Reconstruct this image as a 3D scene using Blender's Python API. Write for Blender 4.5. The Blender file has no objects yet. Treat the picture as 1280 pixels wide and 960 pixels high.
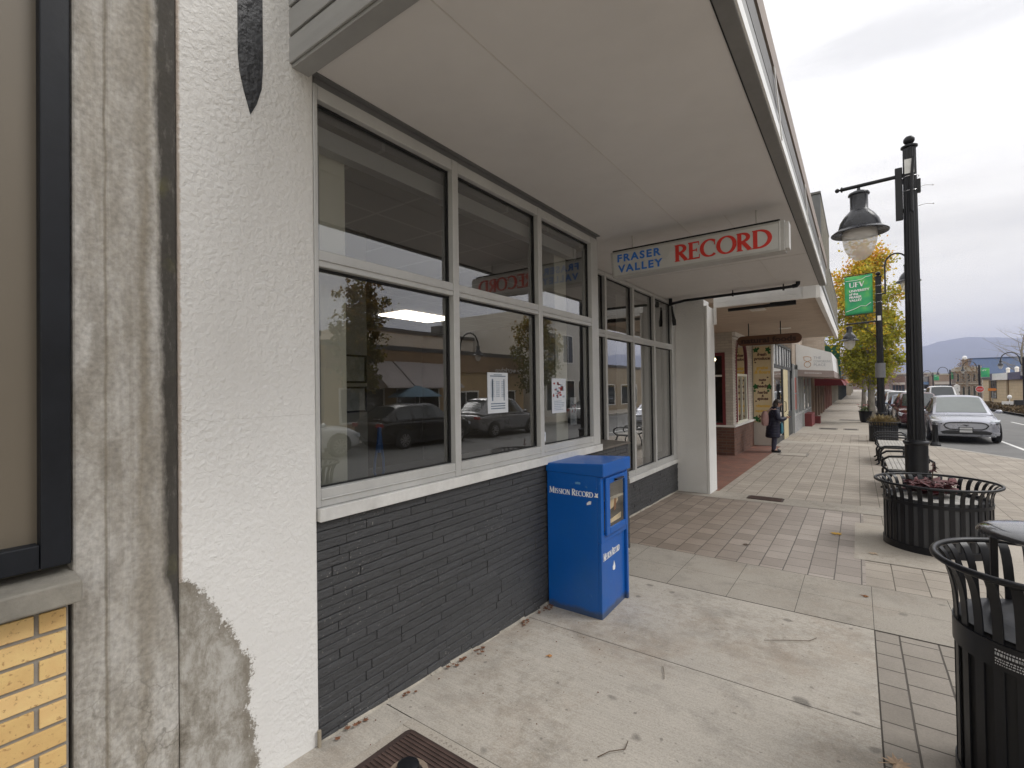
import bpy, bmesh, math, random
from mathutils import Vector, Matrix, Euler
random.seed(7)
SC = bpy.context.scene
COL = SC.collection
PI = math.pi

# ------------------------------------------------------------------ mesh helpers
class MB:
    def __init__(self): self.v = []; self.f = []; self.m = []; self.mats = []
    def mi(self, mat):
        if mat is None: return 0
        if mat not in self.mats: self.mats.append(mat)
        return self.mats.index(mat)
    def add(self, vs, fs, mat=None):
        n = len(self.v); self.v += [tuple(p) for p in vs]; k = self.mi(mat)
        for f in fs: self.f.append([i + n for i in f]); self.m.append(k)
    def box(self, x0, x1, y0, y1, z0, z1, mat=None):
        vs = [(x, y, z) for x in (x0, x1) for y in (y0, y1) for z in (z0, z1)]
        self.add(vs, [(0,1,3,2),(4,6,7,5),(0,4,5,1),(2,3,7,6),(0,2,6,4),(1,5,7,3)], mat)
    def hexa(self, p, mat=None):   # 4 bottom + 4 top
        self.add(p, [(3,2,1,0),(4,5,6,7),(0,1,5,4),(1,2,6,5),(2,3,7,6),(3,0,4,7)], mat)
    def quad(self, a, b, c, d, mat=None): self.add([a,b,c,d], [(0,1,2,3)], mat)
    def poly(self, pts, mat=None): self.add(pts, [tuple(range(len(pts)))], mat)
    def prism(self, pts, d, mat=None):    # planar polygon swept along vector d
        n = len(pts); d = Vector(d); vs = [Vector(p) for p in pts]; vs = vs + [p + d for p in vs]
        fs = [tuple(range(n-1,-1,-1)), tuple(range(n,2*n))]
        fs += [(i,(i+1)%n,n+(i+1)%n,n+i) for i in range(n)]
        self.add(vs, fs, mat)
    def tube(self, path, r, n=8, mat=None, cap=True, closed=False):
        P = [Vector(p) for p in path]; k = len(P)
        R = r if isinstance(r, (list, tuple)) else [r]*k
        up = None; rings = []
        for i in range(k):
            if closed: t = P[(i+1)%k] - P[i-1]
            else: t = P[min(i+1,k-1)] - P[max(i-1,0)]
            t.normalize()
            if up is None:
                up = Vector((0,0,1)) if abs(t.z) < .9 else Vector((1,0,0))
            a = t.cross(up)
            if a.length < 1e-5: a = t.cross(Vector((0,1,0)))
            a.normalize(); b = a.cross(t); up = b
            rings.append([P[i] + (a*math.cos(2*PI*j/n) + b*math.sin(2*PI*j/n))*R[i] for j in range(n)])
        vs = [p for q in rings for p in q]; fs = []
        for i in range(k if closed else k-1):
            for j in range(n):
                i2 = (i+1)%k
                fs.append((i*n+j, i*n+(j+1)%n, i2*n+(j+1)%n, i2*n+j))
        if cap and not closed:
            fs.append(tuple(range(n-1,-1,-1))); fs.append(tuple((k-1)*n+j for j in range(n)))
        self.add(vs, fs, mat)
    def lathe(self, prof, c=(0,0,0), n=24, mat=None, flute=0, nf=0):
        vs = []; fs = []
        for r, z in prof:
            for j in range(n):
                a = 2*PI*j/n; rr = r
                if flute: rr = r*(1 - flute*(j % 2))
                vs.append((c[0]+rr*math.cos(a), c[1]+rr*math.sin(a), c[2]+z))
        k = len(prof)
        for i in range(k-1):
            for j in range(n):
                fs.append((i*n+j, i*n+(j+1)%n, (i+1)*n+(j+1)%n, (i+1)*n+j))
        if prof[0][0] > 1e-4: fs.append(tuple(range(n-1,-1,-1)))
        if prof[-1][0] > 1e-4: fs.append(tuple((k-1)*n+j for j in range(n)))
        self.add(vs, fs, mat)
    def ball(self, c, r, n=12, mat=None):
        rx, ry, rz = r if isinstance(r, (tuple, list)) else (r, r, r)
        prof = [(max(1e-5, math.sin(PI*i/n)), -math.cos(PI*i/n)) for i in range(n+1)]
        vs = []; fs = []; m = n*2
        for a, z in prof:
            for j in range(m):
                vs.append((c[0]+rx*a*math.cos(2*PI*j/m), c[1]+ry*a*math.sin(2*PI*j/m), c[2]+rz*z))
        for i in range(n):
            for j in range(m): fs.append((i*m+j, i*m+(j+1)%m, (i+1)*m+(j+1)%m, (i+1)*m+j))
        self.add(vs, fs, mat)
    def loft(self, rings, mat=None, cap=True, closed=True):
        n = len(rings[0]); vs = [p for r in rings for p in r]; fs = []
        for i in range(len(rings)-1):
            for j in range(n if closed else n-1):
                fs.append((i*n+j, i*n+(j+1)%n, (i+1)*n+(j+1)%n, (i+1)*n+j))
        if cap and closed:
            fs.append(tuple(range(n-1,-1,-1))); fs.append(tuple((len(rings)-1)*n+j for j in range(n)))
        self.add(vs, fs, mat)
    def xform(self, M, start=0):
        for i in range(start, len(self.v)): self.v[i] = tuple(M @ Vector(self.v[i]))
    def build(self, name, mat=None, parent=None, bevel=0, smooth=False, seg=2, sub=0, fixn=True):
        me = bpy.data.meshes.new(name); me.from_pydata(self.v, [], self.f)
        ms = self.mats if self.mats else [mat]
        for q in ms: me.materials.append(q if q is not None else mat)
        if len(ms) > 1:
            for p, k in zip(me.polygons, self.m): p.material_index = k
        if fixn:
            b = bmesh.new(); b.from_mesh(me); bmesh.ops.recalc_face_normals(b, faces=b.faces[:]); b.to_mesh(me); b.free()
        if smooth:
            for p in me.polygons: p.use_smooth = True
            try: me.set_sharp_from_angle(angle=math.radians(smooth if smooth is not True else 42))
            except Exception: pass
        me.update()
        o = bpy.data.objects.new(name, me); COL.objects.link(o)
        if parent is not None: o.parent = parent
        if bevel:
            md = o.modifiers.new('bevel', 'BEVEL'); md.width = bevel; md.segments = seg; md.limit_method = 'ANGLE'; md.angle_limit = math.radians(50)
        if sub:
            md = o.modifiers.new('sub', 'SUBSURF'); md.levels = sub; md.render_levels = sub
        return o

def tag(o, label=None, cat=None, group=None, kind=None):
    if label: o['label'] = label
    if cat: o['category'] = cat
    if group: o['group'] = group
    if kind: o['kind'] = kind
    return o
def thing(name, label, cat, loc=(0,0,0), rz=0, group=None):
    o = bpy.data.objects.new(name, None); o.empty_display_size = .2; COL.objects.link(o)
    o.location = loc; o.rotation_euler = (0,0,rz)
    return tag(o, label, cat, group)
def dup(root, loc=None, rz=None, label=None, scale=None, group=None):
    r = root.copy(); COL.objects.link(r)
    if loc is not None: r.location = loc
    if rz is not None: r.rotation_euler = (0,0,rz)
    if scale is not None: r.scale = scale if isinstance(scale, tuple) else (scale,)*3
    if label: r['label'] = label
    if group: r['group'] = group
    for ch in list(root.children):
        c = ch.copy(); COL.objects.link(c); c.parent = r
        for g in list(ch.children):
            d = g.copy(); COL.objects.link(d); d.parent = c
    return r

# ------------------------------------------------------------------ materials
def _mat(name):
    m = bpy.data.materials.new(name); m.use_nodes = True
    nt = m.node_tree; b = nt.nodes['Principled BSDF']
    return m, nt, b
def N(nt, t, **kw):
    n = nt.nodes.new(t)
    for k, v in kw.items(): setattr(n, k, v)
    return n
def L(nt, a, b): nt.links.new(a, b)
def rgba(c): return (c[0], c[1], c[2], 1)
def mixc(nt, fac, a, b, mode='MIX'):
    n = N(nt, 'ShaderNodeMix', data_type='RGBA', blend_type=mode)
    for s, v in ((n.inputs[0], fac), (n.inputs[6], a), (n.inputs[7], b)):
        if hasattr(v, 'is_output'): L(nt, v, s)
        elif isinstance(v, (int, float)): s.default_value = v
        else: s.default_value = rgba(v)
    return n.outputs[2]
def ramp(nt, x, stops):
    n = N(nt, 'ShaderNodeValToRGB'); e = n.color_ramp.elements
    while len(e) < len(stops): e.new(.5)
    for q, (p, c) in zip(e, stops):
        q.position = p; q.color = rgba(c) if isinstance(c, (tuple, list)) else (c, c, c, 1)
    L(nt, x, n.inputs[0]); return n.outputs[0]
def math_(nt, op, a, b=None, clamp=False):
    n = N(nt, 'ShaderNodeMath', operation=op, use_clamp=clamp)
    for s, v in ((n.inputs[0], a), (n.inputs[1], b)):
        if v is None: continue
        if hasattr(v, 'is_output'): L(nt, v, s)
        else: s.default_value = v
    return n.outputs[0]
def coords(nt, scale=(1,1,1), swap=None):
    tc = N(nt, 'ShaderNodeTexCoord')
    out = tc.outputs['Object']
    if swap:
        s = N(nt, 'ShaderNodeSeparateXYZ'); L(nt, out, s.inputs[0])
        c = N(nt, 'ShaderNodeCombineXYZ')
        for i, k in enumerate(swap): L(nt, s.outputs['XYZ'.index(k)], c.inputs[i])
        out = c.outputs[0]
    if scale != (1,1,1):
        mp = N(nt, 'ShaderNodeMapping'); mp.inputs['Scale'].default_value = scale
        L(nt, out, mp.inputs['Vector']); out = mp.outputs[0]
    return out
def noise(nt, vec, scale, detail=5, rough=.55, dist=0):
    n = N(nt, 'ShaderNodeTexNoise'); n.inputs['Scale'].default_value = scale
    n.inputs['Detail'].default_value = detail; n.inputs['Roughness'].default_value = rough
    n.inputs['Distortion'].default_value = dist
    L(nt, vec, n.inputs['Vector']); return n.outputs['Fac']
def bump(nt, b, h, strength=.3, dist=.01):
    n = N(nt, 'ShaderNodeBump'); n.inputs['Strength'].default_value = strength; n.inputs['Distance'].default_value = dist
    L(nt, h, n.inputs['Height']); L(nt, n.outputs[0], b.inputs['Normal']); return n
def sc(c, k): return tuple(min(1, x*k) for x in c)
def M(name, col, rough=.6, metal=0, var=.12, vs=4, bmp=0, bs=60, bd=.004, col2=None, stretch=(1,1,1), coat=0, spec=None):
    m, nt, b = _mat(name)
    v = coords(nt, stretch)
    f = noise(nt, v, vs, 6)
    fine = noise(nt, v, vs*9, 3)
    fac = math_(nt, 'ADD', math_(nt, 'MULTIPLY', f, .75), math_(nt, 'MULTIPLY', fine, .25))
    c = ramp(nt, fac, [(.32, sc(col, 1-var)), (.68, col2 if col2 else sc(col, 1+var))])
    L(nt, c, b.inputs['Base Color'])
    r = ramp(nt, f, [(.3, max(0.02, rough-.08)), (.7, min(1, rough+.08))])
    L(nt, r, b.inputs['Roughness'])
    b.inputs['Metallic'].default_value = metal
    if coat: b.inputs['Coat Weight'].default_value = coat; b.inputs['Coat Roughness'].default_value = .05
    if spec is not None: b.inputs['Specular IOR Level'].default_value = spec
    if bmp: bump(nt, b, noise(nt, v, bs, 4), bmp, bd)
    return m
def bricktex(nt, vec, bw, bh, mortar, off=.5, bias=0, smooth=.1, c1=(0,0,0), c2=(1,1,1), cm=(.5,.5,.5)):
    n = N(nt, 'ShaderNodeTexBrick'); n.offset = off; n.squash = 1
    n.inputs['Color1'].default_value = rgba(c1); n.inputs['Color2'].default_value = rgba(c2); n.inputs['Mortar'].default_value = rgba(cm)
    n.inputs['Scale'].default_value = 1; n.inputs['Mortar Size'].default_value = mortar
    n.inputs['Mortar Smooth'].default_value = smooth; n.inputs['Bias'].default_value = bias
    n.inputs['Brick Width'].default_value = bw; n.inputs['Row Height'].default_value = bh
    L(nt, vec, n.inputs['Vector']); return n
def BR(name, c1, c2, cm, bw, bh, mortar, swap, off=.5, rough=.85, bmp=.6, bd=.006, dirt=.25, dirtc=None, var2=.2, ns=3):
    m, nt, b = _mat(name)
    raw = coords(nt)
    v = coords(nt, swap=swap)
    wob = N(nt, 'ShaderNodeTexNoise'); wob.inputs['Scale'].default_value = 3; L(nt, v, wob.inputs['Vector'])
    vm = N(nt, 'ShaderNodeVectorMath', operation='MULTIPLY_ADD'); L(nt, wob.outputs['Color'], vm.inputs[0])
    vm.inputs[1].default_value = (mortar*.9, mortar*.9, 0); L(nt, v, vm.inputs[2])
    t = bricktex(nt, vm.outputs[0], bw, bh, mortar, off, 0, .15, c1, c2, cm)
    n1 = noise(nt, raw, ns, 7, .65); n2 = noise(nt, raw, 90, 3)
    c = mixc(nt, ramp(nt, n1, [(.35, 0), (.75, dirt)]), t.outputs['Color'], dirtc or sc(c1, .45))
    c = mixc(nt, var2, c, n2, 'OVERLAY')
    c = mixc(nt, ramp(nt, noise(nt, raw, 150, 4, .7), [(.54,0),(.68,.35)]), c, sc(c1, .4))
    L(nt, c, b.inputs['Base Color']); b.inputs['Roughness'].default_value = rough
    h = math_(nt, 'ADD', math_(nt, 'MULTIPLY', t.outputs['Fac'], -1), math_(nt, 'MULTIPLY', n2, .35))
    bump(nt, b, h, bmp, bd)
    return m
def EM(name, col, s):
    m, nt, b = _mat(name); b.inputs['Base Color'].default_value = rgba(col)
    b.inputs['Emission Color'].default_value = rgba(col); b.inputs['Emission Strength'].default_value = s; return m
def GLASS(name, tint=(.9,.93,.92), gain=1.5, base=.03, ior=1.5, grough=.004):
    m = bpy.data.materials.new(name); m.use_nodes = True; nt = m.node_tree; nt.nodes.clear()
    o = N(nt, 'ShaderNodeOutputMaterial'); mx = N(nt, 'ShaderNodeMixShader')
    t = N(nt, 'ShaderNodeBsdfTransparent'); g = N(nt, 'ShaderNodeBsdfGlossy')
    t.inputs[0].default_value = rgba(tint); g.inputs['Roughness'].default_value = grough
    g.inputs[0].default_value = (1,1,1,1)
    fr = N(nt, 'ShaderNodeFresnel'); fr.inputs[0].default_value = ior
    geo = N(nt, 'ShaderNodeNewGeometry')
    nz = noise(nt, coords(nt), 1.6, 2)
    bp = N(nt, 'ShaderNodeBump'); bp.inputs['Strength'].default_value = .012; bp.inputs['Distance'].default_value = .05
    L(nt, nz, bp.inputs['Height']); L(nt, bp.outputs[0], g.inputs['Normal'])
    f = math_(nt, 'ADD', math_(nt, 'MULTIPLY', fr.outputs[0], gain), base, True)
    L(nt, f, mx.inputs[0]); L(nt, t.outputs[0], mx.inputs[1]); L(nt, g.outputs[0], mx.inputs[2]); L(nt, mx.outputs[0], o.inputs[0])
    return m

# ------------------------------------------------------------------ lettering
def arcpts(cx, cy, rx, ry, a0, a1, thin, thick, n=18):
    P = []; W = []
    for i in range(n+1):
        a = math.radians(a0 + (a1-a0)*i/n)
        P.append((cx+rx*math.cos(a), cy+ry*math.sin(a))); W.append(thin + (thick-thin)*abs(math.cos(a))**1.3)
    return P, W
K, H = .20, .085
def ln(x0, y0, x1, y1, w, w2=None): return ([(x0,y0),(x1,y1)], [w, w2 or w])
SERIF = {
 'R': (.74, [ln(.14,0,.14,1,K), ln(0,.025,.3,.025,.05), ln(0,.975,.2,.975,.05), arcpts(.22,.74,.33,.225,90,-90,H,K), ln(.14,.965,.22,.965,H), ln(.14,.515,.24,.515,H), ln(.28,.52,.62,.03,K*.95,K), ln(.5,.025,.74,.025,.05)]),
 'E': (.66, [ln(.14,0,.14,1,K), ln(0,.035,.6,.035,H), ln(0,.965,.57,.965,H), ln(.14,.51,.45,.51,H), ln(.58,.0,.6,.24,.04), ln(.56,1,.56,.78,.04), ln(.45,.4,.45,.62,.04)]),
 'C': (.82, [arcpts(.45,.5,.4,.47,48,312,H,K,26), ln(.71,.64,.71,.95,.05)]),
 'O': (.96, [arcpts(.47,.5,.4,.47,0,360,H,K,36)]),
 'D': (.90, [ln(.14,0,.14,1,K), ln(0,.025,.2,.025,.05), ln(0,.975,.2,.975,.05), arcpts(.3,.5,.5,.465,90,-90,H,K,24), ln(.14,.965,.31,.965,H), ln(.14,.035,.31,.035,H)]),
 'M': (1.06, [ln(.12,0,.16,1,H), ln(.86,0,.84,1,K), ln(.16,1,.5,.1,K), ln(.5,.1,.84,1,H), ln(0,.025,.24,.025,.05), ln(.72,.025,1,.025,.05)]),
 'I': (.36, [ln(.15,0,.15,1,K), ln(0,.025,.3,.025,.05), ln(0,.975,.3,.975,.05)]),
 'N': (.88, [ln(.14,0,.14,1,H), ln(.72,0,.72,1,H), ln(.14,1,.72,.02,K), ln(0,.025,.28,.025,.05), ln(.58,.975,.84,.975,.05)]),
 'S': (.64, [([(.53,.84),(.42,.95),(.27,.97),(.13,.88),(.11,.74),(.2,.6),(.38,.48),(.52,.34),(.5,.15),(.36,.03),(.2,.03),(.07,.15)], [.05,.07,.08,.11,.14,.16,.17,.15,.11,.08,.07,.05])]),
 'U': (.86, [ln(.14,.35,.14,1,K), arcpts(.43,.34,.29,.32,180,360,H,K*.8), ln(.72,.34,.72,1,H), ln(0,.975,.28,.975,.05), ln(.6,.975,.84,.975,.05)]),
 'F': (.62, [ln(.14,0,.14,1,K), ln(0,.965,.57,.965,H), ln(.14,.51,.45,.51,H), ln(0,.025,.28,.025,.05), ln(.55,1,.55,.78,.04)]),
 'V': (.80, [ln(.1,1,.4,.02,K), ln(.7,1,.4,.02,H), ln(0,.975,.24,.975,.05), ln(.58,.975,.8,.975,.05)]),
 ' ': (.42, [])}
def serif_text(mb, words, O, U, V, h, width=None, t=.003, squeeze=1, mat=None):
    """words: list of (char, relative height). O origin, U/V unit axes, extruded along U x V."""
    O, U, V = Vector(O), Vector(U), Vector(V); Nn = U.cross(V)
    tot = sum(SERIF[c][0]*k for c, k in words); s = h
    sx = (width/tot/h if width else squeeze)
    x = 0; cnt = 0
    for c, k in words:
        adv, strokes = SERIF[c]
        for P, W in strokes:
            n = len(P); A = []; B = []
            for i in range(n):
                p0 = Vector(P[max(0,i-1)]); p1 = Vector(P[min(n-1,i+1)]); d = (p1-p0)
                d = d.normalized() if d.length else Vector((1,0))
                nn = Vector((-d.y, d.x))*W[i]*.5; q = Vector(P[i])
                A.append(q+nn); B.append(q-nn)
            cnt += 1; zz = t + .00025*(cnt % 7)
            f = lambda q, z: O + U*((x + q.x*k)*s*sx) + V*(q.y*k*s) + Nn*z
            vs = [f(q, zz) for q in A] + [f(q, zz) for q in B] + [f(q, 0) for q in A] + [f(q, 0) for q in B]
            fs = [(i, i+1, n+i+1, n+i) for i in range(n-1)]
            fs += [(i, 2*n+i, 2*n+i+1, i+1) for i in range(n-1)] + [(n+i, n+i+1, 3*n+i+1, 3*n+i) for i in range(n-1)]
            mb.add(vs, fs, mat)
        x += adv*k
def text_obj(name, s, O, U, V, size, mat, parent=None, width=None, extrude=.001, align='LEFT', spacing=1, shear=0, off=0):
    cu = bpy.data.curves.new('t', 'FONT'); cu.body = s; cu.size = size; cu.extrude = extrude; cu.align_x = align
    cu.space_character = spacing; cu.shear = shear; cu.offset = off; cu.resolution_u = 3
    o = bpy.data.objects.new('t', cu); COL.objects.link(o)
    dg = bpy.context.evaluated_depsgraph_get(); dg.update()
    me = bpy.data.meshes.new_from_object(o.evaluated_get(dg)); bpy.data.objects.remove(o); bpy.data.curves.remove(cu)
    me.name = name
    U = Vector(U).normalized(); V = Vector(V).normalized(); Nn = U.cross(V)
    xs = [v.co.x for v in me.vertices]; k = 1
    if width and xs: k = width/(max(xs)-min(xs))
    O = Vector(O) + Nn*(extrude + .0006)
    for v in me.vertices:
        c = v.co.copy(); v.co = O + U*(c.x*k) + V*c.y + Nn*c.z
    me.materials.clear(); me.materials.append(mat)
    ob = bpy.data.objects.new(name, me); COL.objects.link(ob)
    if parent is not None: ob.parent = parent
    return ob

# ------------------------------------------------------------------ ground profile (the street falls gently away)
KN = [(-40,-1.05),(-6,-1.46),(1.28,-1.633),(3.16,-1.735),(7,-1.80),(16,-1.90),(45,-2.05),(100,-2.15),(300,-2.3),(9000,-2.3)]
def gz(Y):
    for (a,b),(a2,b2) in zip(KN, KN[1:]):
        if Y <= a2: return b+(b2-b)*(Y-a)/(a2-a)
    return KN[-1][1]
RD = .14     # kerb height
# ------------------------------------------------------------------ materials used by many things
m_black = M('black_powder_coat', (.010,.0105,.013), .36, 0, .25, 6, .15, 120, .001, spec=.32)
m_blackgloss = M('black_gloss', (.012,.013,.017), .22, 0, .2, 5)
m_dark = M('dark_void', (.01,.01,.011), .7)
m_rubber = M('tyre_rubber', (.018,.018,.019), .8, 0, .2, 8)
m_alu = M('window_aluminium', (.50,.50,.49), .42, .12, .10, 3, .08, 200, .001)
m_sill = M('sill_paint', (.62,.615,.60), .5, .0, .16, 5, .15, 60, .002)
m_alud = M('anodised_frame', (.20,.20,.20), .42, .45, .12, 3)
m_white = M('white_paint', (.80,.79,.77), .55, 0, .08, 2.5, .1, 80, .002)
m_offwhite = M('soffit_paint', (.68,.66,.645), .6, 0, .075, .7, .12, 3, .004)
m_fascia = M('grey_metal_fascia', (.30,.30,.295), .45, .3, .14, 2)
m_fasciad = M('dark_metal_fascia', (.13,.125,.12), .5, .2, .16, 3)
m_brownf = M('brown_coping', (.30,.25,.22), .6, 0, .15, 4)
m_letter_red = M('red_lettering', (.60,.030,.020), .4, 0, .1, 9)
m_letter_blue = M('blue_lettering', (.03,.16,.55), .4, 0, .1, 9)
m_letter_white = M('white_lettering', (.82,.82,.82), .5, 0, .04, 9)
m_letter_dark = M('dark_brown_lettering', (.10,.035,.025), .6, 0, .1, 9)
m_letter_yellow = M('yellow_lettering', (.72,.47,.08), .6, 0, .1, 9)
m_chrome = M('bright_metal', (.62,.62,.63), .2, .9, .06, 5)
m_plastic_white = M('sign_face', (.52,.52,.50), .3, 0, .06, 3)
m_glass = GLASS('window_glass', (.86,.87,.86), 2.7, .06)
m_glass_dark = GLASS('far_window_glass', (.35,.38,.40), 2.0, .08)
m_carglass = M('car_glass', (.03,.036,.04), .05, 0, .1, 3, spec=.9)
def _globe():
    m, nt, b = _mat('globe_acrylic'); b.inputs['Base Color'].default_value = (.80,.79,.77,1); b.inputs['Roughness'].default_value = .18
    tr = N(nt, 'ShaderNodeBsdfTranslucent'); tr.inputs[0].default_value = (.88,.87,.85,1); tp = N(nt, 'ShaderNodeBsdfTransparent'); tp.inputs[0].default_value = (.95,.94,.92,1)
    m1 = N(nt, 'ShaderNodeMixShader'); m1.inputs[0].default_value = .6; m2 = N(nt, 'ShaderNodeMixShader'); m2.inputs[0].default_value = .55
    L(nt, b.outputs[0], m1.inputs[1]); L(nt, tr.outputs[0], m1.inputs[2]); L(nt, m1.outputs[0], m2.inputs[1]); L(nt, tp.outputs[0], m2.inputs[2]); L(nt, m2.outputs[0], nt.nodes['Material Output'].inputs[0]); return m
m_globe = _globe()
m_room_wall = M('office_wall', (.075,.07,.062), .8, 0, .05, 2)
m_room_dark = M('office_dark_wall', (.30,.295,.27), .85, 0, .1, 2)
m_cream = M('cream_plaster', (.82,.81,.69), .7, 0, .04, 2)
m_brown_brick = BR('brown_brick', (.19,.095,.065), (.12,.06,.045), (.16,.135,.115), .21, .075, .006, 'YZX', dirt=.3)
m_brown_brick_x = BR('brown_brick_end', (.19,.095,.065), (.12,.06,.045), (.16,.135,.115), .21, .075, .006, 'XZY', dirt=.3)
m_white_brick = BR('white_brick_x', (.60,.56,.50), (.50,.46,.42), (.42,.39,.35), .21, .075, .006, 'XZY', dirt=.1, dirtc=(.4,.37,.33))
m_white_brick_y = BR('white_brick_y', (.60,.56,.50), (.50,.46,.42), (.42,.39,.35), .21, .075, .006, 'YZX', dirt=.1, dirtc=(.4,.37,.33))
m_maroon = M('maroon_paint', (.16,.022,.026), .5, 0, .15, 4)
m_wood = M('stained_cedar', (.11,.048,.022), .5, 0, .4, 2.5, .3, 40, .003, stretch=(1,6,14))
m_leafred = M('wine_leaf', (.075,.012,.014), .6, 0, .5, 9)
m_soil = M('potting_soil', (.10,.085,.07), .95, 0, .4, 25, .8, 60, .01)
m_bark = M('grey_bark', (.24,.215,.18), .9, 0, .4, 9, .6, 30, .01, stretch=(1,1,.3))
m_twig = M('dry_twig', (.09,.065,.045), .9, 0, .2, 20)

def wood_planks():
    m, nt, b = _mat('canopy_planks')
    v = coords(nt)
    s = N(nt, 'ShaderNodeSeparateXYZ'); L(nt, v, s.inputs[0])
    w = math_(nt, 'FRACT', math_(nt, 'MULTIPLY', s.outputs[1], 1/.11))
    g = ramp(nt, w, [(0, 0), (.05, 1), (.95, 1), (1, 0)])
    n = noise(nt, coords(nt, (2, 9, 2)), 1.5, 6)
    c = ramp(nt, n, [(.3, (.44,.35,.275)), (.7, (.58,.48,.385))])
    L(nt, mixc(nt, g, (.10,.08,.065), c), b.inputs['Base Color']); b.inputs['Roughness'].default_value = .75
    return m
m_planks = wood_planks()

def stucco(name, stain):
    m, nt, b = _mat(name); v = coords(nt)
    s = N(nt, 'ShaderNodeSeparateXYZ'); L(nt, v, s.inputs[0])
    big = noise(nt, v, 1.3, 6, .6); mid = noise(nt, v, 9, 6, .6); fine = noise(nt, v, 70, 4)
    base = ramp(nt, big, [(.3, (.68,.672,.655)), (.7, (.78,.776,.765))])
    # rain grime high on the pillar
    up = math_(nt, 'MULTIPLY', math_(nt, 'ADD', s.outputs[2], math_(nt, 'MULTIPLY', mid, .9)), .35, True)
    base = mixc(nt, math_(nt, 'MULTIPLY', up, .55 if stain else .0), base, (.50,.475,.44))
    if stain:
        # bare grey render where the paint has peeled away at the foot
        fc = N(nt, 'ShaderNodeFloatCurve'); cv = fc.mapping.curves[0]
        pts = [(-1.75,1.06),(-1.58,1.02),(-1.28,.985),(-1.12,.99),(-1.0,.945),(-.835,.85),(-.72,.79),(-.67,.70),(-.6,.55)]
        zz = math_(nt, 'DIVIDE', math_(nt, 'ADD', s.outputs[2], 1.75), 1.15, True)
        P = [((z+1.75)/1.15, (y-.5)/.6) for z, y in pts]
        while len(cv.points) < len(P): cv.points.new(.5, .5)
        for q, p in zip(cv.points, P): q.location = p; q.handle_type = 'VECTOR'
        fc.mapping.update(); L(nt, zz, fc.inputs['Value'])
        edge = math_(nt, 'ADD', math_(nt, 'MULTIPLY', fc.outputs[0], .6), .5)
        jag = math_(nt, 'ADD', math_(nt, 'MULTIPLY', math_(nt, 'SUBTRACT', noise(nt, v, 13, 9, .8), .5), .20), math_(nt, 'MULTIPLY', math_(nt, 'SUBTRACT', noise(nt, v, 90, 4, .7), .5), .09))
        d = math_(nt, 'SUBTRACT', math_(nt, 'ADD', edge, jag), s.outputs[1])
        mask = ramp(nt, math_(nt, 'MULTIPLY', d, 60, True), [(0,0),(1,1)])
        rim = ramp(nt, math_(nt, 'MULTIPLY', d, 14, True), [(0,0),(.15,1),(.55,.6),(1,0)])
        n3 = noise(nt, coords(nt, (1,1.2,.7)), 9, 10, .78, .25)
        grey = ramp(nt, n3, [(.30, (.14,.122,.095)), (.45, (.30,.28,.245)), (.56, (.43,.415,.385)), (.70, (.52,.51,.49))])
        grey = mixc(nt, math_(nt, 'MULTIPLY', rim, .7), grey, (.17,.145,.11))
        # peeling buff edge along the corner and one hairline crack
        pe = math_(nt, 'SUBTRACT', math_(nt, 'ADD', .726, math_(nt, 'MULTIPLY', noise(nt, v, 40, 6, .7), .020)), s.outputs[1])
        base = mixc(nt, ramp(nt, math_(nt, 'MULTIPLY', pe, 160, True), [(0,0),(1,.75)]), base, (.36,.28,.22))
        cr = math_(nt, 'ABSOLUTE', math_(nt, 'SUBTRACT', s.outputs[2], math_(nt, 'ADD', -.13, math_(nt, 'MULTIPLY', noise(nt, v, 9, 7, .7), .06))))
        base = mixc(nt, ramp(nt, math_(nt, 'MULTIPLY', cr, 400, True), [(0,.6),(.5,0)]), base, (.30,.28,.26))
        base = mixc(nt, mask, base, grey)
    L(nt, base, b.inputs['Base Color']); b.inputs['Roughness'].default_value = .9
    vor = N(nt, 'ShaderNodeTexVoronoi', feature='SMOOTH_F1'); vor.inputs['Scale'].default_value = 48; L(nt, v, vor.inputs['Vector'])
    n4 = noise(nt, v, 42, 6, .6, .7)
    h = math_(nt, 'ADD', math_(nt, 'MULTIPLY', n4, 1.0), math_(nt, 'MULTIPLY', fine, .25))
    h = math_(nt, 'ADD', h, math_(nt, 'MULTIPLY', vor.outputs['Distance'], -.35))
    h = math_(nt, 'MULTIPLY', h, math_(nt, 'ADD', math_(nt, 'MULTIPLY', ramp(nt, noise(nt, v, 2.6, 4), [(.35,0),(.65,1)]), .75), math_(nt, 'ADD', .56, math_(nt, 'MULTIPLY', s.outputs[2], .26))))
    bump(nt, b, h, .62, .012)
    return m
m_stucco = stucco('white_stucco', True)
m_stucco2 = stucco('white_stucco_plain', False)

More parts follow.
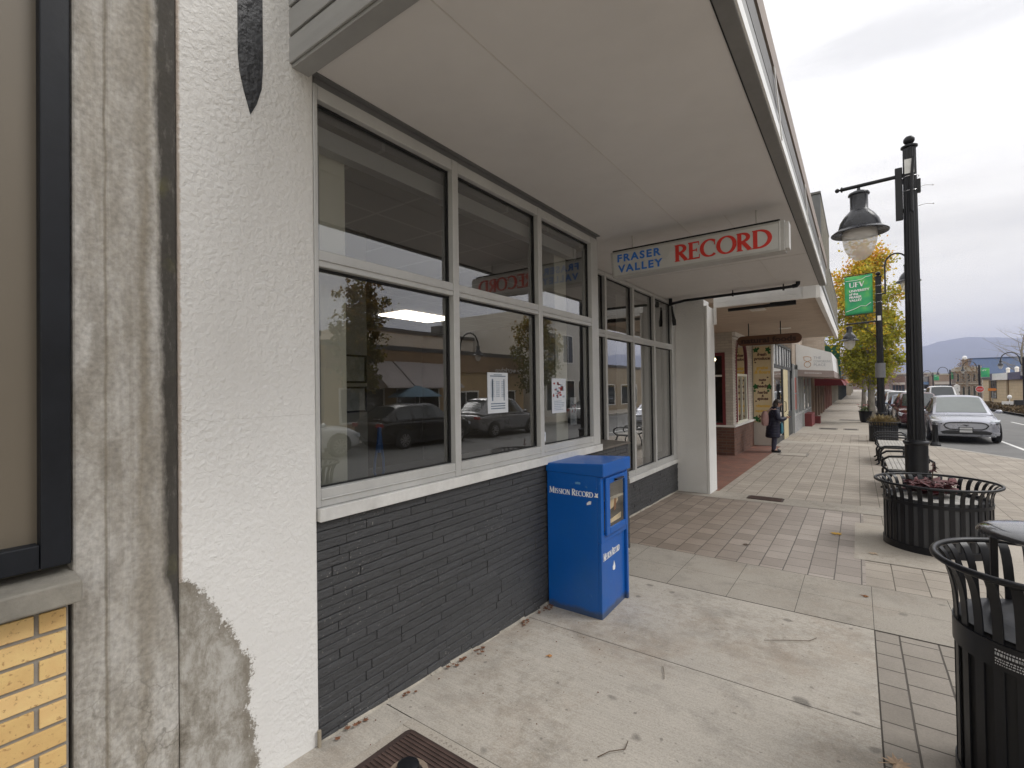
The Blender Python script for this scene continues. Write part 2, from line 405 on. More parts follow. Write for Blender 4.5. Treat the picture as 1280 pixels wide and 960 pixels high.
def pilaster_mat():
    m, nt, b = _mat('weathered_concrete'); v = coords(nt)
    s = N(nt, 'ShaderNodeSeparateXYZ'); L(nt, v, s.inputs[0])
    vert = noise(nt, coords(nt, (1,5,.35)), 3, 8, .65, .5)
    blot = noise(nt, coords(nt, (1,1.4,.8)), 5, 9, .7, .8)
    fine = noise(nt, v, 60, 5)
    c = ramp(nt, vert, [(.3, (.25,.228,.195)), (.52, (.40,.38,.35)), (.72, (.50,.485,.46))])
    c = mixc(nt, ramp(nt, blot, [(.42, 0), (.62, .6)]), c, (.27,.245,.205))
    c = mixc(nt, ramp(nt, noise(nt, coords(nt,(1,3,1.2)), 3.2, 6, .6), [(.52, 0), (.66, .5)]), c, (.20,.18,.15))
    low = ramp(nt, math_(nt, 'MULTIPLY', math_(nt, 'ADD', s.outputs[2], math_(nt, 'ADD', 1.0, math_(nt, 'MULTIPLY', blot, .8))), 1.4, True), [(0,1),(1,0)])
    patch = ramp(nt, noise(nt, coords(nt, (1,1.6,.7)), 11, 10, .8, .25), [(.34,(.13,.115,.09)),(.46,(.30,.28,.245)),(.55,(.47,.455,.425)),(.7,(.56,.55,.53))])
    c = mixc(nt, math_(nt, 'MULTIPLY', low, .75), c, patch)
    # brown rust run down the middle, plaster crack lines
    bx = math_(nt, 'ABSOLUTE', math_(nt, 'SUBTRACT', s.outputs[1], math_(nt, 'ADD', .585, math_(nt, 'MULTIPLY', noise(nt, coords(nt,(1,1,.6)), 5, 6, .7), .07))))
    c = mixc(nt, math_(nt, 'MULTIPLY', ramp(nt, math_(nt, 'MULTIPLY', bx, 34, True), [(.2,1),(1,0)]), ramp(nt, vert, [(.4,.15),(.6,.75)])), c, (.20,.17,.125))
    ck = N(nt, 'ShaderNodeTexVoronoi', feature='DISTANCE_TO_EDGE'); ck.inputs['Scale'].default_value = 4.5
    cw = N(nt, 'ShaderNodeVectorMath', operation='MULTIPLY_ADD'); cn_ = N(nt, 'ShaderNodeTexNoise'); cn_.inputs['Scale'].default_value = 6; cn_.inputs['Detail'].default_value = 6
    L(nt, v, cn_.inputs['Vector']); L(nt, cn_.outputs['Color'], cw.inputs[0]); cw.inputs[1].default_value = (.25,.25,.25); L(nt, v, cw.inputs[2]); L(nt, cw.outputs[0], ck.inputs['Vector'])
    c = mixc(nt, math_(nt, 'MULTIPLY', math_(nt, 'MULTIPLY', ramp(nt, ck.outputs['Distance'], [(0,1),(.022,0)]), low), .65), c, (.11,.10,.08))
    rg = math_(nt, 'ABSOLUTE', math_(nt, 'SUBTRACT', s.outputs[1], math_(nt, 'ADD', .508, math_(nt, 'MULTIPLY', noise(nt, v, 8, 5), .012))))
    c = mixc(nt, ramp(nt, math_(nt, 'MULTIPLY', rg, 220, True), [(.2,.6),(1,0)]), c, (.19,.16,.12))
    c = mixc(nt, .5, c, fine, 'OVERLAY')
    # black mould running down beside the stucco, thinner towards the foot
    wz = math_(nt, 'MULTIPLY', math_(nt, 'ADD', s.outputs[2], 1.0), 3.0, True)
    wz = math_(nt, 'ADD', math_(nt, 'MULTIPLY', wz, .056), .012)
    wz = math_(nt, 'ADD', wz, math_(nt, 'MULTIPLY', math_(nt, 'ADD', s.outputs[2], -.6), .014))
    ed = math_(nt, 'SUBTRACT', .722, wz)
    jag = math_(nt, 'MULTIPLY', math_(nt, 'SUBTRACT', noise(nt, coords(nt, (1,1,.35)), 16, 9, .75), .5), .06)
    d = math_(nt, 'SUBTRACT', math_(nt, 'ADD', s.outputs[1], jag), ed)
    mask = ramp(nt, math_(nt, 'MULTIPLY', d, 45, True), [(0,0),(1,1)])
    mask = math_(nt, 'MULTIPLY', mask, ramp(nt, noise(nt, coords(nt,(1,2,.5)), 22, 8, .75), [(.28,.72),(.45,1)]))
    mould = mixc(nt, ramp(nt, noise(nt, v, 7, 5), [(.62,0),(.8,.8)]), (.035,.031,.026), (.10,.095,.03))
    c = mixc(nt, math_(nt, 'MULTIPLY', mask, .92), c, mould)
    L(nt, c, b.inputs['Base Color']); b.inputs['Roughness'].default_value = .92
    h = math_(nt, 'ADD', math_(nt, 'MULTIPLY', blot, .6), math_(nt, 'MULTIPLY', fine, .4))
    bump(nt, b, h, .5, .01)
    return m
m_pil = pilaster_mat()

def concrete_panel(name, base, spots=True, streak=True, k=1):
    m, nt, b = _mat(name); v = coords(nt)
    big = noise(nt, v, .8, 6, .6); mid = noise(nt, v, 3.3, 8, .65); fine = noise(nt, v, 120, 4, .6)
    c = ramp(nt, big, [(.3, sc(base, .88)), (.7, sc(base, 1.08))])
    if streak:
        st = noise(nt, coords(nt, (1.5, 60, 1)), 2.0, 3)      # broom finish
        c = mixc(nt, .22, c, st, 'OVERLAY')
    c = mixc(nt, ramp(nt, noise(nt, v, 2.1, 9, .72, .4), [(.50, 0), (.68, .6*k)]), c, sc(base, .50))
    c = mixc(nt, ramp(nt, noise(nt, v, 1.1, 9, .75), [(.50, 0), (.70, .55*k)]), c, (base[0]*.62, base[1]*.50, base[2]*.40))
    if spots:
        for scl, thr, kk in ((4.2, .085, .8), (9, .06, .75), (2.2, .06, .85), (17, .08, .6)):
            vo = N(nt, 'ShaderNodeTexVoronoi'); vo.inputs['Scale'].default_value = scl; vo.inputs['Randomness'].default_value = 1
            vw = N(nt, 'ShaderNodeVectorMath', operation='MULTIPLY_ADD'); nn = N(nt, 'ShaderNodeTexNoise'); nn.inputs['Scale'].default_value = 9
            L(nt, v, nn.inputs['Vector']); L(nt, nn.outputs['Color'], vw.inputs[0]); vw.inputs[1].default_value = (.08,.08,0); L(nt, v, vw.inputs[2])
            L(nt, vw.outputs[0], vo.inputs['Vector'])
            sel = math_(nt, 'GREATER_THAN', math_(nt, 'FRACT', math_(nt, 'MULTIPLY', vo.outputs['Color'], 7.3)), .62)
            mk = ramp(nt, vo.outputs['Distance'], [(thr, 1), (thr*1.5+.02, 0)])
            c = mixc(nt, math_(nt, 'MULTIPLY', math_(nt, 'MULTIPLY', mk, sel), kk*k), c, sc(base, .42))
    mot = math_(nt, 'MULTIPLY', ramp(nt, noise(nt, v, 16, 9, .8), [(.48,0),(.60,1)]), ramp(nt, noise(nt, v, 1.0, 3, .5), [(.46,0),(.62,.42)]))
    c = mixc(nt, mot, c, (base[0]*.50, base[1]*.46, base[2]*.40))
    c = mixc(nt, .35, c, fine, 'OVERLAY')
    c = mixc(nt, ramp(nt, noise(nt, v, 95, 5, .75), [(.52,0),(.66,.42)]), c, sc(base, .45))
    c = mixc(nt, ramp(nt, noise(nt, v, 140, 3, .7), [(.56,0),(.70,.35)]), c, sc(base, 1.5))
    L(nt, c, b.inputs['Base Color']); b.inputs['Roughness'].default_value = .85
    bump(nt, b, math_(nt, 'ADD', fine, math_(nt, 'MULTIPLY', mid, .5)), .25, .004)
    return m
m_conc = concrete_panel('broomed_concrete', (.43,.395,.345), k=1.1)
m_slab = concrete_panel('grey_slab', (.335,.305,.262), True, False, .8)
m_pad = concrete_panel('pale_pad_concrete', (.42,.38,.325), False, False, .6)
m_paver = BR('grey_pavers', (.405,.36,.305), (.335,.295,.25), (.10,.085,.068), .235, .235, .0045, 'YXZ', off=.5, bmp=.5, bd=.006, dirt=.5, dirtc=(.17,.15,.125), ns=1.6)
m_paver_mid = BR('brown_grey_pavers', (.29,.235,.19), (.20,.16,.127), (.06,.05,.042), .26, .205, .005, 'YXZ', off=.5, bmp=.5, bd=.006, dirt=.55, dirtc=(.15,.12,.095), ns=1.4)
def _greyer(m):      # the pavers nearer the kerb are a greyer batch
    nt = m.node_tree; b = nt.nodes['Principled BSDF']; src = b.inputs['Base Color'].links[0].from_socket
    v = coords(nt); s = N(nt, 'ShaderNodeSeparateXYZ'); L(nt, v, s.inputs[0])
    f = math_(nt, 'MULTIPLY', math_(nt, 'ADD', math_(nt, 'ADD', s.outputs[0], 1.35), math_(nt, 'MULTIPLY', noise(nt, v, 3, 4), .5)), .95, True)
    g = N(nt, 'ShaderNodeHueSaturation'); g.inputs['Saturation'].default_value = .62; g.inputs['Value'].default_value = 1.42; L(nt, src, g.inputs['Color'])
    L(nt, mixc(nt, f, src, g.outputs[0]), b.inputs['Base Color'])
_greyer(m_paver_mid)
m_paver_near = BR('charcoal_pavers', (.345,.31,.268), (.265,.236,.202), (.07,.06,.05), .20, .205, .0055, 'YXZ', off=.37, bmp=.7, bd=.008, dirt=.45, dirtc=(.14,.125,.105), ns=2.2)
m_paver_red = BR('red_brick_pavers', (.25,.105,.07), (.16,.07,.05), (.12,.10,.085), .21, .105, .005, 'XYZ', off=.5, bmp=.4, bd=.004, dirt=.5, dirtc=(.14,.09,.07), ns=1.8)
m_asphalt = M('asphalt', (.17,.168,.165), .9, 0, .18, 1.2, .5, 180, .004)
m_kerb = M('kerb_concrete', (.38,.36,.33), .9, 0, .15, 3, .3, 60, .004)
m_line = M('road_paint', (.72,.72,.70), .7, 0, .12, 8)
# ------------------------------------------------------------------ SETTING: ground, road, hills
def yspan(y0, y1):
    ys = [y0]; step = .7
    for k, _ in KN:
        if y0 < k < y1: ys.append(k)
    ys.append(y1); ys.sort()
    out = [ys[0]]
    for a in ys[1:]:
        n = max(1, min(6, int((a-out[-1])/8)))
        base = out[-1]
        for i in range(1, n+1): out.append(base+(a-base)*i/n)
    return out
def sheet(name, x0, x1, y0, y1, dz, mat, parent=None, kind='structure', edge=0):
    mb = MB(); ys = yspan(y0, y1)
    fx = x0 if callable(x0) else (lambda y: x0)
    gx = x1 if callable(x1) else (lambda y: x1)
    for a, b in zip(ys, ys[1:]):
        mb.quad((fx(a),a,gz(a)+dz),(gx(a),a,gz(a)+dz),(gx(b),b,gz(b)+dz),(fx(b),b,gz(b)+dz))
    o = mb.build(name, mat, parent)
    if kind and parent is None: tag(o, kind=kind)
    return o
# one ground sheet (road level) out to the horizon, the raised pavements stand on it
g = MB(); ys = yspan(-40, 400)+[1200, 4000, 9000]
for a, b in zip(ys, ys[1:]):
    X = 60 if b < 450 else 5000
    g.quad((-X,a,gz(a)-RD-.02),(X,a,gz(a)-RD-.02),(X,b,gz(b)-RD-.02),(-X,b,gz(b)-RD-.02))
m_earth = M('valley_ground', (.10,.11,.075), .95, 0, .3, .05)
tag(g.build('ground', m_earth), kind='structure')
sheet('road', 1.2, 10.5, -40, 380, -RD, m_asphalt)
# the pavement: its kerb swings out in a bulge round the planters, then runs straight along the parked cars
def kx(y):
    pts = [(-40,4.15),(15.2,4.15),(16.2,3.9),(17.1,3.32),(18.84,2.37),(19.94,1.76),(20.7,1.42),(21.5,1.36),(400,1.36)]
    for (a,b),(c_,d) in zip(pts, pts[1:]):
        if y <= c_: return b+(d-b)*(y-a)/(c_-a)
ys = sorted(set([-40,-12,-4,1.28,3.16,7,10,13,15.2,15.6,16.2,16.6,17.1,17.7,18.3,18.84,19.4,19.94,20.3,20.7,21.1,21.5,24,30,38,45,60,80,100,140,200,300,380]))
mb = MB(); kb = MB(); kw = .15
for a, b in zip(ys, ys[1:]):
    mb.quad((-9,a,gz(a)),(kx(a)-kw,a,gz(a)),(kx(b)-kw,b,gz(b)),(-9,b,gz(b)))
    za, zb = gz(a)+.003, gz(b)+.003
    A0, A1 = (kx(a)-kw,a), (kx(a),a); B0, B1 = (kx(b)-kw,b), (kx(b),b)
    kb.quad((*A0,za),(*A1,za),(*B1,zb),(*B0,zb)); kb.quad((*A1,za),(*A1,za-.16),(*B1,zb-.16),(*B1,zb))
tag(mb.build('pavement', m_paver), kind='structure')
tag(kb.build('kerb', m_kerb), kind='structure')
# concrete panels at the door of the newspaper office, cast with two joints
jt = .006
WX1 = -2.06
for i, (a, b) in enumerate([(-6, 1.672),(1.672, 3.027),(3.027, 4.285)]):
    sheet('concrete_pavement', -2.2, .062, a+jt/2, b-jt/2, .006, m_conc)
m_joint = M('joint_dirt', (.05,.042,.034), .95, 0, .3, 14)
for y in (1.672, 3.027, 4.287, 5.245): sheet('pavement_joint', -2.06 if y < 5 else -2.6, .07 if y < 4.2 else .56, y-.006, y+.006, .003 if y < 4 else .005, m_joint)
sheet('pavement_joint', .058, .070, -6, 5.2, .004, m_joint)
sheet('pavement_joint', -2.6, 1.05, 4.289, 5.243, .0045, m_joint)
# band of square grey slabs
for r, (a, b) in enumerate([(4.2935, 4.7575),(4.7605, 5.2395)]):
    for i in range(-5, 2):
        x0 = .064+i*.494
        sheet('pavement_slab', max(-2.6, x0+.002), x0+.4925, a, b, .0065, m_slab)
sheet('brown_pavement', -2.6, .03, 5.25, 8.33, .004, m_paver_mid)
sheet('paver_strip', .07, 1.0, -6, 4.288, .003, m_paver_near)
for i in range(-5, 2):
    x0 = -.05+i*.60
    sheet('pavement_slab', max(-2.6, x0+.004), min(x0+.596, .75), 8.34, 8.9, .0055, m_slab)
sheet('red_brick_pavement', -4.6, -2.0, 8.92, 17.25, .004, m_paver_red)
sheet('planter_pad', -.06, 1.5, 6.05, 7.75, .006, m_pad)
for a, b in ((18.4, 19.2), (22.8, 24.1), (24.11, 26.5), (26.52, 29.4), (29.42, 32), (32.02, 44), (44.02, 58)):
    sheet('pavement_band', -2.6, .35, a, b, .005, m_pad)
# painted lines on the road
for (x, a, b) in ((4.05, 17.6, 30), (6.72, 30, 33), (6.72, 34.6, 37.2), (6.72, 41, 44), (6.72, 48, 51), (6.72, 56, 59)):
    sheet('road_marking', x, x+.11, a, b, -RD+.004, m_line)
# opposite pavement with its own kerb and planted bulge
def ox(y):
    return 8.35 if 38 < y < 62 else 10.4
mb = MB(); kb = MB()
for a, b in zip(ys+[], ys[1:]):
    mb.quad((10.55,a,gz(a)),(14.2,a,gz(a)),(14.2,b,gz(b)),(10.55,b,gz(b)))
    kb.quad((10.4,a,gz(a)-.16),(10.4,a,gz(a)+.003),(10.4,b,gz(b)+.003),(10.4,b,gz(b)-.16)); kb.quad((10.4,a,gz(a)+.003),(10.55,a,gz(a)+.003),(10.55,b,gz(b)+.003),(10.4,b,gz(b)+.003))
tag(mb.build('opposite_pavement', m_pad), kind='structure'); tag(kb.build('opposite_kerb', m_kerb), kind='structure')
sheet('planting_bed', 8.45, 10.4, 39, 63, .02, m_soil)
# mountain across the valley
def mountain():
    rnd = random.Random(3); mb = MB(); ny = 14
    ridge = [(-2600,120),(-1500,90),(-700,70),(-300,80),(-60,105),(110,150),(200,183),(290,206),(390,236),(480,247),(575,238),(690,224),(860,250),(1100,215),(1500,260),(2200,180),(3200,90)]
    def rz(x):
        for (a,b),(c_,d) in zip(ridge, ridge[1:]):
            if x <= c_: t = (x-a)/(c_-a); t = t*t*(3-2*t); return b+(d-b)*t
        return 60
    xs = [-2600+i*40 for i in range(146)]; rows = []
    for j in range(ny+1):
        t = j/ny; y = 2300+t*1200
        row = []
        for x in xs:
            h = rz(x*(y/3500))*(y/3500)
            z = -4 + (h+4)*(t**.85) + (rnd.uniform(-1,1)*9*math.sin(t*PI) if 0 < j < ny else 0) + 14*math.sin(x*.011+j*1.1)*math.sin(t*PI)*.8
            row.append((x, y, z))
        rows.append(row)
    rows.append([(x, 4300, -4) for x in xs])
    mb.loft(rows, cap=False, closed=False)
    return mb
m_forest = M('forested_hillside', (.05,.065,.05), .95, 0, .45, .012, col2=(.085,.085,.06))
tag(mountain().build('hills', m_forest, smooth=True), kind='structure')
# the air of the valley
hz = MB(); hz.box(-3200, 3800, -60, 4400, -5, 300)
m_haze = bpy.data.materials.new('valley_air'); m_haze.use_nodes = True; nt = m_haze.node_tree; nt.nodes.clear()
o_ = N(nt, 'ShaderNodeOutputMaterial'); pv = N(nt, 'ShaderNodeVolumePrincipled')
pv.inputs['Color'].default_value = (.64,.705,1.0,1); pv.inputs['Density'].default_value = .00042; pv.inputs['Anisotropy'].default_value = .1
L(nt, pv.outputs[0], o_.inputs['Volume'])
HAZE = tag(hz.build('haze', m_haze), kind='stuff')
# ------------------------------------------------------------------ yellow brick shop at the far left edge
t = thing('brick_shop', 'yellow brick shop front with a black framed beige window panel at the left edge', 'shop', (-2.06,.2,gz(.2)))
oz = gz(.2)
def rel(mb, loc):
    for i, p in enumerate(mb.v): mb.v[i] = (p[0]-loc[0], p[1]-loc[1], p[2]-loc[2])
    return mb
B0 = (-2.06,.2,oz)
mb = MB(); rnd = random.Random(5)
mb.box(-2.6, -2.066, -2.5, .418, -2.0, -.66)
m_mort = M('grey_mortar', (.27,.255,.23), .95, 0, .15, 20, .4, 90, .003)
rel(mb, B0).build('wall', m_mort, t)
m_ybrick = []
def ybrick():
    m, nt, b = _mat('yellow_brick'); v = coords(nt)
    g = N(nt, 'ShaderNodeNewGeometry')
    c = ramp(nt, g.outputs['Random Per Island'], [(0, (.62,.41,.165)), (.5, (.70,.48,.205)), (1, (.76,.54,.25))])
    sp = noise(nt, v, 75, 3); c = mixc(nt, ramp(nt, sp, [(.60,0),(.70,.7)]), c, (.30,.15,.06))
    c = mixc(nt, .25, c, noise(nt, v, 12, 5), 'OVERLAY')
    L(nt, c, b.inputs['Base Color']); b.inputs['Roughness'].default_value = .8
    bump(nt, b, noise(nt, v, 60, 4), .3, .004); return m
mb = MB(); z = -.672; r = 0
while z > -1.75:
    y = .412 if r % 2 else .412-.0
    first = True; y = .412
    while y > -1.2:
        ln_ = (.058 if (r % 2 == 0) else .172) if first else .205
        if first and r % 2 == 0: ln_ = .062
        a = y-ln_
        mb.box(-2.09, -2.058+rnd.uniform(-.001,.0012), a, y, z-.0600, z)
        y = a-.0120; first = False
    z -= .0725; r += 1
rel(mb, B0).build('brick_face', ybrick(), t, bevel=.002)
mb = MB(); mb.hexa([(-2.4,-2.5,-.645),(-1.985,-2.5,-.645),(-1.985,.437,-.645),(-2.4,.437,-.645),(-2.4,-2.5,-.53),(-1.985,-2.5,-.575),(-1.985,.437,-.575),(-2.4,.437,-.53)])
rel(mb, B0).build('window_sill', M('sill_concrete', (.23,.215,.185), .9, 0, .25, 5, .5, 60, .005), t, bevel=.006)
mb = MB(); mb.box(-2.12, -2.052, .352, .424, -.535, 3.2); mb.box(-2.12, -2.0525, -2.5, .350, -.535, -.458)
m_bframe = M('chipped_black_frame', (.009,.0105,.014), .5, 0, .3, 3, .2, 30, .003, spec=.25)
wf = rel(mb, B0).build('window_frame', m_bframe, t, bevel=.004)
mb = MB(); mb.box(-2.14, -2.098, -2.5, .36, -.47, 3.2)
rel(mb, B0).build('window_panel', M('beige_panel', (.135,.112,.082), .55, 0, .06, 1.2, .04, 20, .002, stretch=(1,3,.4)), t)
mb = MB(); mb.box(-10, -2.141, -8, .43, -2.2, 4.6); mb.box(-2.139, -2.06, -2.5, .43, 3.2, 4.6); mb.box(-2.14, -2.06, -8, -2.5, -2.2, 4.6)
rel(mb, B0).build('upper_wall', m_mort, t)

# concrete pilaster between the shops
mb = MB(); 
mb.prism([(-2.4,.430,-2.0),(-2.068,.430,-2.0),(-2.066,.509,-2.0),(-2.054,.522,-2.0),(-2.052,.722,-2.0),(-2.4,.722,-2.0)], (0,0,6.6))
mb.v = [(x, y, z) for x, y, z in mb.v]
o = mb.build('concrete_pilaster', m_pil, bevel=.008)
tag(o, 'weathered grey concrete pilaster streaked with black mould between the two shops', 'pilaster')

# ------------------------------------------------------------------ newspaper office
OF = thing('newspaper_office', 'white stucco office with large aluminium windows, dark grey brick base and wide canopy', 'office building', (0,0,0))
# stucco pillars
mb = MB(); mb.box(-2.5, -2.05, .7235, 1.284, -2.0, 4.6); mb.build('stucco_pillar', m_stucco, OF, bevel=.012, seg=3)
# black painted pointed strip on the near pillar
mb = MB(); mb.prism([(-2.0525,.945,4.2),(-2.0525,.944,1.40),(-2.0525,.950,1.335),(-2.0525,.966,1.262),(-2.0525,.993,1.172),(-2.0525,1.018,1.225),(-2.0525,1.040,1.30),(-2.0525,1.047,1.40),(-2.0525,1.046,4.2)], (.005,0,0))
mb.build('pointed_black_strip', M('black_paint_stroke', (.020,.021,.024), .5, 0, .35, 12, .9, 34, .012), OF)
mb = MB(); mb.box(-3.0, -2.105, 8.56, 8.905, -2.2, 1.497); mb.box(-2.1045, -2.055, 8.555, 9.05, -2.2, 1.390)
mb.build('stucco_pillar', m_stucco2, OF, bevel=.012, seg=3)
mb = MB(); mb.box(-2.6, -2.106, 8.906, 9.04, -2.2, 1.39); mb.build('stucco_return', m_stucco2, OF)
# roman brick base, painted dark grey
def dark_brick():
    m, nt, b = _mat('painted_dark_brick'); v = coords(nt); g = N(nt, 'ShaderNodeNewGeometry')
    c = ramp(nt, g.outputs['Random Per Island'], [(0, (.047,.048,.051)), (1, (.057,.058,.062))])
    n1 = noise(nt, v, 2.2, 7, .65)
    c = mixc(nt, ramp(nt, n1, [(.4, 0), (.75, .5)]), c, (.072,.073,.076))
    chips = noise(nt, v, 70, 2); zone = noise(nt, v, 1.6, 3)
    mk = math_(nt, 'MULTIPLY', ramp(nt, chips, [(.66,0),(.70,1)]), ramp(nt, zone, [(.48,0),(.60,1)]))
    c = mixc(nt, math_(nt, 'MULTIPLY', mk, .7), c, (.32,.31,.29))
    L(nt, c, b.inputs['Base Color']); b.inputs['Roughness'].default_value = .62
    bump(nt, b, math_(nt, 'ADD', noise(nt, coords(nt,(1,.6,1)), 48, 6, .7), noise(nt, coords(nt,(1,.4,2)), 14, 4)), .95, .012); return m
m_dbrick = dark_brick()
def brick_base(x, y0, y1, ztop, zbot, seed):
    rnd = random.Random(seed); mb = MB(); z = ztop; r = 0; h = .0455
    while z > zbot:
        y = y0; first = True
        while y < y1-.01:
            l = rnd.choice([.29,.30,.31,.22,.3,.38]) if not first else rnd.uniform(.08,.3)
            b = min(y1, y+l); d = rnd.uniform(-.004,.003)
            mb.box(x-.09, x+d, y, b-.0014, z-h+rnd.uniform(.0012,.0035), z)
            y = b; first = False
        z -= h; r += 1
    return mb
mb = brick_base(-2.062, 1.286, 5.05, -.612, -1.80, 11)
for z in [-.612-.047*k for k in range(26)]:   # return at the recess
    pass
bb = mb.build('brick_base', m_dbrick, OF, bevel=.0045, seg=2)
mb = MB(); mb.box(-2.7, -2.075, 1.286, 5.03, -2.1, -.62); mb.build('mortar_bed', M('painted_mortar', (.04,.042,.048), .75, 0, .2, 12, .3, 60, .004), bb)
# mortar fillet along the foot of the bricks
m_fillet = M('mortar_fillet', (.36,.33,.28), .95, 0, .35, 9, .8, 50, .01)
mb = MB(); rnd = random.Random(2); y = 1.286
while y < 5.0:
    y2 = min(5.04, y+rnd.uniform(.05,.16)); w0 = rnd.uniform(.010,.035); h0 = rnd.uniform(.008,.03)
    a, b = gz(y)+.004, gz(y2)+.004
    mb.hexa([(-2.07,y,a-.03),(-2.062+w0,y,a-.03),(-2.062+w0*rnd.uniform(.6,1.1),y2,b-.03),(-2.07,y2,b-.03),(-2.07,y,a+h0),(-2.062+w0*.35,y,a+.004),(-2.062+w0*.35,y2,b+.004),(-2.07,y2,b+h0)])
    y = y2
mb.build('mortar_fillet', m_fillet, bb)
mb = MB(); mb.hexa([(-2.62,4.33,-.611),(-2.045,4.33,-.611),(-2.045,5.07,-.611),(-2.62,5.07,-.611),(-2.62,4.33,-.575),(-2.045,4.33,-.590),(-2.045,5.07,-.590),(-2.62,5.07,-.575)])
mb.build('brick_ledge', M('ledge_cap', (.12,.105,.09), .9, 0, .3, 6, .4, 60, .004), OF, bevel=.006)
bb2 = brick_base(-2.592, 5.06, 8.556, -1.325, -1.96, 12).build('brick_base', m_dbrick, OF, bevel=.003, seg=1)
mb = MB(); mb.box(-3.0, -2.606, 5.06, 8.55, -2.1, -1.335); mb.build('mortar_bed', m_dbrick, bb2)
mb = MB(); y = 5.06
while y < 8.5:
    y2 = min(8.55, y+rnd.uniform(.06,.2)); w0 = rnd.uniform(.012,.03); a, b = gz(y)+.004, gz(y2)+.004
    mb.hexa([(-2.6,y,a-.03),(-2.592+w0,y,a-.03),(-2.592+w0,y2,b-.03),(-2.6,y2,b-.03),(-2.6,y,a+.022),(-2.592+w0*.5,y,a+.008),(-2.592+w0*.5,y2,b+.008),(-2.6,y2,b+.022)])
    y = y2
mb.build('mortar_fillet', m_fillet, bb2)
# window 1 : three bays, two lights high
def window(x, posts, zs, name='window', depth=.085, sill=None):
    """posts: list of (y0,y1); zs: (sill rail bottom, rail top, transom bottom, transom top, head bottom, head top)"""
    zb, z1, z2, z3, z4, z5 = zs
    mb = MB(); f = x; bk = x-depth
    for i, (a, b) in enumerate(posts): mb.box(bk, f, a, b, zb, z5)
    for (a, b), (c_, d) in zip(posts, posts[1:]):
        mb.box(bk+.002, f-.003, b, c_, zb, z1); mb.box(bk+.002, f-.004, b, c_, z2, z3); mb.box(bk+.002, f-.003, b, c_, z4, z5)
        for q in (z1, z3):   # raised bead lines on the rails
            mb.box(f-.0035, f+.004, b, c_, q-.052, q-.044)
    w = mb.build(name, m_alu, OF, bevel=.003, seg=1)
    gk = MB()
    for (a, b), (c_, d) in zip(posts, posts[1:]):
        for lo, hi in ((z1, z2), (z3, z4)):
            g2 = MB(); xg = x-.052
            g2.quad((xg,b,lo),(xg,c_,lo),(xg,c_,hi),(xg,b,hi)); g2.build('pane', m_glass, w, fixn=False)
            # dark rubber gasket round the glass
            for (p,q,r_,s_) in ((b,b+.010,lo,hi),(c_-.010,c_,lo,hi),(b+.010,c_-.010,lo,lo+.008),(b+.010,c_-.010,hi-.012,hi)):
                gk.box(xg+.002, xg+.012, p, q, r_, s_)
    gk.build('gasket', m_dark, w)
    return w
W1 = window(-2.052, [(1.284,1.306),(2.238,2.292),(3.236,3.294),(4.180,4.322)], (-.54,-.455,.598,.678,1.395,1.462))
mb = MB(); mb.box(-2.16, -2.03, 1.288, 4.325, -.604, -.542); mb.build('sill', m_sill, W1, bevel=.003)
mb = MB(); mb.box(-2.17, -2.078, 1.2845, 1.2995, -.54, 1.46); mb.build('jamb_strip', m_alud, W1)
mb = MB(); mb.box(-2.16, -2.056, 1.288, 4.31, 1.4625, 1.4925); mb.box(-2.16, -2.025, 1.250, 4.33, 1.4930, 1.4990); mb.build('head_trim', m_alud, W1)
W2 = window(-2.592, [(5.28,5.33),(5.655,5.71),(6.585,6.645),(7.455,7.525),(8.36,8.55)], (-1.25,-1.17,.655,.745,1.44,1.49))
mb = MB(); mb.box(-2.72, -2.575, 6.33, 8.553, -1.318, -1.252); mb.build('sill', m_sill, W2, bevel=.003)
mb = MB(); mb.box(-2.58, -2.54, 5.55, 5.60, -1.75, -1.26); mb.build('door_post', m_alu, W2)
# recess cheek between the two windows
mb = MB(); mb.box(-2.70, -2.17, 4.31, 4.40, -.57, 1.497); mb.build('recess_cheek', m_alud, OF)
mb = MB(); mb.box(-2.70, -2.62, 4.40, 5.28, -.57, 1.497); mb.build('recess_wall', M('recess_panel', (.42,.41,.39), .7, 0, .06, 2), OF)
# canopy
CN = MB(); CN.box(-2.75, -.437, 1.262, 8.47, 1.50, 1.60); CN = CN.build('canopy', m_offwhite, OF)
mb = MB()
mb.box(-1.302, -1.296, 1.3, 8.4, 1.4972, 1.4998); mb.box(-.92, -.914, 4.5, 8.4, 1.4972, 1.4998); mb.box(-2.2, -.45, 6.352, 6.358, 1.4975, 1.4998)
mb.build('panel_joint', M('joint_caulk', (.60,.57,.54), .7, 0, .1, 5), CN)
mb = MB()
for a, b in ((1.19, 4.995), (5.0, 8.55)): mb.box(-.430, -.362, a, b, 1.490, 1.60)
mb.build('edge_beam', M('edge_beam_metal', (.20,.197,.19), .5, .2, .15, 3), CN, bevel=.003)
mb = MB(); mb.box(-.4365, -.4305, 1.19, 8.5, 1.494, 1.5); mb.build('shadow_gap', m_dark, CN)
mb = MB(); mb.box(-.3618, -.352, 1.19, 8.55, 1.4985, 1.562); mb.build('bright_trim', M('bright_fascia_trim', (.82,.82,.81), .4, .1, .05, 3), CN)
mb = MB(); mb.box(-.45, -.360, 1.19, 8.60, 1.605, 1.658); mb.box(-.3615,-.3560,1.19,8.6,1.563,1.604); mb.build('fascia_panel', m_fascia, CN)
mb = MB(); mb.box(-.45, -.358, 1.19, 8.60, 1.66, 1.788); mb.build('fascia_shadow_board', m_fasciad, CN)
mb = MB(); mb.box(-.45, -.366, 1.19, 8.60, 1.7885, 1.822); mb.build('drip_gap', m_dark, CN)
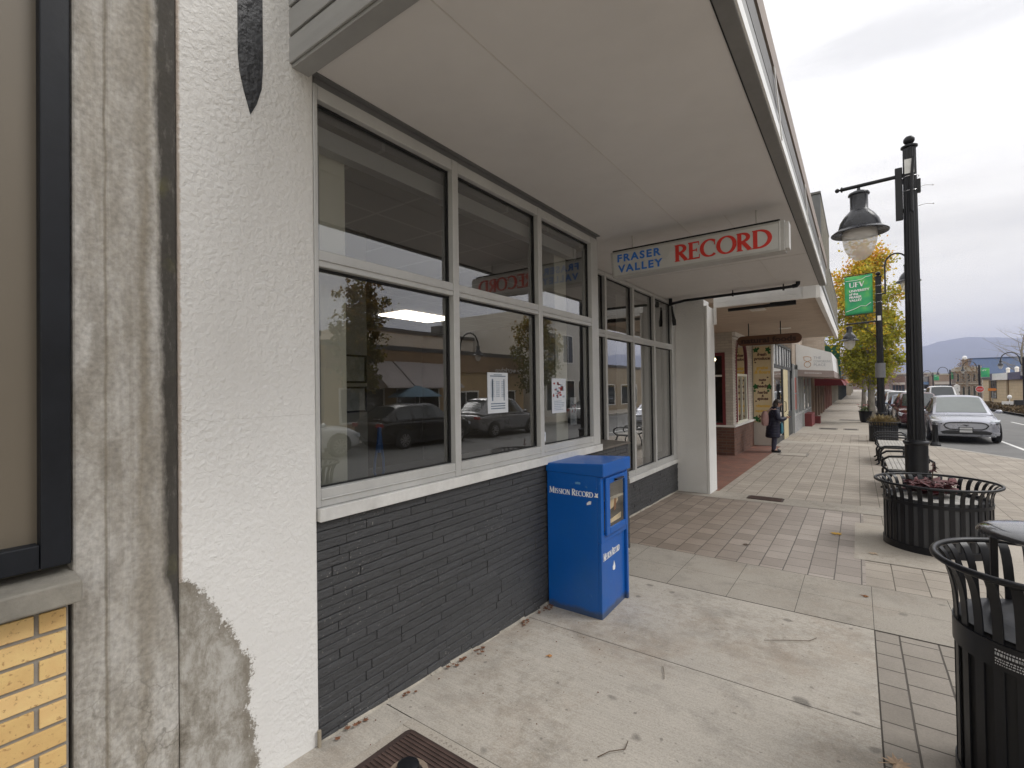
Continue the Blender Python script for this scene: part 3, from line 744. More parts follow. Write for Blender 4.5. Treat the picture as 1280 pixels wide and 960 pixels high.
mb = MB(); mb.box(-.60, -.352, 1.17, 8.95, 1.8225, 1.952); mb.build('coping', m_brownf, CN)
for y in (3.05, 5.0, 6.9):
    mb = MB(); mb.hexa([(-.351,y+.30,1.515),(-.346,y+.30,1.515),(-.346,y+.33,1.515),(-.351,y+.33,1.515),(-.351,y,1.80),(-.346,y,1.80),(-.346,y+.03,1.80),(-.351,y+.03,1.80)]); mb.build('joint_strap', M('bright_strap', (.80,.80,.79), .4, .1, .05, 3), CN)
mb = MB(); mb.box(-2.075, -.437, 1.178, 1.262, 1.470, 1.95)
for k in range(4): mb.box(-2.073, -.44, 1.166, 1.1775, 1.485+k*.13, 1.485+k*.13+.112)
mb.build('end_fascia', M('end_siding', (.33,.33,.325), .5, .1, .12, 2, stretch=(.5,1,6)), CN, bevel=.003)
mb = MB(); mb.box(-2.8, -.61, 1.263, 8.5, 1.61, 1.94); mb.build('canopy_roof', m_fasciad, CN)
# building body above and behind
mb = MB(); mb.box(-11, -2.101, .7235, 9.0, 1.62, 5.0); mb.build('upper_wall', m_stucco2, OF)
# rooms behind the glass
RM = MB()
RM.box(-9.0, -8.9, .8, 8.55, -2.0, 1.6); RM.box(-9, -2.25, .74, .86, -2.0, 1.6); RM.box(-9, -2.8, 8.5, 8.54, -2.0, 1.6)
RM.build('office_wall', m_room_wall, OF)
mb = MB(); mb.box(-8.9, -2.72, .86, 8.5, 1.38, 1.46); mb.box(-2.72, -2.18, .86, 4.31, 1.38, 1.46)
m, nt, b = _mat('ribbed_ceiling'); w = N(nt, 'ShaderNodeTexBrick'); w.inputs['Scale'].default_value = 1; w.inputs['Brick Width'].default_value = .6; w.inputs['Row Height'].default_value = .6
w.inputs['Mortar Size'].default_value = .012; w.offset = 0; w.inputs['Color1'].default_value = (.30,.295,.28,1); w.inputs['Color2'].default_value = (.28,.275,.26,1); w.inputs['Mortar'].default_value = (.42,.42,.4,1)
L(nt, coords(nt), w.inputs['Vector']); L(nt, w.outputs[0], b.inputs['Base Color']); b.inputs['Roughness'].default_value = .8
mb.build('office_ceiling', m, OF)
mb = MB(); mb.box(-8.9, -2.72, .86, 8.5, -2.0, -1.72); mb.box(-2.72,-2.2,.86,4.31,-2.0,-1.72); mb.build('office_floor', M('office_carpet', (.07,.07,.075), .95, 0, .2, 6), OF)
mb = MB(); mb.box(-2.42, -2.275, 1.36, 1.61, -1.72, 1.379); mb.build('office_column', m_cream, OF, bevel=.006)
mb = MB(); mb.box(-2.42, -2.275, 3.86, 4.08, -1.72, 1.379); mb.build('office_column', m_cream, OF, bevel=.006)
mb = MB(); mb.box(-3.5, -3.42, 1.75, 2.62, -1.72, 1.379); mb.build('office_partition', m_room_dark, OF)
# blinds: head boxes and gathered vertical vanes
mb = MB(); mb.box(-2.262, -2.19, 1.36, 4.14, 1.25, 1.35); mb.build('blind_head_box', M('blind_box', (.60,.62,.62), .5, 0, .05, 4), OF)
m_vane = M('blind_vane', (.42,.42,.40), .7, 0, .1, 3)
mb = MB()
for k in range(5): mb.box(-2.225, -2.165, 1.338+k*.010, 1.342+k*.010, -.44, 1.25)
mb.build('blind_vanes', m_vane, OF)
mb = MB()
for k in range(26):
    y = 6.55+k*.068; a = .5+.25*math.sin(k*1.7)
    dx, dy = .035*math.cos(a), .035*math.sin(a)
    mb.hexa([(-2.80-dx,y-dy,-1.1),(-2.797-dx,y-dy+.003,-1.1),(-2.797+dx,y+dy+.003,-1.1),(-2.80+dx,y+dy,-1.1),(-2.80-dx,y-dy,1.36),(-2.797-dx,y-dy+.003,1.36),(-2.797+dx,y+dy+.003,1.36),(-2.80+dx,y+dy,1.36)])
mb.build('blind_vanes', m_vane, OF)
# things inside the office
m_panel = EM('lit_ceiling_panel', (1,.90,.76), 6)
def clight(x0,x1,y0,y1,label):
    mb = MB(); mb.box(x0,x1,y0,y1,1.355,1.374); o = mb.build('ceiling_light', m_panel); tag(o, label, 'ceiling light', 'office ceiling lights')
clight(-6.9,-6.2,5.55,6.75,'glowing rectangular ceiling panel seen through the largest lower window pane')
m_art = M('faded_certificate', (.30,.31,.29), .5, 0, .35, 14)
for (a, b, zl, zh, lab) in ((2.37,2.60,.075,.31,'upper black framed certificate on the dim office partition'),(2.37,2.60,-.17,.045,'lower black framed picture on the dim office partition')):
    p = thing('picture_frame', lab, 'picture', (-3.42,(a+b)/2,zl), 0, 'framed pictures in the office'); O_ = (-3.42,(a+b)/2,zl)
    mb = MB(); mb.box(-3.419,-3.395,a,b,zl,zl+.016); mb.box(-3.419,-3.395,a,b,zh-.016,zh); mb.box(-3.419,-3.395,a,a+.014,zl+.016,zh-.016); mb.box(-3.419,-3.395,b-.014,b,zl+.016,zh-.016)
    rel(mb,O_).build('frame', m_black, p)
    mb = MB(); mb.box(-3.419,-3.41,a+.014,b-.014,zl+.016,zh-.016); rel(mb,O_).build('picture', m_art, p)
# blue cord loop hanging inside the glass
pts = [(-2.30,1.845,-.22),(-2.30,1.835,-.30),(-2.30,1.812,-.40),(-2.30,1.806,-.47),(-2.30,1.825,-.515),(-2.30,1.858,-.52),(-2.30,1.875,-.47),(-2.30,1.872,-.40),(-2.30,1.858,-.30),(-2.30,1.848,-.22)]
mb = MB(); mb.tube(pts, .008, 7); mb.tube([(-2.30,1.846,-.21),(-2.30,1.840,-.36)], .012, 7)
tag(mb.build('cord_loop', M('blue_cord', (.03,.09,.25), .5), smooth=True), 'blue cord hanging in a loop behind the first lower pane', 'cord')
# desk with blue front
dk = thing('office_desk', 'blue fronted desk with a pale top behind the middle window', 'desk', (-3.4,4.4,-1.72)); O_ = (-3.4,4.4,-1.72)
mb = MB(); mb.box(-3.75,-2.95,3.95,5.0,-.775,-.74); rel(mb,O_).build('desk_top', M('desk_laminate', (.34,.34,.38), .4), dk, bevel=.004)
mb = MB(); mb.box(-3.0,-2.98,3.98,4.97,-1.72,-.776); mb.box(-3.72,-3.001,3.98,4.0,-1.72,-.776); mb.box(-3.72,-3.001,4.95,4.97,-1.72,-.776); rel(mb,O_).build('desk_panel', M('blue_desk_panel', (.04,.06,.14), .5), dk)
# notices taped to the glass
def notice_mat(name, ink, k):
    m, nt, b = _mat(name)
    return m
m_paper = M('notice_paper', (.66,.69,.74), .7, 0, .05, 9)
m_ink = M('printed_ink', (.14,.19,.26), .7, 0, .4, 30); m_inkr = M('red_print', (.34,.07,.08), .7, 0, .5, 30); m_inkl = M('pale_print', (.40,.46,.54), .7, 0, .2, 30)
def notice(name, label, y0, y1, z0, z1, kind, xg=-2.1026):
    p = thing(name, label, 'notice', (xg, y0, z0), 0, 'notices taped to the office glass')
    mb = MB(); mb.box(0, .002, 0, y1-y0, 0, z1-z0); mb.build('paper', m_paper, p)
    w, h = y1-y0, z1-z0; rnd = random.Random(int(y0*100)); ink = MB(); pic = MB()
    def q(b_, a, c_, u, v): b_.box(.0021,.0027,a*w,c_*w,u*h,v*h)
    if kind == 0:
        q(ink,.12,.88,.90,.925); q(ink,.3,.7,.94,.955)
        for k in range(9):
            for j in range(3): q(pic,.14+j*.26,.32+j*.26,.40+k*.045,.425+k*.045)
        q(ink,.2,.26,.30,.84); q(ink,.78,.82,.30,.84)
        for k in range(3): q(ink,.15,.85,.10+k*.06,.125+k*.06)
    elif kind == 1:
        for k in range(26):
            a, u = rnd.uniform(.05,.75), rnd.uniform(.42,.84); q(pic if k % 3 else ink,a,a+rnd.uniform(.06,.2),u,u+rnd.uniform(.03,.09))
        for k in range(6): q(ink,.15,rnd.uniform(.6,.9),.08+k*.05,.105+k*.05)
    else:
        q(ink,.2,.8,.15,.45); q(pic,.15,.85,.55,.85)
    if ink.v: ink.build('print', m_ink if kind != 1 else m_inkl, p)
    if pic.v: pic.build('picture', m_inkl if kind == 0 else m_inkr if kind == 1 else m_ink, p)
notice('window_notice','tall white printed notice taped to the middle lower window pane',2.625,2.865,-.165,.125,0)
notice('window_notice','notice with red lettered picture on the narrow third pane',3.495,3.735,-.205,.092,1)
notice('window_sticker','small blue and white sticker low in the corner of the narrow third pane',3.30,3.385,-.43,-.355,2)
notice('window_notice','crumpled flyer with red streak leaning in the far corner of the narrow third pane',3.99,4.11,-.34,-.08,1,-2.20)
# ------------------------------------------------------------------ newspaper box
def _blue():
    m = M('blue_enamel', (.002,.092,.39), .34, 0, .08, 3, .04, 40, .002); nt = m.node_tree; b = nt.nodes['Principled BSDF']
    src = b.inputs['Base Color'].links[0].from_socket; v = coords(nt); s = N(nt, 'ShaderNodeSeparateXYZ'); L(nt, v, s.inputs[0])
    sp = math_(nt, 'MULTIPLY', ramp(nt, noise(nt, v, 30, 8, .75), [(.60,0),(.66,1)]), ramp(nt, noise(nt, v, 3.2, 4), [(.50,0),(.62,.55)]))
    c = mixc(nt, sp, src, (.12,.25,.46))
    fade = ramp(nt, noise(nt, coords(nt,(1,1,.6)), 2.4, 7, .7), [(.45,0),(.72,.55)]); c = mixc(nt, fade, c, (.012,.10,.30))
    foot = math_(nt, 'SUBTRACT', math_(nt, 'ADD', .03, math_(nt, 'MULTIPLY', noise(nt, v, 12, 8, .75), .09)), s.outputs[2])
    c = mixc(nt, ramp(nt, math_(nt, 'MULTIPLY', foot, 30, True), [(0,0),(1,.7)]), c, (.06,.065,.06))
    sc_ = math_(nt, 'MULTIPLY', ramp(nt, noise(nt, coords(nt,(1,1,14)), 9, 5, .7), [(.66,0),(.70,.5)]), ramp(nt, noise(nt, v, 2, 2), [(.48,0),(.6,1)]))
    c = mixc(nt, sc_, c, (.06,.14,.30))
    L(nt, c, b.inputs['Base Color']); return m
m_blue = _blue()
bz = gz(3.55)-.002
nb = thing('newspaper_box', 'blue metal newspaper box standing against the dark brick wall', 'newspaper box', (-1.81,3.56,bz)); nb.scale = (1,1,.964)
# local: x from -.235 (back) to .235 (front), y -.25..+.25, z up
H_ = 1.222
mb = MB(); mb.hexa([(-.235,-.255,.0),(.228,-.255,.0),(.228,.255,.0),(-.235,.255,.0),(-.235,-.255,1.125),(.236,-.255,1.125),(.236,.255,1.125),(-.235,.255,1.125)])
# front opening is closed by the door parts; body stays a solid box set 12 mm behind the front frame
for i in range(len(mb.v)):
    x,y,z = mb.v[i]
    if x > 0: mb.v[i] = (.205,y,z)
mb.build('body', m_blue, nb, bevel=.004)
mb = MB(); mb.hexa([(-.243,-.262,1.126),(.262,-.262,1.118),(.262,.262,1.118),(-.243,.262,1.126),(-.243,-.262,1.195),(.262,-.262,1.222),(.262,.262,1.222),(-.243,.262,1.195)])
mb.build('hood', m_blue, nb, bevel=.008, seg=3)
fr = MB()
fr.box(.2055,.236,-.255,-.205,.6005,1.116); fr.box(.2055,.236,.225,.255,0,1.116); fr.box(.2055,.234,-.204,.224,.60,.66); fr.box(.2055,.234,-.204,.224,1.085,1.116); fr.hexa([(.2055,-.2545,0),(.232,-.2545,0),(.212,.224,0),(.2055,.224,0),(.2055,-.2545,.599),(.2345,-.2545,.599),(.214,.224,.599),(.2055,.224,.599)])
fr.build('front_panel', m_blue, nb, bevel=.003)
dr = MB()
dr.box(.236,.254,-.196,-.130,.650,1.098); dr.box(.236,.254,.165,.214,.650,1.098); dr.box(.236,.254,-.129,.164,.650,.700); dr.box(.236,.254,-.129,.164,1.050,1.098)
door = dr.build('door', m_blue, nb, bevel=.004)
mb = MB(); mb.box(.254,.278,-.05,.09,1.066,1.080); mb.box(.254,.262,-.06,.10,1.060,1.066); mb.build('handle', m_blackgloss, door, bevel=.004)
mb = MB(); mb.quad((.243,-.13,.70),(.243,.165,.70),(.243,.165,1.05),(.243,-.13,1.05)); mb.build('window', GLASS('scratched_window', (.90,.87,.80), .22, .015, 1.45, .05), door)
mb = MB(); mb.box(.2056,.2075,-.204,.224,.661,1.084); mb.build('inside_back', M('dark_box_inside', (.05,.05,.045), .8, 0, .3, 9), nb)  # flat dark panel set close behind the door window
mb = MB(); mb.box(.209,.233,-.15,.19,.905,.918); mb.build('inside_shelf', M('metal_shelf', (.33,.32,.29), .6, 0, .2, 9), nb)
mb = MB(); mb.prism([(.2085,-.14,.80),(.2085,.06,.84),(.2085,.11,.87),(.2085,.10,.905),(.2085,-.13,.895)], (.004,0,0)); mb.prism([(.213,-.13,.71),(.213,.15,.715),(.213,.16,.76),(.213,-.12,.735)], (.004,0,0))
mb.build('old_paper', M('yellowed_newsprint', (.62,.52,.36), .9, 0, .25, 12), nb)
mb = MB(); mb.prism([(.2130,.02,.80),(.2130,.06,.805),(.2130,.075,.90),(.2130,.04,.90)], (.002,0,0)); mb.build('rust_streak', M('rust', (.25,.10,.03), .9, 0, .4, 20), nb)
lt = MB(); MR = [('M',1),('I',.8),('S',.8),('S',.8),('I',.8),('O',.8),('N',.8),(' ',.8),('R',1),('E',.8),('C',.8),('O',.8),('R',.8),('D',.8)]
serif_text(lt, MR, (-.213,-.2552,.952), (1,0,0), (0,0,1), .052, .385, .001)
# small leaf emblem after the words
lt.prism([(.178,-.2556,.958),(.192,-.2556,.975),(.186,-.2556,.992),(.200,-.2556,.985),(.214,-.2556,.992),(.209,-.2556,.972),(.214,-.2556,.957)], (0,-.001,0))
lt.prism([(.118,-.2556,.888),(.152,-.2556,.898),(.156,-.2556,.922),(.138,-.2556,.922),(.118,-.2556,.904)], (0,-.001,0))
lt.build('lettering', m_letter_white, nb)
lt = MB(); fx = lambda y, z: .232-.020*(y+.2545)/.4785+.0025*z/.6
serif_text(lt, MR, (0,-.225,.455), (0,1,.0), (0,0,1), .060, .33, .001)
lt.v = [(x+fx(y,z)+.0012, y, z) for x, y, z in lt.v]; n0 = len(lt.v)
# flame shaped leaf emblem
e = [(0,0),(.028,.008),(.034,.04),(.022,.075),(.004,.115),(-.006,.075),(-.03,.05),(-.026,.012)]
lt.prism([(fx(-.02,.35)+.002,-.02+a*.75,.325+b*.68) for a,b in e], (.001,0,0))
lt.build('lettering', m_letter_white, nb)
mb = MB()
for s in (-1,1): mb.box(-.2,.2,s*.2565-.001,s*.2565+.001,1.06,1.075) if s > 0 else None
mb.box(.02,.065,-.2572,-.2550,1.045,1.062)
mb.build('paint_scuff', M('scuffed_paint', (.10,.26,.48), .5, 0, .3, 30), nb)

# ------------------------------------------------------------------ hanging light box sign: FRASER VALLEY RECORD
sg = thing('hanging_sign', 'white light box sign with red and blue lettering hanging under the office canopy', 'sign', (-1.19,4.50,1.215))
mb = MB(); mb.hexa([(-.755,-.068,-.128),(.735,-.068,-.118),(.735,.068,-.118),(-.755,.068,-.128),(-.775,-.068,.128),(.735,-.068,.128),(.735,.068,.128),(-.775,.068,.128)])
mb.build('sign_case', M('sign_case_metal', (.42,.41,.39), .45, .2, .12, 6), sg, bevel=.004)
fc = MB(); fc.hexa([(-.735,-.0705,-.108),(.69,-.0705,-.098),(.69,-.0685,-.098),(-.735,-.0685,-.108),(-.75,-.0705,.108),(.69,-.0705,.108),(.69,-.0685,.108),(-.75,-.0685,.108)])
fc.build('sign_face', m_plastic_white, sg)
mb = MB(); mb.box(.692,.704,-.0712,-.066,-.118,.128); mb.box(.7355,.765,-.055,.055,-.10,.115); mb.build('end_cap', M('end_cap', (.55,.54,.52), .4, .2, .1, 6), sg, bevel=.003)
lt = MB(); serif_text(lt, [(c,1) for c in 'RECORD'], (-.145,-.0706,-.070), (1,0,0), (0,0,1), .152, .79, .002)
lt.build('record_lettering', m_letter_red, sg)
for s, z, w, x in (('FRASER', .022, .43, -.705), ('VALLEY', -.082, .44, -.690)):
    text_obj('lettering', s, (x,-.0706,z), (1,0,0), (0,0,1), .098, m_letter_blue, sg, w, .001, spacing=1.25, off=.0035)
for x in (-.585,.515):
    mb = MB(); mb.tube([(x,.03,.128),(x,.03,.284)], .006, 6); mb.build('hanger', M('painted_rod', (.5,.48,.45), .5), sg)
mb = MB(); mb.box(-.76,.70,-.05,.05,.129,.147); mb.build('dark_top_bar', m_dark, sg)  # thin dark bar along the top edge of the case
lt = MB(); serif_text(lt, [(c,1) for c in 'RECORD'], (.175,.0706,-.068), (-1,0,0), (0,0,1), .152, .80, .002)
# back face, coloured darker and browner than the front
fcb = MB(); fcb.box(-.735,.69,.0683,.0704,-.10,.108); fcb.build('sign_face', M('brown_sign_face', (.17,.15,.13), .4, 0, .1, 4), sg); lt.v=[(x-.0,y,z) for x,y,z in lt.v]; lt.build('record_lettering', m_letter_red, sg)
for s, z in (('FRASER', .022), ('VALLEY', -.082)): text_obj('lettering', s, (.62,.0706,z), (-1,0,0), (0,0,1), .098, m_letter_blue, sg, .40, .001, spacing=1.25, off=.0035)

# ------------------------------------------------------------------ sprinkler pipe under the end of the canopy
mb = MB(); zp = 1.435
mb.tube([(-2.52,8.12,zp-.03),(-2.3,8.11,zp),(-.86,8.04,zp+.005),(-.74,8.03,zp+.008)], .022, 10)
mb.tube([(-.74,8.03,zp+.008),(-.69,8.02,zp+.012),(-.672,8.015,zp+.03),(-.668,8.012,zp+.07)], .030, 10)
mb.tube([(-2.53,8.12,zp+.06),(-2.53,8.12,zp-.06)], .03, 10)
for x in (-1.55,-.86): mb.tube([(x,8.07,zp-.03),(x,8.07,1.50)], .009, 6); mb.tube([(x-.012,8.07,zp),(x+.012,8.07,zp)], .031, 10)
tag(mb.build('sprinkler_pipe', m_black, smooth=True), 'thin dark sprinkler pipe under the far end of the office canopy', 'pipe')
# hanging black hose nozzle by the pillar
mb = MB(); mb.tube([(-2.55,8.25,1.39),(-2.545,8.27,1.27),(-2.53,8.28,1.16)], [.014,.02,.03], 8); mb.tube([(-2.53,8.28,1.16),(-2.525,8.29,1.06)], [.036,.03], 8)
tag(mb.build('spotlight', m_black, smooth=True), 'small black spotlight fixed where the window meets the far stucco pillar', 'spotlight')
# utility stub pipe at pillar foot
mb = MB(); mb.tube([(-2.035,1.274,gz(1.27)-.03),(-2.035,1.274,gz(1.27)+.08)], .009, 8)
tag(mb.build('pipe_stub', M('dull_pipe', (.30,.26,.2), .8), smooth=True), 'short rusty pipe stub at the foot of the near stucco pillar', 'pipe')

# ------------------------------------------------------------------ covers let into the pavement
def cover(name, label, x0, x1, y0, y1, cat='cover', cap=True):
    zc = gz((y0+y1)/2); t = thing(name, label, cat, ((x0+x1)/2,(y0+y1)/2,zc))
    w, h = (x1-x0)/2, (y1-y0)/2; sl = (gz(y1)-gz(y0))/(y1-y0)
    def Z(mb):
        mb.v = [(x,y,z+sl*y) for x,y,z in mb.v]; return mb
    mb = MB(); r = .03
    ring = [(w-r+r*math.cos(a), h-r+r*math.sin(a)) for a in (0,.5,1.05,PI/2)]; ring += [(-w+r+r*math.cos(a), h-r+r*math.sin(a)) for a in (PI/2,2.1,2.6,PI)]
    ring += [(-w+r+r*math.cos(a), -h+r+r*math.sin(a)) for a in (PI,3.6,4.2,4.71)]; ring += [(w-r+r*math.cos(a), -h+r+r*math.sin(a)) for a in (4.71,5.2,5.8,2*PI)]
    mb.prism([(x,y,.004) for x,y in ring], (0,0,.006))
    n = int(2*h/.021)
    Z(mb).build('plate', M('rusty_iron_plate', (.055,.036,.031), .75, .2, .35, 12, .3, 70, .003), t)
    mb = MB()
    for i in range(n):
        y = -h+.012+i*.021
        mb.box(-w+.03, w-.03, y, y+.011, .0102, .0135)
    Z(mb).build('tread_rib', M('iron_rib', (.085,.054,.045), .7, .2, .35, 12), t)
    return t, w, h, sl
t, w, h, sl = cover('meter_cover', 'rusty ribbed iron meter cover with a black cap in the near pavement', -1.79, -1.22, .93, 1.60)
t.location.z += .006
mb = MB(); mb.lathe([(.001,.055),(.035,.055),(.046,.048),(.052,.02),(.060,.016),(.062,.012)], (-.075,.135,0), 20); mb.v=[(x,y,z+sl*y) for x,y,z in mb.v]
mb.build('cap', m_black, t, smooth=True)
mb = MB(); mb.lathe([(.064,.0135),(.085,.014),(.088,.011)], (-.075,.135,0), 20); mb.v=[(x,y,z+sl*y) for x,y,z in mb.v]; mb.build('broken_edge', M('exposed_mortar', (.22,.17,.13), .95, 0, .4, 30), t)
fw = MB()
for (a,b,c_,d) in ((-w-.055,w+.055,h+.002,h+.062),(-w-.055,w+.055,-h-.062,-h-.002),(-w-.055,-w-.002,-h,h),(w+.002,w+.055,-h,h)): fw.box(a,b,c_,d,-.03,.0055)
fw.v=[(x,y,z+sl*y) for x,y,z in fw.v]; fw.build('cover_frame', m_pad, t, bevel=.003)
mb = MB()
for i in range(17):
    x = -w*.62+i*.031; q_ = .006+.005*abs(math.sin(i*2.3)); mb.tube([(x,h+.02,.006),(x+q_,h+.036,.006),(x+.016,h+.022+q_*.5,.006)], .0016, 4)
mb.v=[(x,y,z+sl*y) for x,y,z in mb.v]; mb.build('stamped_marks', M('faint_stamp', (.24,.215,.185), .9, 0, .2, 20), t)
cover('vault_cover', 'narrow dark iron cover strip in the slab band beside the far stucco pillar', -1.50, -.98, 8.52, 8.80)
for (x0,x1,y0,y1,l) in ((-1.82,-1.12,14.9,15.6,'pale square vault lid in the pavement in front of the waiting person'),(-1.45,-.75,25.2,26.1,'dark utility lid in the pavement nearest the awning shop'),(-.55,.0,25.2,26.1,'dark utility lid in mid pavement, right of its twin'),(-.9,.2,32.6,33.6,'far dark utility lid beyond the pair of lids')):
    z0 = gz(y0); t = thing('pavement_cover', l, 'cover', ((x0+x1)/2,(y0+y1)/2,z0)); w, h = (x1-x0)/2,(y1-y0)/2
    mb = MB(); mb.box(-w,w,-h,-h+.07,-.02,.008); mb.box(-w,w,h-.07,h,-.02,.006); mb.box(-w,-w+.05,-h+.07,h-.07,-.02,.007); mb.box(w-.05,w,-h+.07,h-.07,-.02,.007); mb.build('lid_frame', M('worn_steel', (.22,.20,.17), .7, .2, .3, 8), t)
    mb = MB(); mb.box(-w+.055,w-.055,-h+.075,h-.075,-.02,.0065); mb.build('lid', m_pad if 'pale' in l else M('dark_lid', (.10,.09,.08), .8, .1, .3, 8), t)

# ------------------------------------------------------------------ litter bin with flared slats
def flared_basket(t, R0, RT, zc, zt, nsl, sw, zb=.06, th=.006):
    """slats rise straight at R0 and flare to RT at zt; rings and rim included"""
    def slat(a):
        mb = MB(); P = []
        for i in range(12):
            u = i/11
            if u < .4: z = zb+(zc-zb)*u/.4; r = R0
            else:
                q = (u-.4)/.6; z = zc+(zt-zc)*math.sin(q*PI/2)**.9; r = R0+(RT-R0)*(1-math.cos(q*PI/2))**1.0
            P.append((r,z))
        ca, sa = math.cos(a), math.sin(a); vs = []
        for r, z in P:
            for rr, tt in ((r,-sw/2),(r+th,-sw/2),(r+th,sw/2),(r,sw/2)):
                vs.append((rr*ca-tt*sa, rr*sa+tt*ca, z))
        rings = [vs[4*i:4*i+4] for i in range(len(P))]
        mb.loft(rings); return mb
    al = MB()
    for k in range(nsl):
        s = slat(2*PI*(k+.5)/nsl); al.add(s.v, s.f)
    al.build('slats', m_black, t, smooth=60)
    def ring(r, z, rad, n=56): 
        mb = MB(); mb.tube([(r*math.cos(2*PI*i/n), r*math.sin(2*PI*i/n), z) for i in range(n)], rad, 10, closed=True); return mb
    ring(RT, zt, .0135).build('rim', m_black, t, smooth=True)
    return ring
BINL = (.625, 2.86, gz(2.86))
bn = thing('litter_bin', 'black slatted litter bin with flared rim and domed lid at the right edge', 'litter bin', BINL)
flared_basket(bn, .292, .362, .70, .965, 26, .036)
mb = MB(); mb.lathe([(.300,.60),(.304,.60),(.304,.70),(.300,.70)], n=56); mb.build('band', m_black, bn, smooth=True)
mb = MB(); mb.lathe([(.300,.03),(.304,.03),(.304,.08),(.300,.08)], n=56); mb.build('base_ring', m_black, bn, smooth=True)
mb = MB(); mb.lathe([(.05,.02),(.270,.02),(.286,.03),(.289,.70),(.262,.72),(.250,.70),(.245,.2)], n=48); mb.build('liner', m_dark, bn, smooth=True)
mb = MB(); mb.lathe([(.29,.72),(.18,.735),(.172,.73)], n=48); mb.build('collar_plate', m_black, bn, smooth=True)
mb = MB(); mb.lathe([(.0001,1.128),(.10,1.124),(.17,1.114),(.205,1.104),(.220,1.092),(.221,1.086),(.212,1.082),(.0001,1.090)], n=48); mb.build('lid', M('worn_gloss_black', (.016,.017,.02), .16, 0, .3, 7, .25, 9, .006, coat=.8), bn, smooth=True)
for k in range(4):
    a = PI*.25+k*PI/2+.62; mb = MB(); x, y = .165*math.cos(a), .165*math.sin(a); mb.box(x-.012,x+.012,y-.012,y+.012,.735,1.093); mb.build('lid_post', m_black, bn, bevel=.003)
# decal: rows of tiny white print on the band, wrapped round it
dl = MB()
for r, (z, n, h) in enumerate(((.672,20,.006),(.655,26,.011),(.640,24,.005),(.630,22,.005),(.620,24,.004))):
    rn = random.Random(r)
    a = -2.32
    while a < -1.75:
        w = rn.uniform(.008,.03)
        P = [(.3052*math.cos(q), .3052*math.sin(q)) for q in (a, a+w)]
        dl.quad((*P[0],z),(*P[1],z),(*P[1],z+h),(*P[0],z+h)); a += w+.010
dl.build('decal', M('decal_print', (.45,.46,.48), .5, 0, .1, 20), bn)

# ------------------------------------------------------------------ round slatted planters
def wine_leaves(mb, cx, cy, z, R, n, seed, size=(.05,.11), zj=.08):
    rnd = random.Random(seed)
    for i in range(n):
        r = R*math.sqrt(rnd.random()); a = rnd.uniform(0,2*PI); c = Vector((cx+r*math.cos(a), cy+r*math.sin(a), z+rnd.uniform(0,zj)))
        s = rnd.uniform(*size); b = rnd.uniform(0,2*PI); d = Vector((math.cos(b), math.sin(b), rnd.uniform(-.5,.6))).normalized()
        w = d.cross(Vector((rnd.uniform(-.4,.4),rnd.uniform(-.4,.4),1))).normalized(); u = w.cross(d)
        P = [c-d*s, c-d*s*.3+w*s*.45+u*s*.1, c+d*s*.4+w*s*.3-u*s*.05, c+d*s, c+d*s*.4-w*s*.3-u*s*.05, c-d*s*.3-w*s*.45+u*s*.1]
        mb.poly(P)
def planter(label, loc):
    t = thing('planter', label, 'planter', loc, 0, 'round black slatted planters')
    flared_basket(t, .452, .532, .565, .715, 34, .042)
    mb = MB(); mb.lathe([(.459,.50),(.464,.50),(.464,.535),(.459,.535)], n=64); mb.build('band', m_black, t, smooth=True)
    mb = MB(); mb.lathe([(.40,.0),(.468,.0),(.468,.075),(.455,.08)], n=64); mb.build('base_ring', m_black, t, smooth=True)
    mb = MB(); mb.lathe([(.42,.02),(.449,.03),(.449,.53),(.44,.565),(.425,.56),(.42,.50)], n=64); mb.build('liner', M('grey_planter_liner', (.045,.046,.05), .5, 0, .2, 6), t, smooth=True)
    mb = MB(); mb.lathe([(.0001,.53),(.2,.545),(.35,.535),(.424,.505)], n=40); mb.build('soil', M('pale_gravel_mulch', (.33,.32,.30), .95, 0, .35, 18, .8, 50, .012), t)
    return t
p1 = planter('near round black slatted planter holding wilted wine red leaves', (.675,7.03,gz(7.03)+.004))
mb = MB(); wine_leaves(mb, -.03, .12, .58, .22, 210, 4, (.035,.085), .12); pl = mb.build('plant', m_leafred, p1, fixn=False)
mb = MB(); mb.tube([(-.03,.12,.55),(-.01,.12,.75),(.0,.12,.92)], .005, 5); mb.build('stem', m_twig, pl)
mb = MB(); wine_leaves(mb, .0, .12, .80, .03, 14, 9, (.02,.035), .12); mb.build('seed_head', m_leafred, pl, fixn=False)
p2 = planter('farther black slatted planter with dry straw coloured plants beyond the benches', (.68,20.55,gz(20.55)+.002)); p2.scale = (.86,.86,.92)
m_dry = M('dry_grass', (.26,.20,.095), .9, 0, .4, 9)
mb = MB(); rnd = random.Random(8)
for i in range(1500):
    a = rnd.uniform(0,2*PI); r = .40*math.sqrt(rnd.random()); b = rnd.uniform(0,2*PI); l = rnd.uniform(.20,.52)*(1-.55*r*r/.16)
    c = Vector((r*math.cos(a), r*math.sin(a), .60)); d = Vector((math.cos(b)*.8, math.sin(b)*.8, 1)).normalized(); w = Vector((-math.sin(b), math.cos(b), 0))*.010
    mb.poly([c-w, c+w, c+d*l+w*.4, c+d*l-w*.4])
mb.build('plant', m_dry, p2, fixn=False)

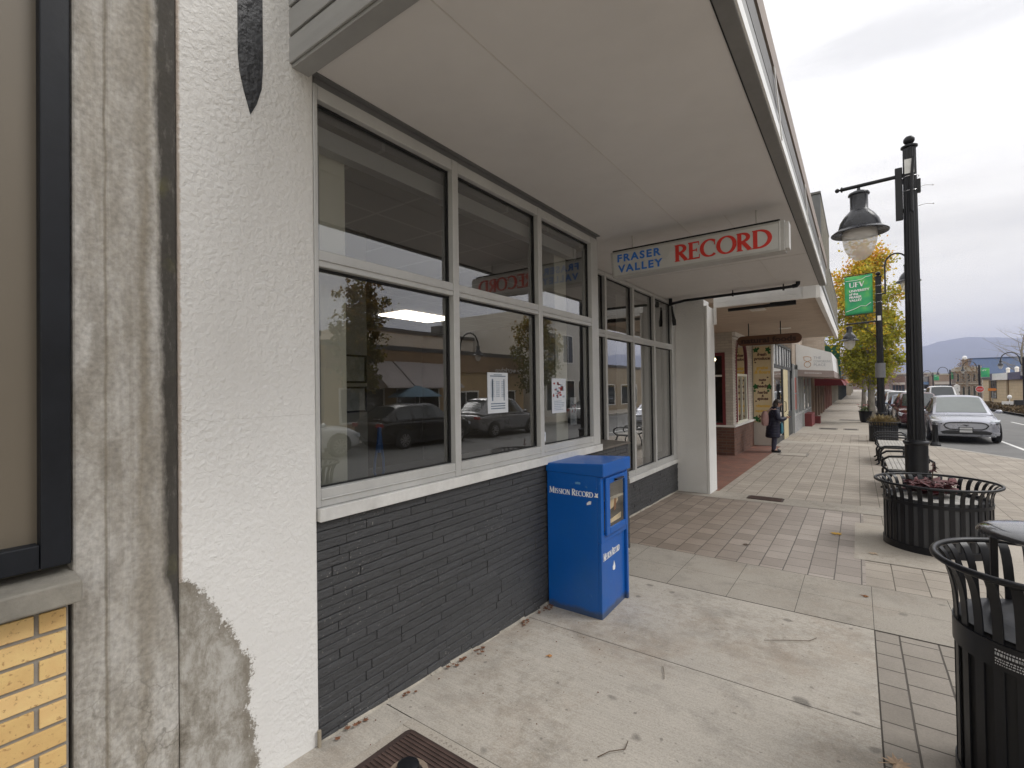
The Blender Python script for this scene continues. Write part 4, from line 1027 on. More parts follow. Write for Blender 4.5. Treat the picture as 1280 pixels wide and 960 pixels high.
# ------------------------------------------------------------------ benches
m_slat = M('weathered_slats', (.42,.40,.37), .8, 0, .2, 5, .3, 30, .003, stretch=(6,1,1))
def bench(label, loc, Lb):
    t = thing('park_bench', label, 'bench', loc, 0, 'backless benches beside the lamp post')
    W = .54
    mb = MB()
    for k in range(8):
        x = -W/2+.02+k*(W-.04)/8; mb.box(x, x+.058, .06, Lb-.06, .430, .452)
    mb.build('seat', m_slat, t, bevel=.004)
    for y in (.04, Lb/2, Lb-.04):
        mb = MB()
        mb.tube([(-W/2-.06,y,0),(-W/2+.0,y,.05),(-W/2-.005,y,.22),(-W/2+.06,y,.37),(-W/2+.10,y,.42)], .021, 8)
        mb.tube([(W/2+.06,y,0),(W/2+.0,y,.05),(W/2+.005,y,.22),(W/2-.06,y,.37),(W/2-.10,y,.42)], .021, 8)
        mb.tube([(-W/2+.02,y,.415),(W/2-.02,y,.415)], .020, 8)
        mb.build('leg_frame', m_black, t, smooth=True)
        mb = MB()
        mb.tube([(-W/2+.02,y,.42),(-W/2-.06,y,.50),(-W/2-.05,y,.60),(-W/2+.03,y,.655),(-.05,y,.665),(W/2-.03,y,.655),(W/2+.05,y,.60),(W/2+.06,y,.50),(W/2-.02,y,.42)], .019, 8)
        mb.build('arm_loop', m_black, t, smooth=True)
    return t
bench('backless bench with weathered slats nearest the big lamp post', (.635,10.0,gz(10.8)), 1.65)
bench('backless bench with weathered slats farther along, in front of the second planter', (.645,14.1,gz(14.9)), 1.65)

# ------------------------------------------------------------------ lamp posts
m_shade = M('lamp_enamel', (.020,.021,.026), .28, 0, .15, 4, spec=.45)
def lantern(parent, c, k=1.0, post='lamp_shade'):
    """bell shaped lantern; c = point where it hangs from"""
    x, y, z = c
    mb = MB(); mb.lathe([(.03,0),(.04,-.05),(.09,-.07),(.20,-.12),(.215,-.15),(.215,-.17),(.18,-.19),(.178,-.52),(.21,-.56),(.30,-.66),(.385,-.80),(.42,-.93),(.425,-.97),(.52,-1.03),(.575,-1.075),(.57,-1.095),(.50,-1.06),(.36,-1.03),(.33,-1.0)], n=40)
    mb.v = [(x+a*k, y+b*k, z+c_*k) for a, b, c_ in mb.v]
    s = mb.build('lamp_shade', m_shade, parent, smooth=True)
    mb = MB(); mb.lathe([(.325,-1.0),(.345,-1.10),(.345,-1.20),(.325,-1.35),(.28,-1.50),(.20,-1.63),(.10,-1.71),(.0001,-1.735)], n=36)
    mb.v = [(x+a*k, y+b*k, z+c_*k) for a, b, c_ in mb.v]
    mb.build('globe', m_globe, s, smooth=True)
    mb = MB(); mb.lathe([(.0001,-.99),(.31,-.99),(.33,-1.02),(.31,-1.13),(.22,-1.16),(.0001,-1.17)], n=32)
    mb.v = [(x+a*k, y+b*k, z+c_*k) for a, b, c_ in mb.v]
    mb.build('reflector', M('lamp_reflector', (.62,.61,.60), .4, .1, .1, 4), s, smooth=True)
    return s
def post(t, Hp, r0=.155, r1=.118, pb=0):
    mb = MB(); n = 32
    mb.lathe([(r0,.62+pb),(r0*.985,1.0+pb),(r1,Hp-.35),(r1,Hp-.28)], n=n, flute=.085); mb.build('post', m_black, t, smooth=25)
    mb = MB(); mb.lathe([(.235,0),(.235,.10),(.215,.13),(.205,.16),(.205,.52+pb),(.225,.545+pb),(.235,.575+pb),(.225,.60+pb),(.17,.615+pb),(.165,.64+pb)], n=32); mb.build('post_base', m_black, t, smooth=35)
    mb = MB(); mb.lathe([(r1,Hp-.28),(r1+.035,Hp-.265),(r1+.035,Hp-.235),(.05,Hp-.21),(.05,Hp-.185)], n=28); mb.ball((0,0,Hp-.10), (.105,.105,.098), 12); mb.build('finial', m_black, t, smooth=40)
def tie(mb, z, r, x=0): mb.tube([(r*math.cos(2*PI*i/20), r*math.sin(2*PI*i/20), z) for i in range(20)], .006, 5, closed=True)
LP = (1.035, 13.9, -2.651)     # measured at 1/.69 of real size; the Empty carries the scale
lp = thing('lamp_post', 'tall black fluted lamp post with one big bell lantern in the foreground', 'street lamp', (.714, 9.6, gz(9.6))); lp.scale = (.69,.69,.69)
post(lp, 8.21, pb=.78)
def W2(x,y,z): return (x-LP[0], y-LP[1], z-LP[2])
mb = MB(); mb.tube([W2(-.25,13.9,4.66),W2(.92,13.9,4.70)], .042, 10); mb.tube([W2(-.235,13.9,4.66),W2(-.205,13.9,4.66)], .062, 10); mb.ball(W2(-.31,13.9,4.66), .05, 8); mb.tube([W2(-.29,13.9,4.66),W2(-.23,13.9,4.66)], .022, 8)
arm = mb.build('arm', m_black, lp, smooth=True)
lantern(lp, W2(.105,13.9,4.625), .985)
mb = MB(); mb.box(*[q for a in ((-.262,-.13),(-.05,.05)) for q in a], 3.70-LP[2], 4.88-LP[2]); mb.box(-.129,-.09,-.03,.03,4.5-LP[2],4.62-LP[2]); mb.box(-.129,-.09,-.03,.03,3.85-LP[2],3.95-LP[2]); mb.build('control_box', m_black, lp, bevel=.012)
mb = MB(); mb.box(-.10,.07,-.136,-.131,4.68-LP[2],5.0-LP[2]); mb.build('notice_plate', M('pole_label', (.62,.62,.6), .5, 0, .1, 12), lp)
mb = MB(); mb.tube([(.06,-.15,5.03-LP[2]),(.03,-.16,4.7-LP[2]),(.01,-.165,4.4-LP[2]),(.01,-.165,3.82-LP[2])], .03, 8); mb.build('bracket_arm', m_black, lp, smooth=True)
mb = MB()
for z in (4.62, 4.3): tie(mb, z-LP[2], .155)
for z, s in ((4.36,1),(3.95,1)):
    mb.tube([(.13,-.02,z-LP[2]),(.26,-.03,z-LP[2]+.02),(.38,-.03,z-LP[2]-.01)], .007, 5); mb.ball((.385,-.03,z-LP[2]-.01), .015, 5)
mb.build('cable_tie', m_chrome, lp, smooth=True)
mb = MB(); mb.box(.11,.18,-.05,.05,4.25-LP[2],4.55-LP[2]); mb.build('clip', m_black, lp, bevel=.006)

def banner_mat():
    m, nt, b = _mat('green_banner_cloth'); v = coords(nt)
    n = noise(nt, v, 1.6, 2)
    L(nt, ramp(nt, n, [(.35,(.02,.30,.16)),(.55,(.05,.42,.14)),(.7,(.20,.55,.10))]), b.inputs['Base Color']); b.inputs['Roughness'].default_value = .6; return m
m_banner = banner_mat()
def gooseneck(t, x0, z0, reach, ztop, sgn=1, k=1.0, lant=.6):
    mb = MB(); R = reach/2; P = [(sgn*.12,0,z0-1.35),(sgn*x0,0,z0-1.35),(sgn*x0,0,z0-1.2),(sgn*x0,0,z0)]
    for i in range(1,10):
        a = PI-PI*i/9; P.append((sgn*(x0+R+R*math.cos(a)),0,z0+(ztop-z0)*math.sin(a)))
    mb.tube(P, .034*k, 8); mb.tube([(sgn*.1,0,z0-.02),(sgn*x0,0,z0-.02)], .022*k, 6)
    mb.build('gooseneck', m_black, t, smooth=True)
    lantern(t, (sgn*(x0+reach),0,z0), lant)
def lamp2(label, loc, banner=True, H=7.43):
    t = thing('lamp_post', label, 'street lamp', loc, 0)
    post(t, H+.563, pb=.563); n0 = len(t.children)
    mb = MB(); mb.tube([(-1.30,0,4.98),(-.1,0,5.04)], .04, 8); mb.tube([(-.9,0,4.97),(-.35,0,4.55),(-.12,0,4.30)], .016, 6); mb.build('arm', m_black, t, smooth=True)
    lantern(t, (-1.19,0,4.93), .70)
    gooseneck(t, .26, 7.70, .86, 8.20, 1, 1.1, .84)
    if banner:
        bn_ = MB(); n = 14; rows = []
        for i in range(n+1):
            u = i/n; rows.append([(-1.34+1.12*j/8, .02*math.sin(j*.9+u*3), 5.42+1.90*u+.06*(j/8)) for j in range(9)])
        bn_.loft(rows, cap=False, closed=False); b_ = bn_.build('banner', m_banner, t, smooth=True)
        md = b_.modifiers.new('s','SOLIDIFY'); md.thickness = .006
        lt = MB(); serif_text(lt, [(c,1) for c in 'UFV'], (-1.16,-.035,6.78), (1,0,.05), (0,0,1), .24, .62, .004); lt.build('lettering', m_letter_white, b_)
        for k, s in enumerate(('UNIVERSITY','of the','FRASER','VALLEY')):
            text_obj('lettering', s, (-1.16,-.035,6.55-k*.155), (1,0,.05), (0,0,1), .15, m_letter_white, b_, None, .002, off=.006)
        lt = MB()
        lt.tube([(-1.3,-.04,7.12),(-.9,-.04,7.12),(-.62,-.04,7.16),(-.5,-.04,7.25),(-.3,-.04,7.27)], .012, 5); lt.tube([(-1.3,-.04,5.6),(-.95,-.04,5.72),(-.7,-.04,5.85),(-.5,-.04,5.82),(-.3,-.04,5.98)], .014, 5); lt.build('line_art', m_letter_white, b_)
        mb = MB(); mb.tube([(-1.38,0,7.36),(-.1,0,7.42)], .02, 6); mb.tube([(-1.38,0,5.40),(-.1,0,5.46)], .02, 6); mb.build('banner_rod', m_black, t, smooth=True)
    mb = MB()
    for z in (6.75,6.35,5.95): tie(mb, z, .15)
    mb.build('strap', m_chrome, t, smooth=True)
    mb = MB(); mb.box(-.07,.07,-.165,-.155,5.05,5.28); mb.build('pole_sticker', m_letter_white, t)
    mb = MB(); mb.lathe([(.19,2.3),(.20,2.3),(.20,3.0),(.19,3.0)], n=24); mb.build('wrapped_notice', M('grey_band', (.16,.16,.17), .5), t, smooth=True)
    for c_ in t.children:
        if c_.name.split('.')[0] not in ('post','post_base','finial'): c_.location.z = .563
    t.scale = (.764,.764,.764)
    return t
lq = lamp2('black lamp post carrying a green lettered banner over the pavement', (.69,22.3,gz(22.3)))
dup(lq, (.70,43,gz(43)), label='distant black lamp post half hidden behind the yellow maple')
# bollard
BO = (1.92,19.72,gz(19.72))
mb = MB(); mb.lathe([(.135,0),(.135,.05),(.115,.07),(.105,.10),(.085,.12),(.078,.14),(.068,.60),(.075,.62),(.075,.65),(.055,.67),(.04,.70),(.0001,.735)], n=20, flute=0)
o = mb.build('bollard', m_black, smooth=40); o.location = BO; tag(o, 'short black cast bollard at the corner of the kerb in front of the silver car', 'bollard')
# flower tub by the tree
ft = thing('flower_tub', 'dark tub of red and yellow flowers at the foot of the maple', 'flower tub', (.36,31.3,gz(31.3)))
mb = MB(); mb.lathe([(.24,0),(.30,.1),(.34,.55),(.37,.60),(.33,.60),(.31,.52),(.0001,.52)], n=24); mb.build('tub', m_black, ft, smooth=40)
mb = MB(); wine_leaves(mb, 0,0,.56,.34,160,6,(.05,.09),.28); mb.build('foliage', M('flower_leaf', (.10,.17,.04), .8, 0, .4, 6), ft, fixn=False)
mb = MB(); wine_leaves(mb, -.05,0,.72,.36,60,7,(.04,.08),.24); mb.build('blossom', M('red_blossom', (.50,.05,.06), .7, 0, .4, 5, col2=(.6,.25,.25)), ft, fixn=False)
# two tall dark planters / shrubs left of the tree trunk
# ------------------------------------------------------------------ fallen leaves, twigs and litter on the pavement
def leaf_shape(mb, c, r, rot, z, curl=.25):
    P = []
    for i in range(20):
        a = 2*PI*i/20; k = [1,.55,.8,.5][i % 4] if i % 20 not in (10,) else .3
        P.append((c[0]+r*k*math.cos(a+rot), c[1]+r*k*math.sin(a+rot), z+curl*r*(k-.5)*abs(math.sin(a*1.5))))
    vs = [(c[0],c[1],z+.004)]+P; mb.add(vs, [(0,1+i,1+(i+1)%20) for i in range(20)])
def leaf(label, x, y, r, col, rot=0, group=None):
    z = gz(y)+.012; mb = MB(); leaf_shape(mb, (0,0), r, rot, 0); mb.tube([(0,0,.003),(-r*math.cos(rot)*1.4,-r*math.sin(rot)*1.4,.006)], .0018, 4)
    o = mb.build('fallen_leaf', M('fallen_leaf', col, .9, 0, .25, 22), fixn=False); o.location = (x,y,z); tag(o, label, 'leaf', 'fallen leaves on the pavement')
leaf('large pale tan maple leaf on the charcoal pavers beside the bin', .115, 2.76, .062, (.40,.29,.20), .6)
leaf('small yellow maple leaf on the pavers left of the near planter', -.24, 6.98, .075, (.50,.30,.06), 1.9)
leaf('tiny rust leaf lying on the slab band near the pad', .02, 4.95, .03, (.22,.09,.03), .4)
leaf('pale leaf on the concrete pad before the planter', .10, 6.33, .05, (.45,.35,.26), 2.2)
leaf('small orange leaf on the concrete between the box and the cover', -1.62, 2.62, .022, (.45,.22,.08), 1.1)
leaf('dark curled leaf on the brown pavers', -1.05, 5.9, .04, (.10,.07,.05), 2.9)
def twig(label, pts, r):
    mb = MB(); y0 = pts[0][1]; mb.tube([(x,y,gz(y)+.014+dz) for x,y,dz in pts], r, 5)
    tag(mb.build('twig', m_twig, smooth=True), label, 'twig', 'twigs on the pavement')
twig('thin twig on the near concrete right of the meter cover', [(-.98,1.98,0),(-.95,2.04,.004),(-.90,2.10,.002),(-.91,2.16,.003)], .0022)
twig('long curved grass stalk on the farther concrete panel', [(-.55,3.66,0),(-.42,3.74,.004),(-.30,3.82,.002),(-.26,3.9,0)], .0018)
twig('short twig on the middle concrete joint', [(-1.0,2.93,0),(-.97,2.86,.004),(-.95,2.80,0)], .002)
mb = MB(); rnd = random.Random(21)
for i in range(50):
    k = rnd.choice([1.5,1.75,2.2,2.35,2.9,3.2,3.24,3.26]); y = k+rnd.gauss(0,.05); x = -2.03+abs(rnd.gauss(0,.02)); 
    leaf_shape(mb, (x,y), rnd.uniform(.006,.02), rnd.uniform(0,6), gz(y)+.012+rnd.uniform(0,.012), .6)
for i in range(26):
    y = rnd.gauss(2.3,.5); x = -2.0+abs(rnd.gauss(0,.45)); leaf_shape(mb, (x,y), rnd.uniform(.002,.007), rnd.uniform(0,6), gz(y)+.012, .3)
tag(mb.build('leaf_litter', M('crumbled_leaf', (.17,.075,.04), .95, 0, .4, 30), fixn=False), kind='stuff')
# ------------------------------------------------------------------ natural foods shop
NF = thing('natural_foods_shop', 'natural foods shop with brown brick bay, arched window, leafy banner panel and planked canopy', 'shop', (0,0,0))
# canopy: white header at the near end, planked soffit, tall pebble-dash fascia
cn = MB(); cn.box(-2.04, -.52, 8.96, 9.05, 1.40, 1.66); cn.box(-2.04,-.53,8.95,8.9595,1.398,1.47); cn.box(-2.04,-.70,8.952,8.9597,1.4725,1.55); cn.box(-.69,-.50,8.945,8.9595,1.39,1.60)
cn.box(-2.045,-2.0,8.955,9.0,1.10,1.398)
CA = cn.build('canopy', m_white, NF, bevel=.003)
mb = MB(); mb.box(-4.6, -.525, 9.051, 17.6, 1.500, 1.58); mb.build('soffit', m_planks, CA)
mb = MB(); mb.box(-.525, -.455, 9.051, 17.6, 1.40, 1.62); mb.build('edge_board', m_white, CA, bevel=.003)
mb = MB(); mb.box(-.545, -.47, 9.051, 17.6, 1.622, 1.70); mb.box(-.50,-.452,9.06,17.6,1.71,1.80); mb.build('edge_trim', m_fascia, CA)
peb = BR('pebble_dash', (.34,.30,.25), (.12,.10,.085), (.20,.18,.15), .06, .05, .012, 'YZX', dirt=.6, dirtc=(.10,.11,.05), bmp=.9, bd=.02)
mb = MB(); mb.box(-.75, -.452, 9.72, 12.6, 1.81, 3.23); mb.build('pebble_fascia', peb, CA)
mb = MB(); mb.box(-.75, -.453, 12.61, 17.6, 1.81, 2.50); mb.build('pebble_fascia', peb, CA)
mb = MB(); mb.box(-.75, -.455, 9.62, 9.715, 1.81, 3.24); mb.build('fascia_end_panel', M('grey_sheet', (.15,.155,.16), .6, .1, .15, 3), CA)
mb = MB(); mb.box(-.80, -.445, 9.60, 12.62, 3.245, 3.28); mb.box(-.80,-.446,12.625,17.62,2.505,2.55); mb.build('fascia_cap', m_fasciad, CA)
mb = MB(); mb.tube([(-1.95,9.7,1.44),(-1.0,9.75,1.46)], .03, 8); mb.box(-1.25,-.85,9.69,9.8,1.43,1.499); mb.build('conduit', m_dark, CA)
for x, y in ((-1.55,10.4),(-1.5,14.2)):
    mb = MB(); mb.box(x-.13,x+.13,y-.14,y+.14,1.486,1.4995); mb.build('soffit_light', M('lamp_diffuser', (.75,.73,.68), .4), CA)
# brick bay and end wall
mb = MB(); mb.box(-4.4,-2.752,14.112,17.2,-2.2,-1.115); mb.build('bay_core', m_brown_brick, NF)
mb = MB(); mb.box(-4.4,-2.751,14.10,14.1115,-2.2,-1.11); mb.build('bay_brick', m_brown_brick_x, NF)
mb = MB(); mb.box(-2.7515,-2.74,14.10,17.0,-2.2,-1.11); mb.build('bay_brick', m_brown_brick, NF)
mb = MB(); mb.box(-4.4,-2.70,14.06,17.24,-1.108,-1.055); mb.build('bay_ledge', m_white, NF, bevel=.006)
m_frame_d = M('dark_shopfront_frame', (.035,.040,.045), .4, .2, .15, 3)
# near face of the bay: white brick with maroon framed window
mb = MB(); mb.box(-2.95,-2.76,14.14,14.18,-1.054,1.50); mb.build('end_pier', m_white_brick, NF)
mb = MB(); mb.box(-4.4,-2.951,14.145,14.18,.95,1.50); mb.build('end_lintel', m_white_brick, NF)
w = MB(); w.box(-3.03,-2.951,14.12,14.17,-1.054,.949); w.box(-4.0,-3.031,14.125,14.17,.86,.949); w.box(-4.0,-3.031,14.125,14.17,-1.054,-1.0); wn = w.build('maroon_window', m_maroon, NF, bevel=.004)
mb = MB(); mb.quad((-4.0,14.15,-1.0),(-3.031,14.15,-1.0),(-3.031,14.15,.86),(-4.0,14.15,.86)); mb.build('pane', m_glass_dark, wn)
mb = MB(); mb.box(-4.0,-3.031,14.128,14.16,.28,.33); mb.build('glazing_bar', m_white, wn)
# street face with the arched window
arch = [(14.62,-1.0),(14.62,.72)]; n = 14
for i in range(n+1):
    a = PI-PI*i/n; arch.append((15.42+.80*math.cos(a), .72+.72*math.sin(a)))
arch += [(16.22,.72),(16.22,-1.0)]
# wall pieces round the arch
mb = MB(); X = -2.762
def wq(pts): mb.prism([(X,y,z) for y,z in pts], (-.04,0,0))
wq([(14.181,-1.054),(14.62,-1.054),(14.62,1.5),(14.181,1.5)]); wq([(16.22,-1.054),(17.2,-1.054),(17.2,1.5),(16.22,1.5)]); 
top = [p for p in arch[1:-1]]
for (a, b), (c_, d) in zip(top, top[1:]):
    if abs(c_-a) > 1e-4: wq([(a,b),(c_,d),(c_,1.5),(a,1.5)])
mb.build('arch_wall', m_white_brick_y, NF)
w = MB(); w.tube([(X+.0,y,z) for y,z in arch], .030, 8); aw = w.build('arched_window', m_maroon, NF, smooth=40)
w = MB()
for i in range(34):       # soldier-brick edge of the arch
    t_ = i/33; a = PI-PI*t_; y, z = 15.42+.91*math.cos(a), .72+.83*math.sin(a); w.ball((X+.002,y,z), (.012,.03,.03), 4)
for k in range(22): w.box(X,X+.008,14.50,14.55,-1.0+k*.078,-1.0+k*.078+.05)
w.build('arch_edge', m_maroon, aw)
mb = MB(); mb.prism([(X-.02,y,z) for y,z in arch], (-.004,0,0)); mb.build('pane', m_glass_dark, aw)
mb = MB(); mb.box(X-.015,X+.01,14.62,16.22,.30,.37); mb.box(X-.015,X+.008,15.40,15.45,-1.0,.299); mb.box(X-.015,X+.01,14.66,16.18,-1.052,-.98); mb.box(X-.015,X+.012,14.67,14.78,-.98,.299); mb.box(X-.015,X+.012,16.05,16.17,-.98,.299); mb.build('glazing_bar', m_cream, aw)
mb = MB(); mb.box(-2.76,-2.71,14.18,17.2,1.32,1.36); mb.box(-2.76,-2.68,14.14,17.2,1.40,1.499); mb.build('cornice', m_white, NF, bevel=.004)
mb = MB(); mb.box(-9.5,-4.41,9.0,14.0,-2.2,5); mb.box(-9.5,-2.81,14.2,22.2,1.6,4.2); mb.build('shop_body', m_brown_brick, NF)
mb = MB(); mb.box(-4.405,-4.39,9.05,14.1,-2.2,1.5); mb.build('alcove_wall', m_cream, NF)
mb = MB(); mb.box(-4.3,-3.0,15.5,15.6,-1.05,1.4); mb.build('shop_interior', M('dim_interior', (.10,.065,.045), .9, 0, .5, 3), NF)
mb = MB(); mb.ball((-3.32,14.5,.78),.06,8); o = mb.build('wall_lamp', EM('warm_bulb', (1,.75,.42), 9)); tag(o, 'small warm lit bulb inside the maroon framed shop window', 'lamp')
# banner panel facing up the street
mb = MB(); mb.box(-2.76,-2.215,17.25,17.32,-2.2,1.50); mb.build('panel_wall', M('panel_white', (.60,.575,.53), .7, 0, .06, 2), NF)
mb = MB(); mb.box(-2.214,-2.165,17.20,17.34,-2.2,1.50); mb.build('panel_post', m_white, NF)
bn2 = thing('shop_banner', 'tall yellow shop banner with green leaves and brown words fresh produce, nuts and seeds', 'banner', (-2.49,17.245,.05))
mb = MB(); mb.box(-.255,.265,-.012,0,-1.215,1.235); mb.build('banner_sheet', M('buttery_banner', (.66,.52,.29), .7, 0, .06, 1.5, col2=(.70,.60,.40)), bn2)
def bt(s, z, sz, mat, w, x=None): return text_obj('lettering', s, (0.005,-.0125,z), (1,0,0), (0,0,1), sz, mat, bn2, None, .001, 'CENTER', 1.0, .12, .006)
for s, z, sz, mt in (('fresh',.93,.135,m_letter_dark),('produce',.80,.135,m_letter_dark),('grains',.50,.14,m_letter_yellow),('& flours',.36,.14,m_letter_yellow),('nuts',.12,.12,m_letter_dark),('&',.03,.09,m_letter_dark),('seeds',-.09,.14,m_letter_dark),('herbs',-.29,.13,m_letter_dark),('&',-.385,.09,m_letter_dark),('spices',-.49,.13,m_letter_dark),('vitamins',-.72,.12,m_letter_yellow),('supplements',-.87,.085,m_letter_yellow),('body',-1.06,.13,m_letter_dark),('care',-1.17,.13,m_letter_dark)): bt(s, z, sz, mt, None)
m_ivy = M('ivy_print', (.015,.12,.025), .7, 0, .2, 8)
mb = MB()
def ivy(cx, cz, r, rot):
    P = []
    for i in range(10):
        a = 2*PI*i/10+rot; k = 1 if i % 2 == 0 else .55; P.append((cx+r*k*math.cos(a), -.0128, cz+r*k*math.sin(a)))
    mb.prism(P, (0,-.001,0))
for a in ((-.17,1.12,.10,.3),(-.10,1.17,.05,.9),(.18,1.12,.10,1.2),(.22,1.02,.06,.4),(-.19,-.06,.11,.5),(-.22,-.20,.05,.2),(.20,-.07,.11,.2),(.17,-.20,.05,1),(-.19,-1.10,.12,.1),(-.10,-1.17,.06,.5)): ivy(*a)
mb.build('leaf_print', m_ivy, bn2)
mb = MB()
for x, z in ((-.19,.72),(.16,.23),(-.19,-.53)): mb.prism([(x+.028*math.cos(2*PI*i/8),-.0128,z+.024*math.sin(2*PI*i/8)) for i in range(8)], (0,-.001,0))
mb.build('berry_print', m_letter_dark, bn2)
# hanging carved sign
hs = thing('hanging_sign', 'long brown wooden sign with rounded ends reading natural foods, hung from the planked canopy', 'sign', (-1.67,12.6,1.085))
mb = MB(); P = []
for i in range(9): a = PI/2+PI*i/8; P.append((-.56+.115*math.cos(a),-.03,.115*math.sin(a)))
for i in range(9): a = -PI/2+PI*i/8; P.append((.56+.115*math.cos(a),-.03,.115*math.sin(a)))
mb.prism(P, (0,.06,0)); mb.build('board', m_wood, hs, bevel=.012)
text_obj('lettering', 'natural foods', (-.58,-.0302,-.055), (1,0,0), (0,0,1), .17, M('carved_lettering', (.035,.015,.008), .7), hs, 1.14, .003, off=.006)
for x in (-.42,.25):
    mb = MB(); mb.tube([(x,0,.11),(x,0,.415)], .012, 6); mb.build('hanger_rod', m_dark, hs)
# glazed shopfront with the open cream door
sf = MB(); XS = -2.17
for y in (17.36, 19.6, 21.0, 22.35): sf.box(XS-.07,XS,y,y+.09,-2.2,1.49)
sf.box(XS-.06,XS-.002,17.45,22.35,.60,.72); sf.box(XS-.06,XS-.002,17.45,22.35,1.40,1.49); sf.box(XS-.06,XS-.003,21.09,22.35,-1.95,-1.0); sf.box(XS-.06,XS-.003,17.45,19.6,-1.95,-1.75)
for y in (18.1,18.8,20.3,21.7): sf.box(XS-.05,XS-.004,y,y+.05,.72,1.40)
SFO = sf.build('shopfront', m_frame_d, NF, bevel=.003)
for a, b, z0, z1 in ((17.45,19.6,-1.75,.60),(21.09,22.35,-1.0,.60),(17.45,22.35,.72,1.40)):
    mb = MB(); mb.quad((XS-.03,a,z0),(XS-.03,b,z0),(XS-.03,b,z1),(XS-.03,a,z1)); mb.build('pane', m_glass_dark if z0 < 0 else M('bright_transom', (.55,.56,.57), .15, 0, .12, 3, stretch=(1,6,1)), SFO)
mb = MB(); mb.box(XS-.05,XS+.012,19.70,20.99,-1.93,.595)
dr = mb.build('door', M('cream_door', (.62,.54,.34), .6, 0, .06, 2), NF, bevel=.003)
mb = MB(); mb.tube([(XS+.012,19.85,-.95),(XS+.06,19.85,-.9),(XS+.06,19.85,-.6),(XS+.012,19.85,-.55)], .014, 6); mb.build('handle', m_black, dr)
mb = MB(); mb.box(-9,-3.2,17.4,22.3,-1.95,-1.9); mb.box(-5,-4.9,17.4,22.3,-1.9,1.5); mb.box(-9,-2.3,22.4,22.44,-2.2,1.6); mb.build('shop_interior', M('shelf_interior', (.09,.085,.075), .9, 0, .6, 5), NF)
# ------------------------------------------------------------------ awning shop
AW = thing('awning_shop', 'tan brick shop with a big white boxed awning and grey brick stall riser', 'shop', (0,0,0))
tanb = BR('tan_brick', (.42,.34,.27), (.34,.27,.21), (.30,.26,.22), .21, .075, .008, 'YZX', dirt=.3)
tanbx = BR('tan_brick_end', (.42,.34,.27), (.34,.27,.21), (.30,.26,.22), .21, .075, .008, 'XZY', dirt=.3)
mb = MB(); mb.box(-9,-2.15,22.5,33.4,.9,3.0); mb.build('wall', tanb, AW); mb = MB(); mb.box(-9,-1.25,27.2,27.4,.9,2.75); mb.build('wing_wall', tanbx, AW); mb = MB(); mb.box(-9,-2.14,22.48,22.499,.9,3.0); mb.build('end_wall', tanbx, AW)
# awning wedge: sloping top, sheer front
a = MB(); y0, y1 = 24.0, 31.5
a.hexa([(-2.14,y0,.70),(-.80,y0,.60),(-.80,y1,.60),(-2.14,y1,.70),(-2.14,y0,1.82),(-.86,y0,1.36),(-.86,y1,1.36),(-2.14,y1,1.82)])
awn = a.build('awning', M('white_awning_cloth', (.80,.80,.80), .6, 0, .05, 1.5), AW)
a = MB(); a.hexa([(-2.14,y0+.003,.42),(-.78,y0+.003,.33),(-.78,y1,.33),(-2.14,y1,.42),(-2.14,y0+.003,.698),(-.79,y0+.003,.598),(-.79,y1,.598),(-2.14,y1,.698)])
a.build('valance', M('taupe_valance', (.33,.27,.25), .7, 0, .08, 3), awn)
text_obj('lettering', 'THE', (-1.50,y0-.003,1.13), (1,0,-.05), (0,0,1), .15, M('grey_print', (.40,.42,.46), .6), awn, None, .001)
text_obj('lettering', 'COWORKING', (-1.50,y0-.003,.98), (1,0,-.05), (0,0,1), .14, M('grey_print', (.40,.42,.46), .6), awn, .62, .001)
text_obj('lettering', 'PLACE', (-1.50,y0-.003,.83), (1,0,-.05), (0,0,1), .15, M('grey_print', (.40,.42,.46), .6), awn, None, .001)
mb = MB(); 
mb.tube([(-1.90+.02,y0-.004,1.22),(-1.72,y0-.004,1.24),(-1.60,y0-.004,1.20),(-1.58,y0-.004,1.08),(-1.72,y0-.004,1.02),(-1.84,y0-.004,1.08),(-1.85,y0-.004,1.20)], .012, 5)
mb.tube([(-1.72+.12*math.cos(2*PI*i/16),y0-.004,.90+.12*math.sin(2*PI*i/16)) for i in range(16)], .012, 5, closed=True)
mb.build('emblem', M('copper_print', (.50,.27,.12), .6), awn)
text_obj('lettering', 'downtown', (-1.85,y0-.001,.52), (1,0,-.06), (0,0,1), .11, m_letter_white, awn, .62, .001)
mb = MB(); mb.box(-2.2,-2.10,22.7,25.6,-2.1,-1.25); mb.box(-2.2,-2.10,26.8,31.0,-2.1,-1.3); mb.build('stall_riser', BR('grey_riser_brick', (.42,.42,.43), (.33,.33,.34), (.27,.27,.27), .21, .075, .01, 'YZX', dirt=.2), AW)
fr = MB()
for y in (22.6,24.0,25.55,26.75,28.8,31.0): fr.box(-2.19,-2.09,y,y+.13,-2.1,.9)
fr.box(-2.18,-2.095,22.7,31,-1.249,-1.17); fr.build('window_frame', M('pale_grey_frame', (.45,.46,.46), .5, 0, .1, 3), AW)
for (a_, b_) in ((22.73,24.0),(24.13,25.55),(26.88,28.8),(28.93,31.0)):
    mb = MB(); mb.quad((-2.15,a_,-1.17),(-2.15,b_,-1.17),(-2.15,b_,.9),(-2.15,a_,.9)); mb.build('window', m_glass_dark, AW)
mb = MB(); mb.box(-2.145,-2.125,22.85,23.8,-1.0,-.35); mb.box(-2.145,-2.125,22.85,23.8,-.30,.35); mb.build('window_poster', M('orange_poster', (.42,.11,.05), .6, 0, .3, 3, col2=(.36,.10,.10)), AW)
mb = MB(); mb.box(-2.3,-2.2,25.68,26.74,-2.1,.9); mb.build('door', M('grey_door', (.36,.38,.38), .5, 0, .1, 3), AW)
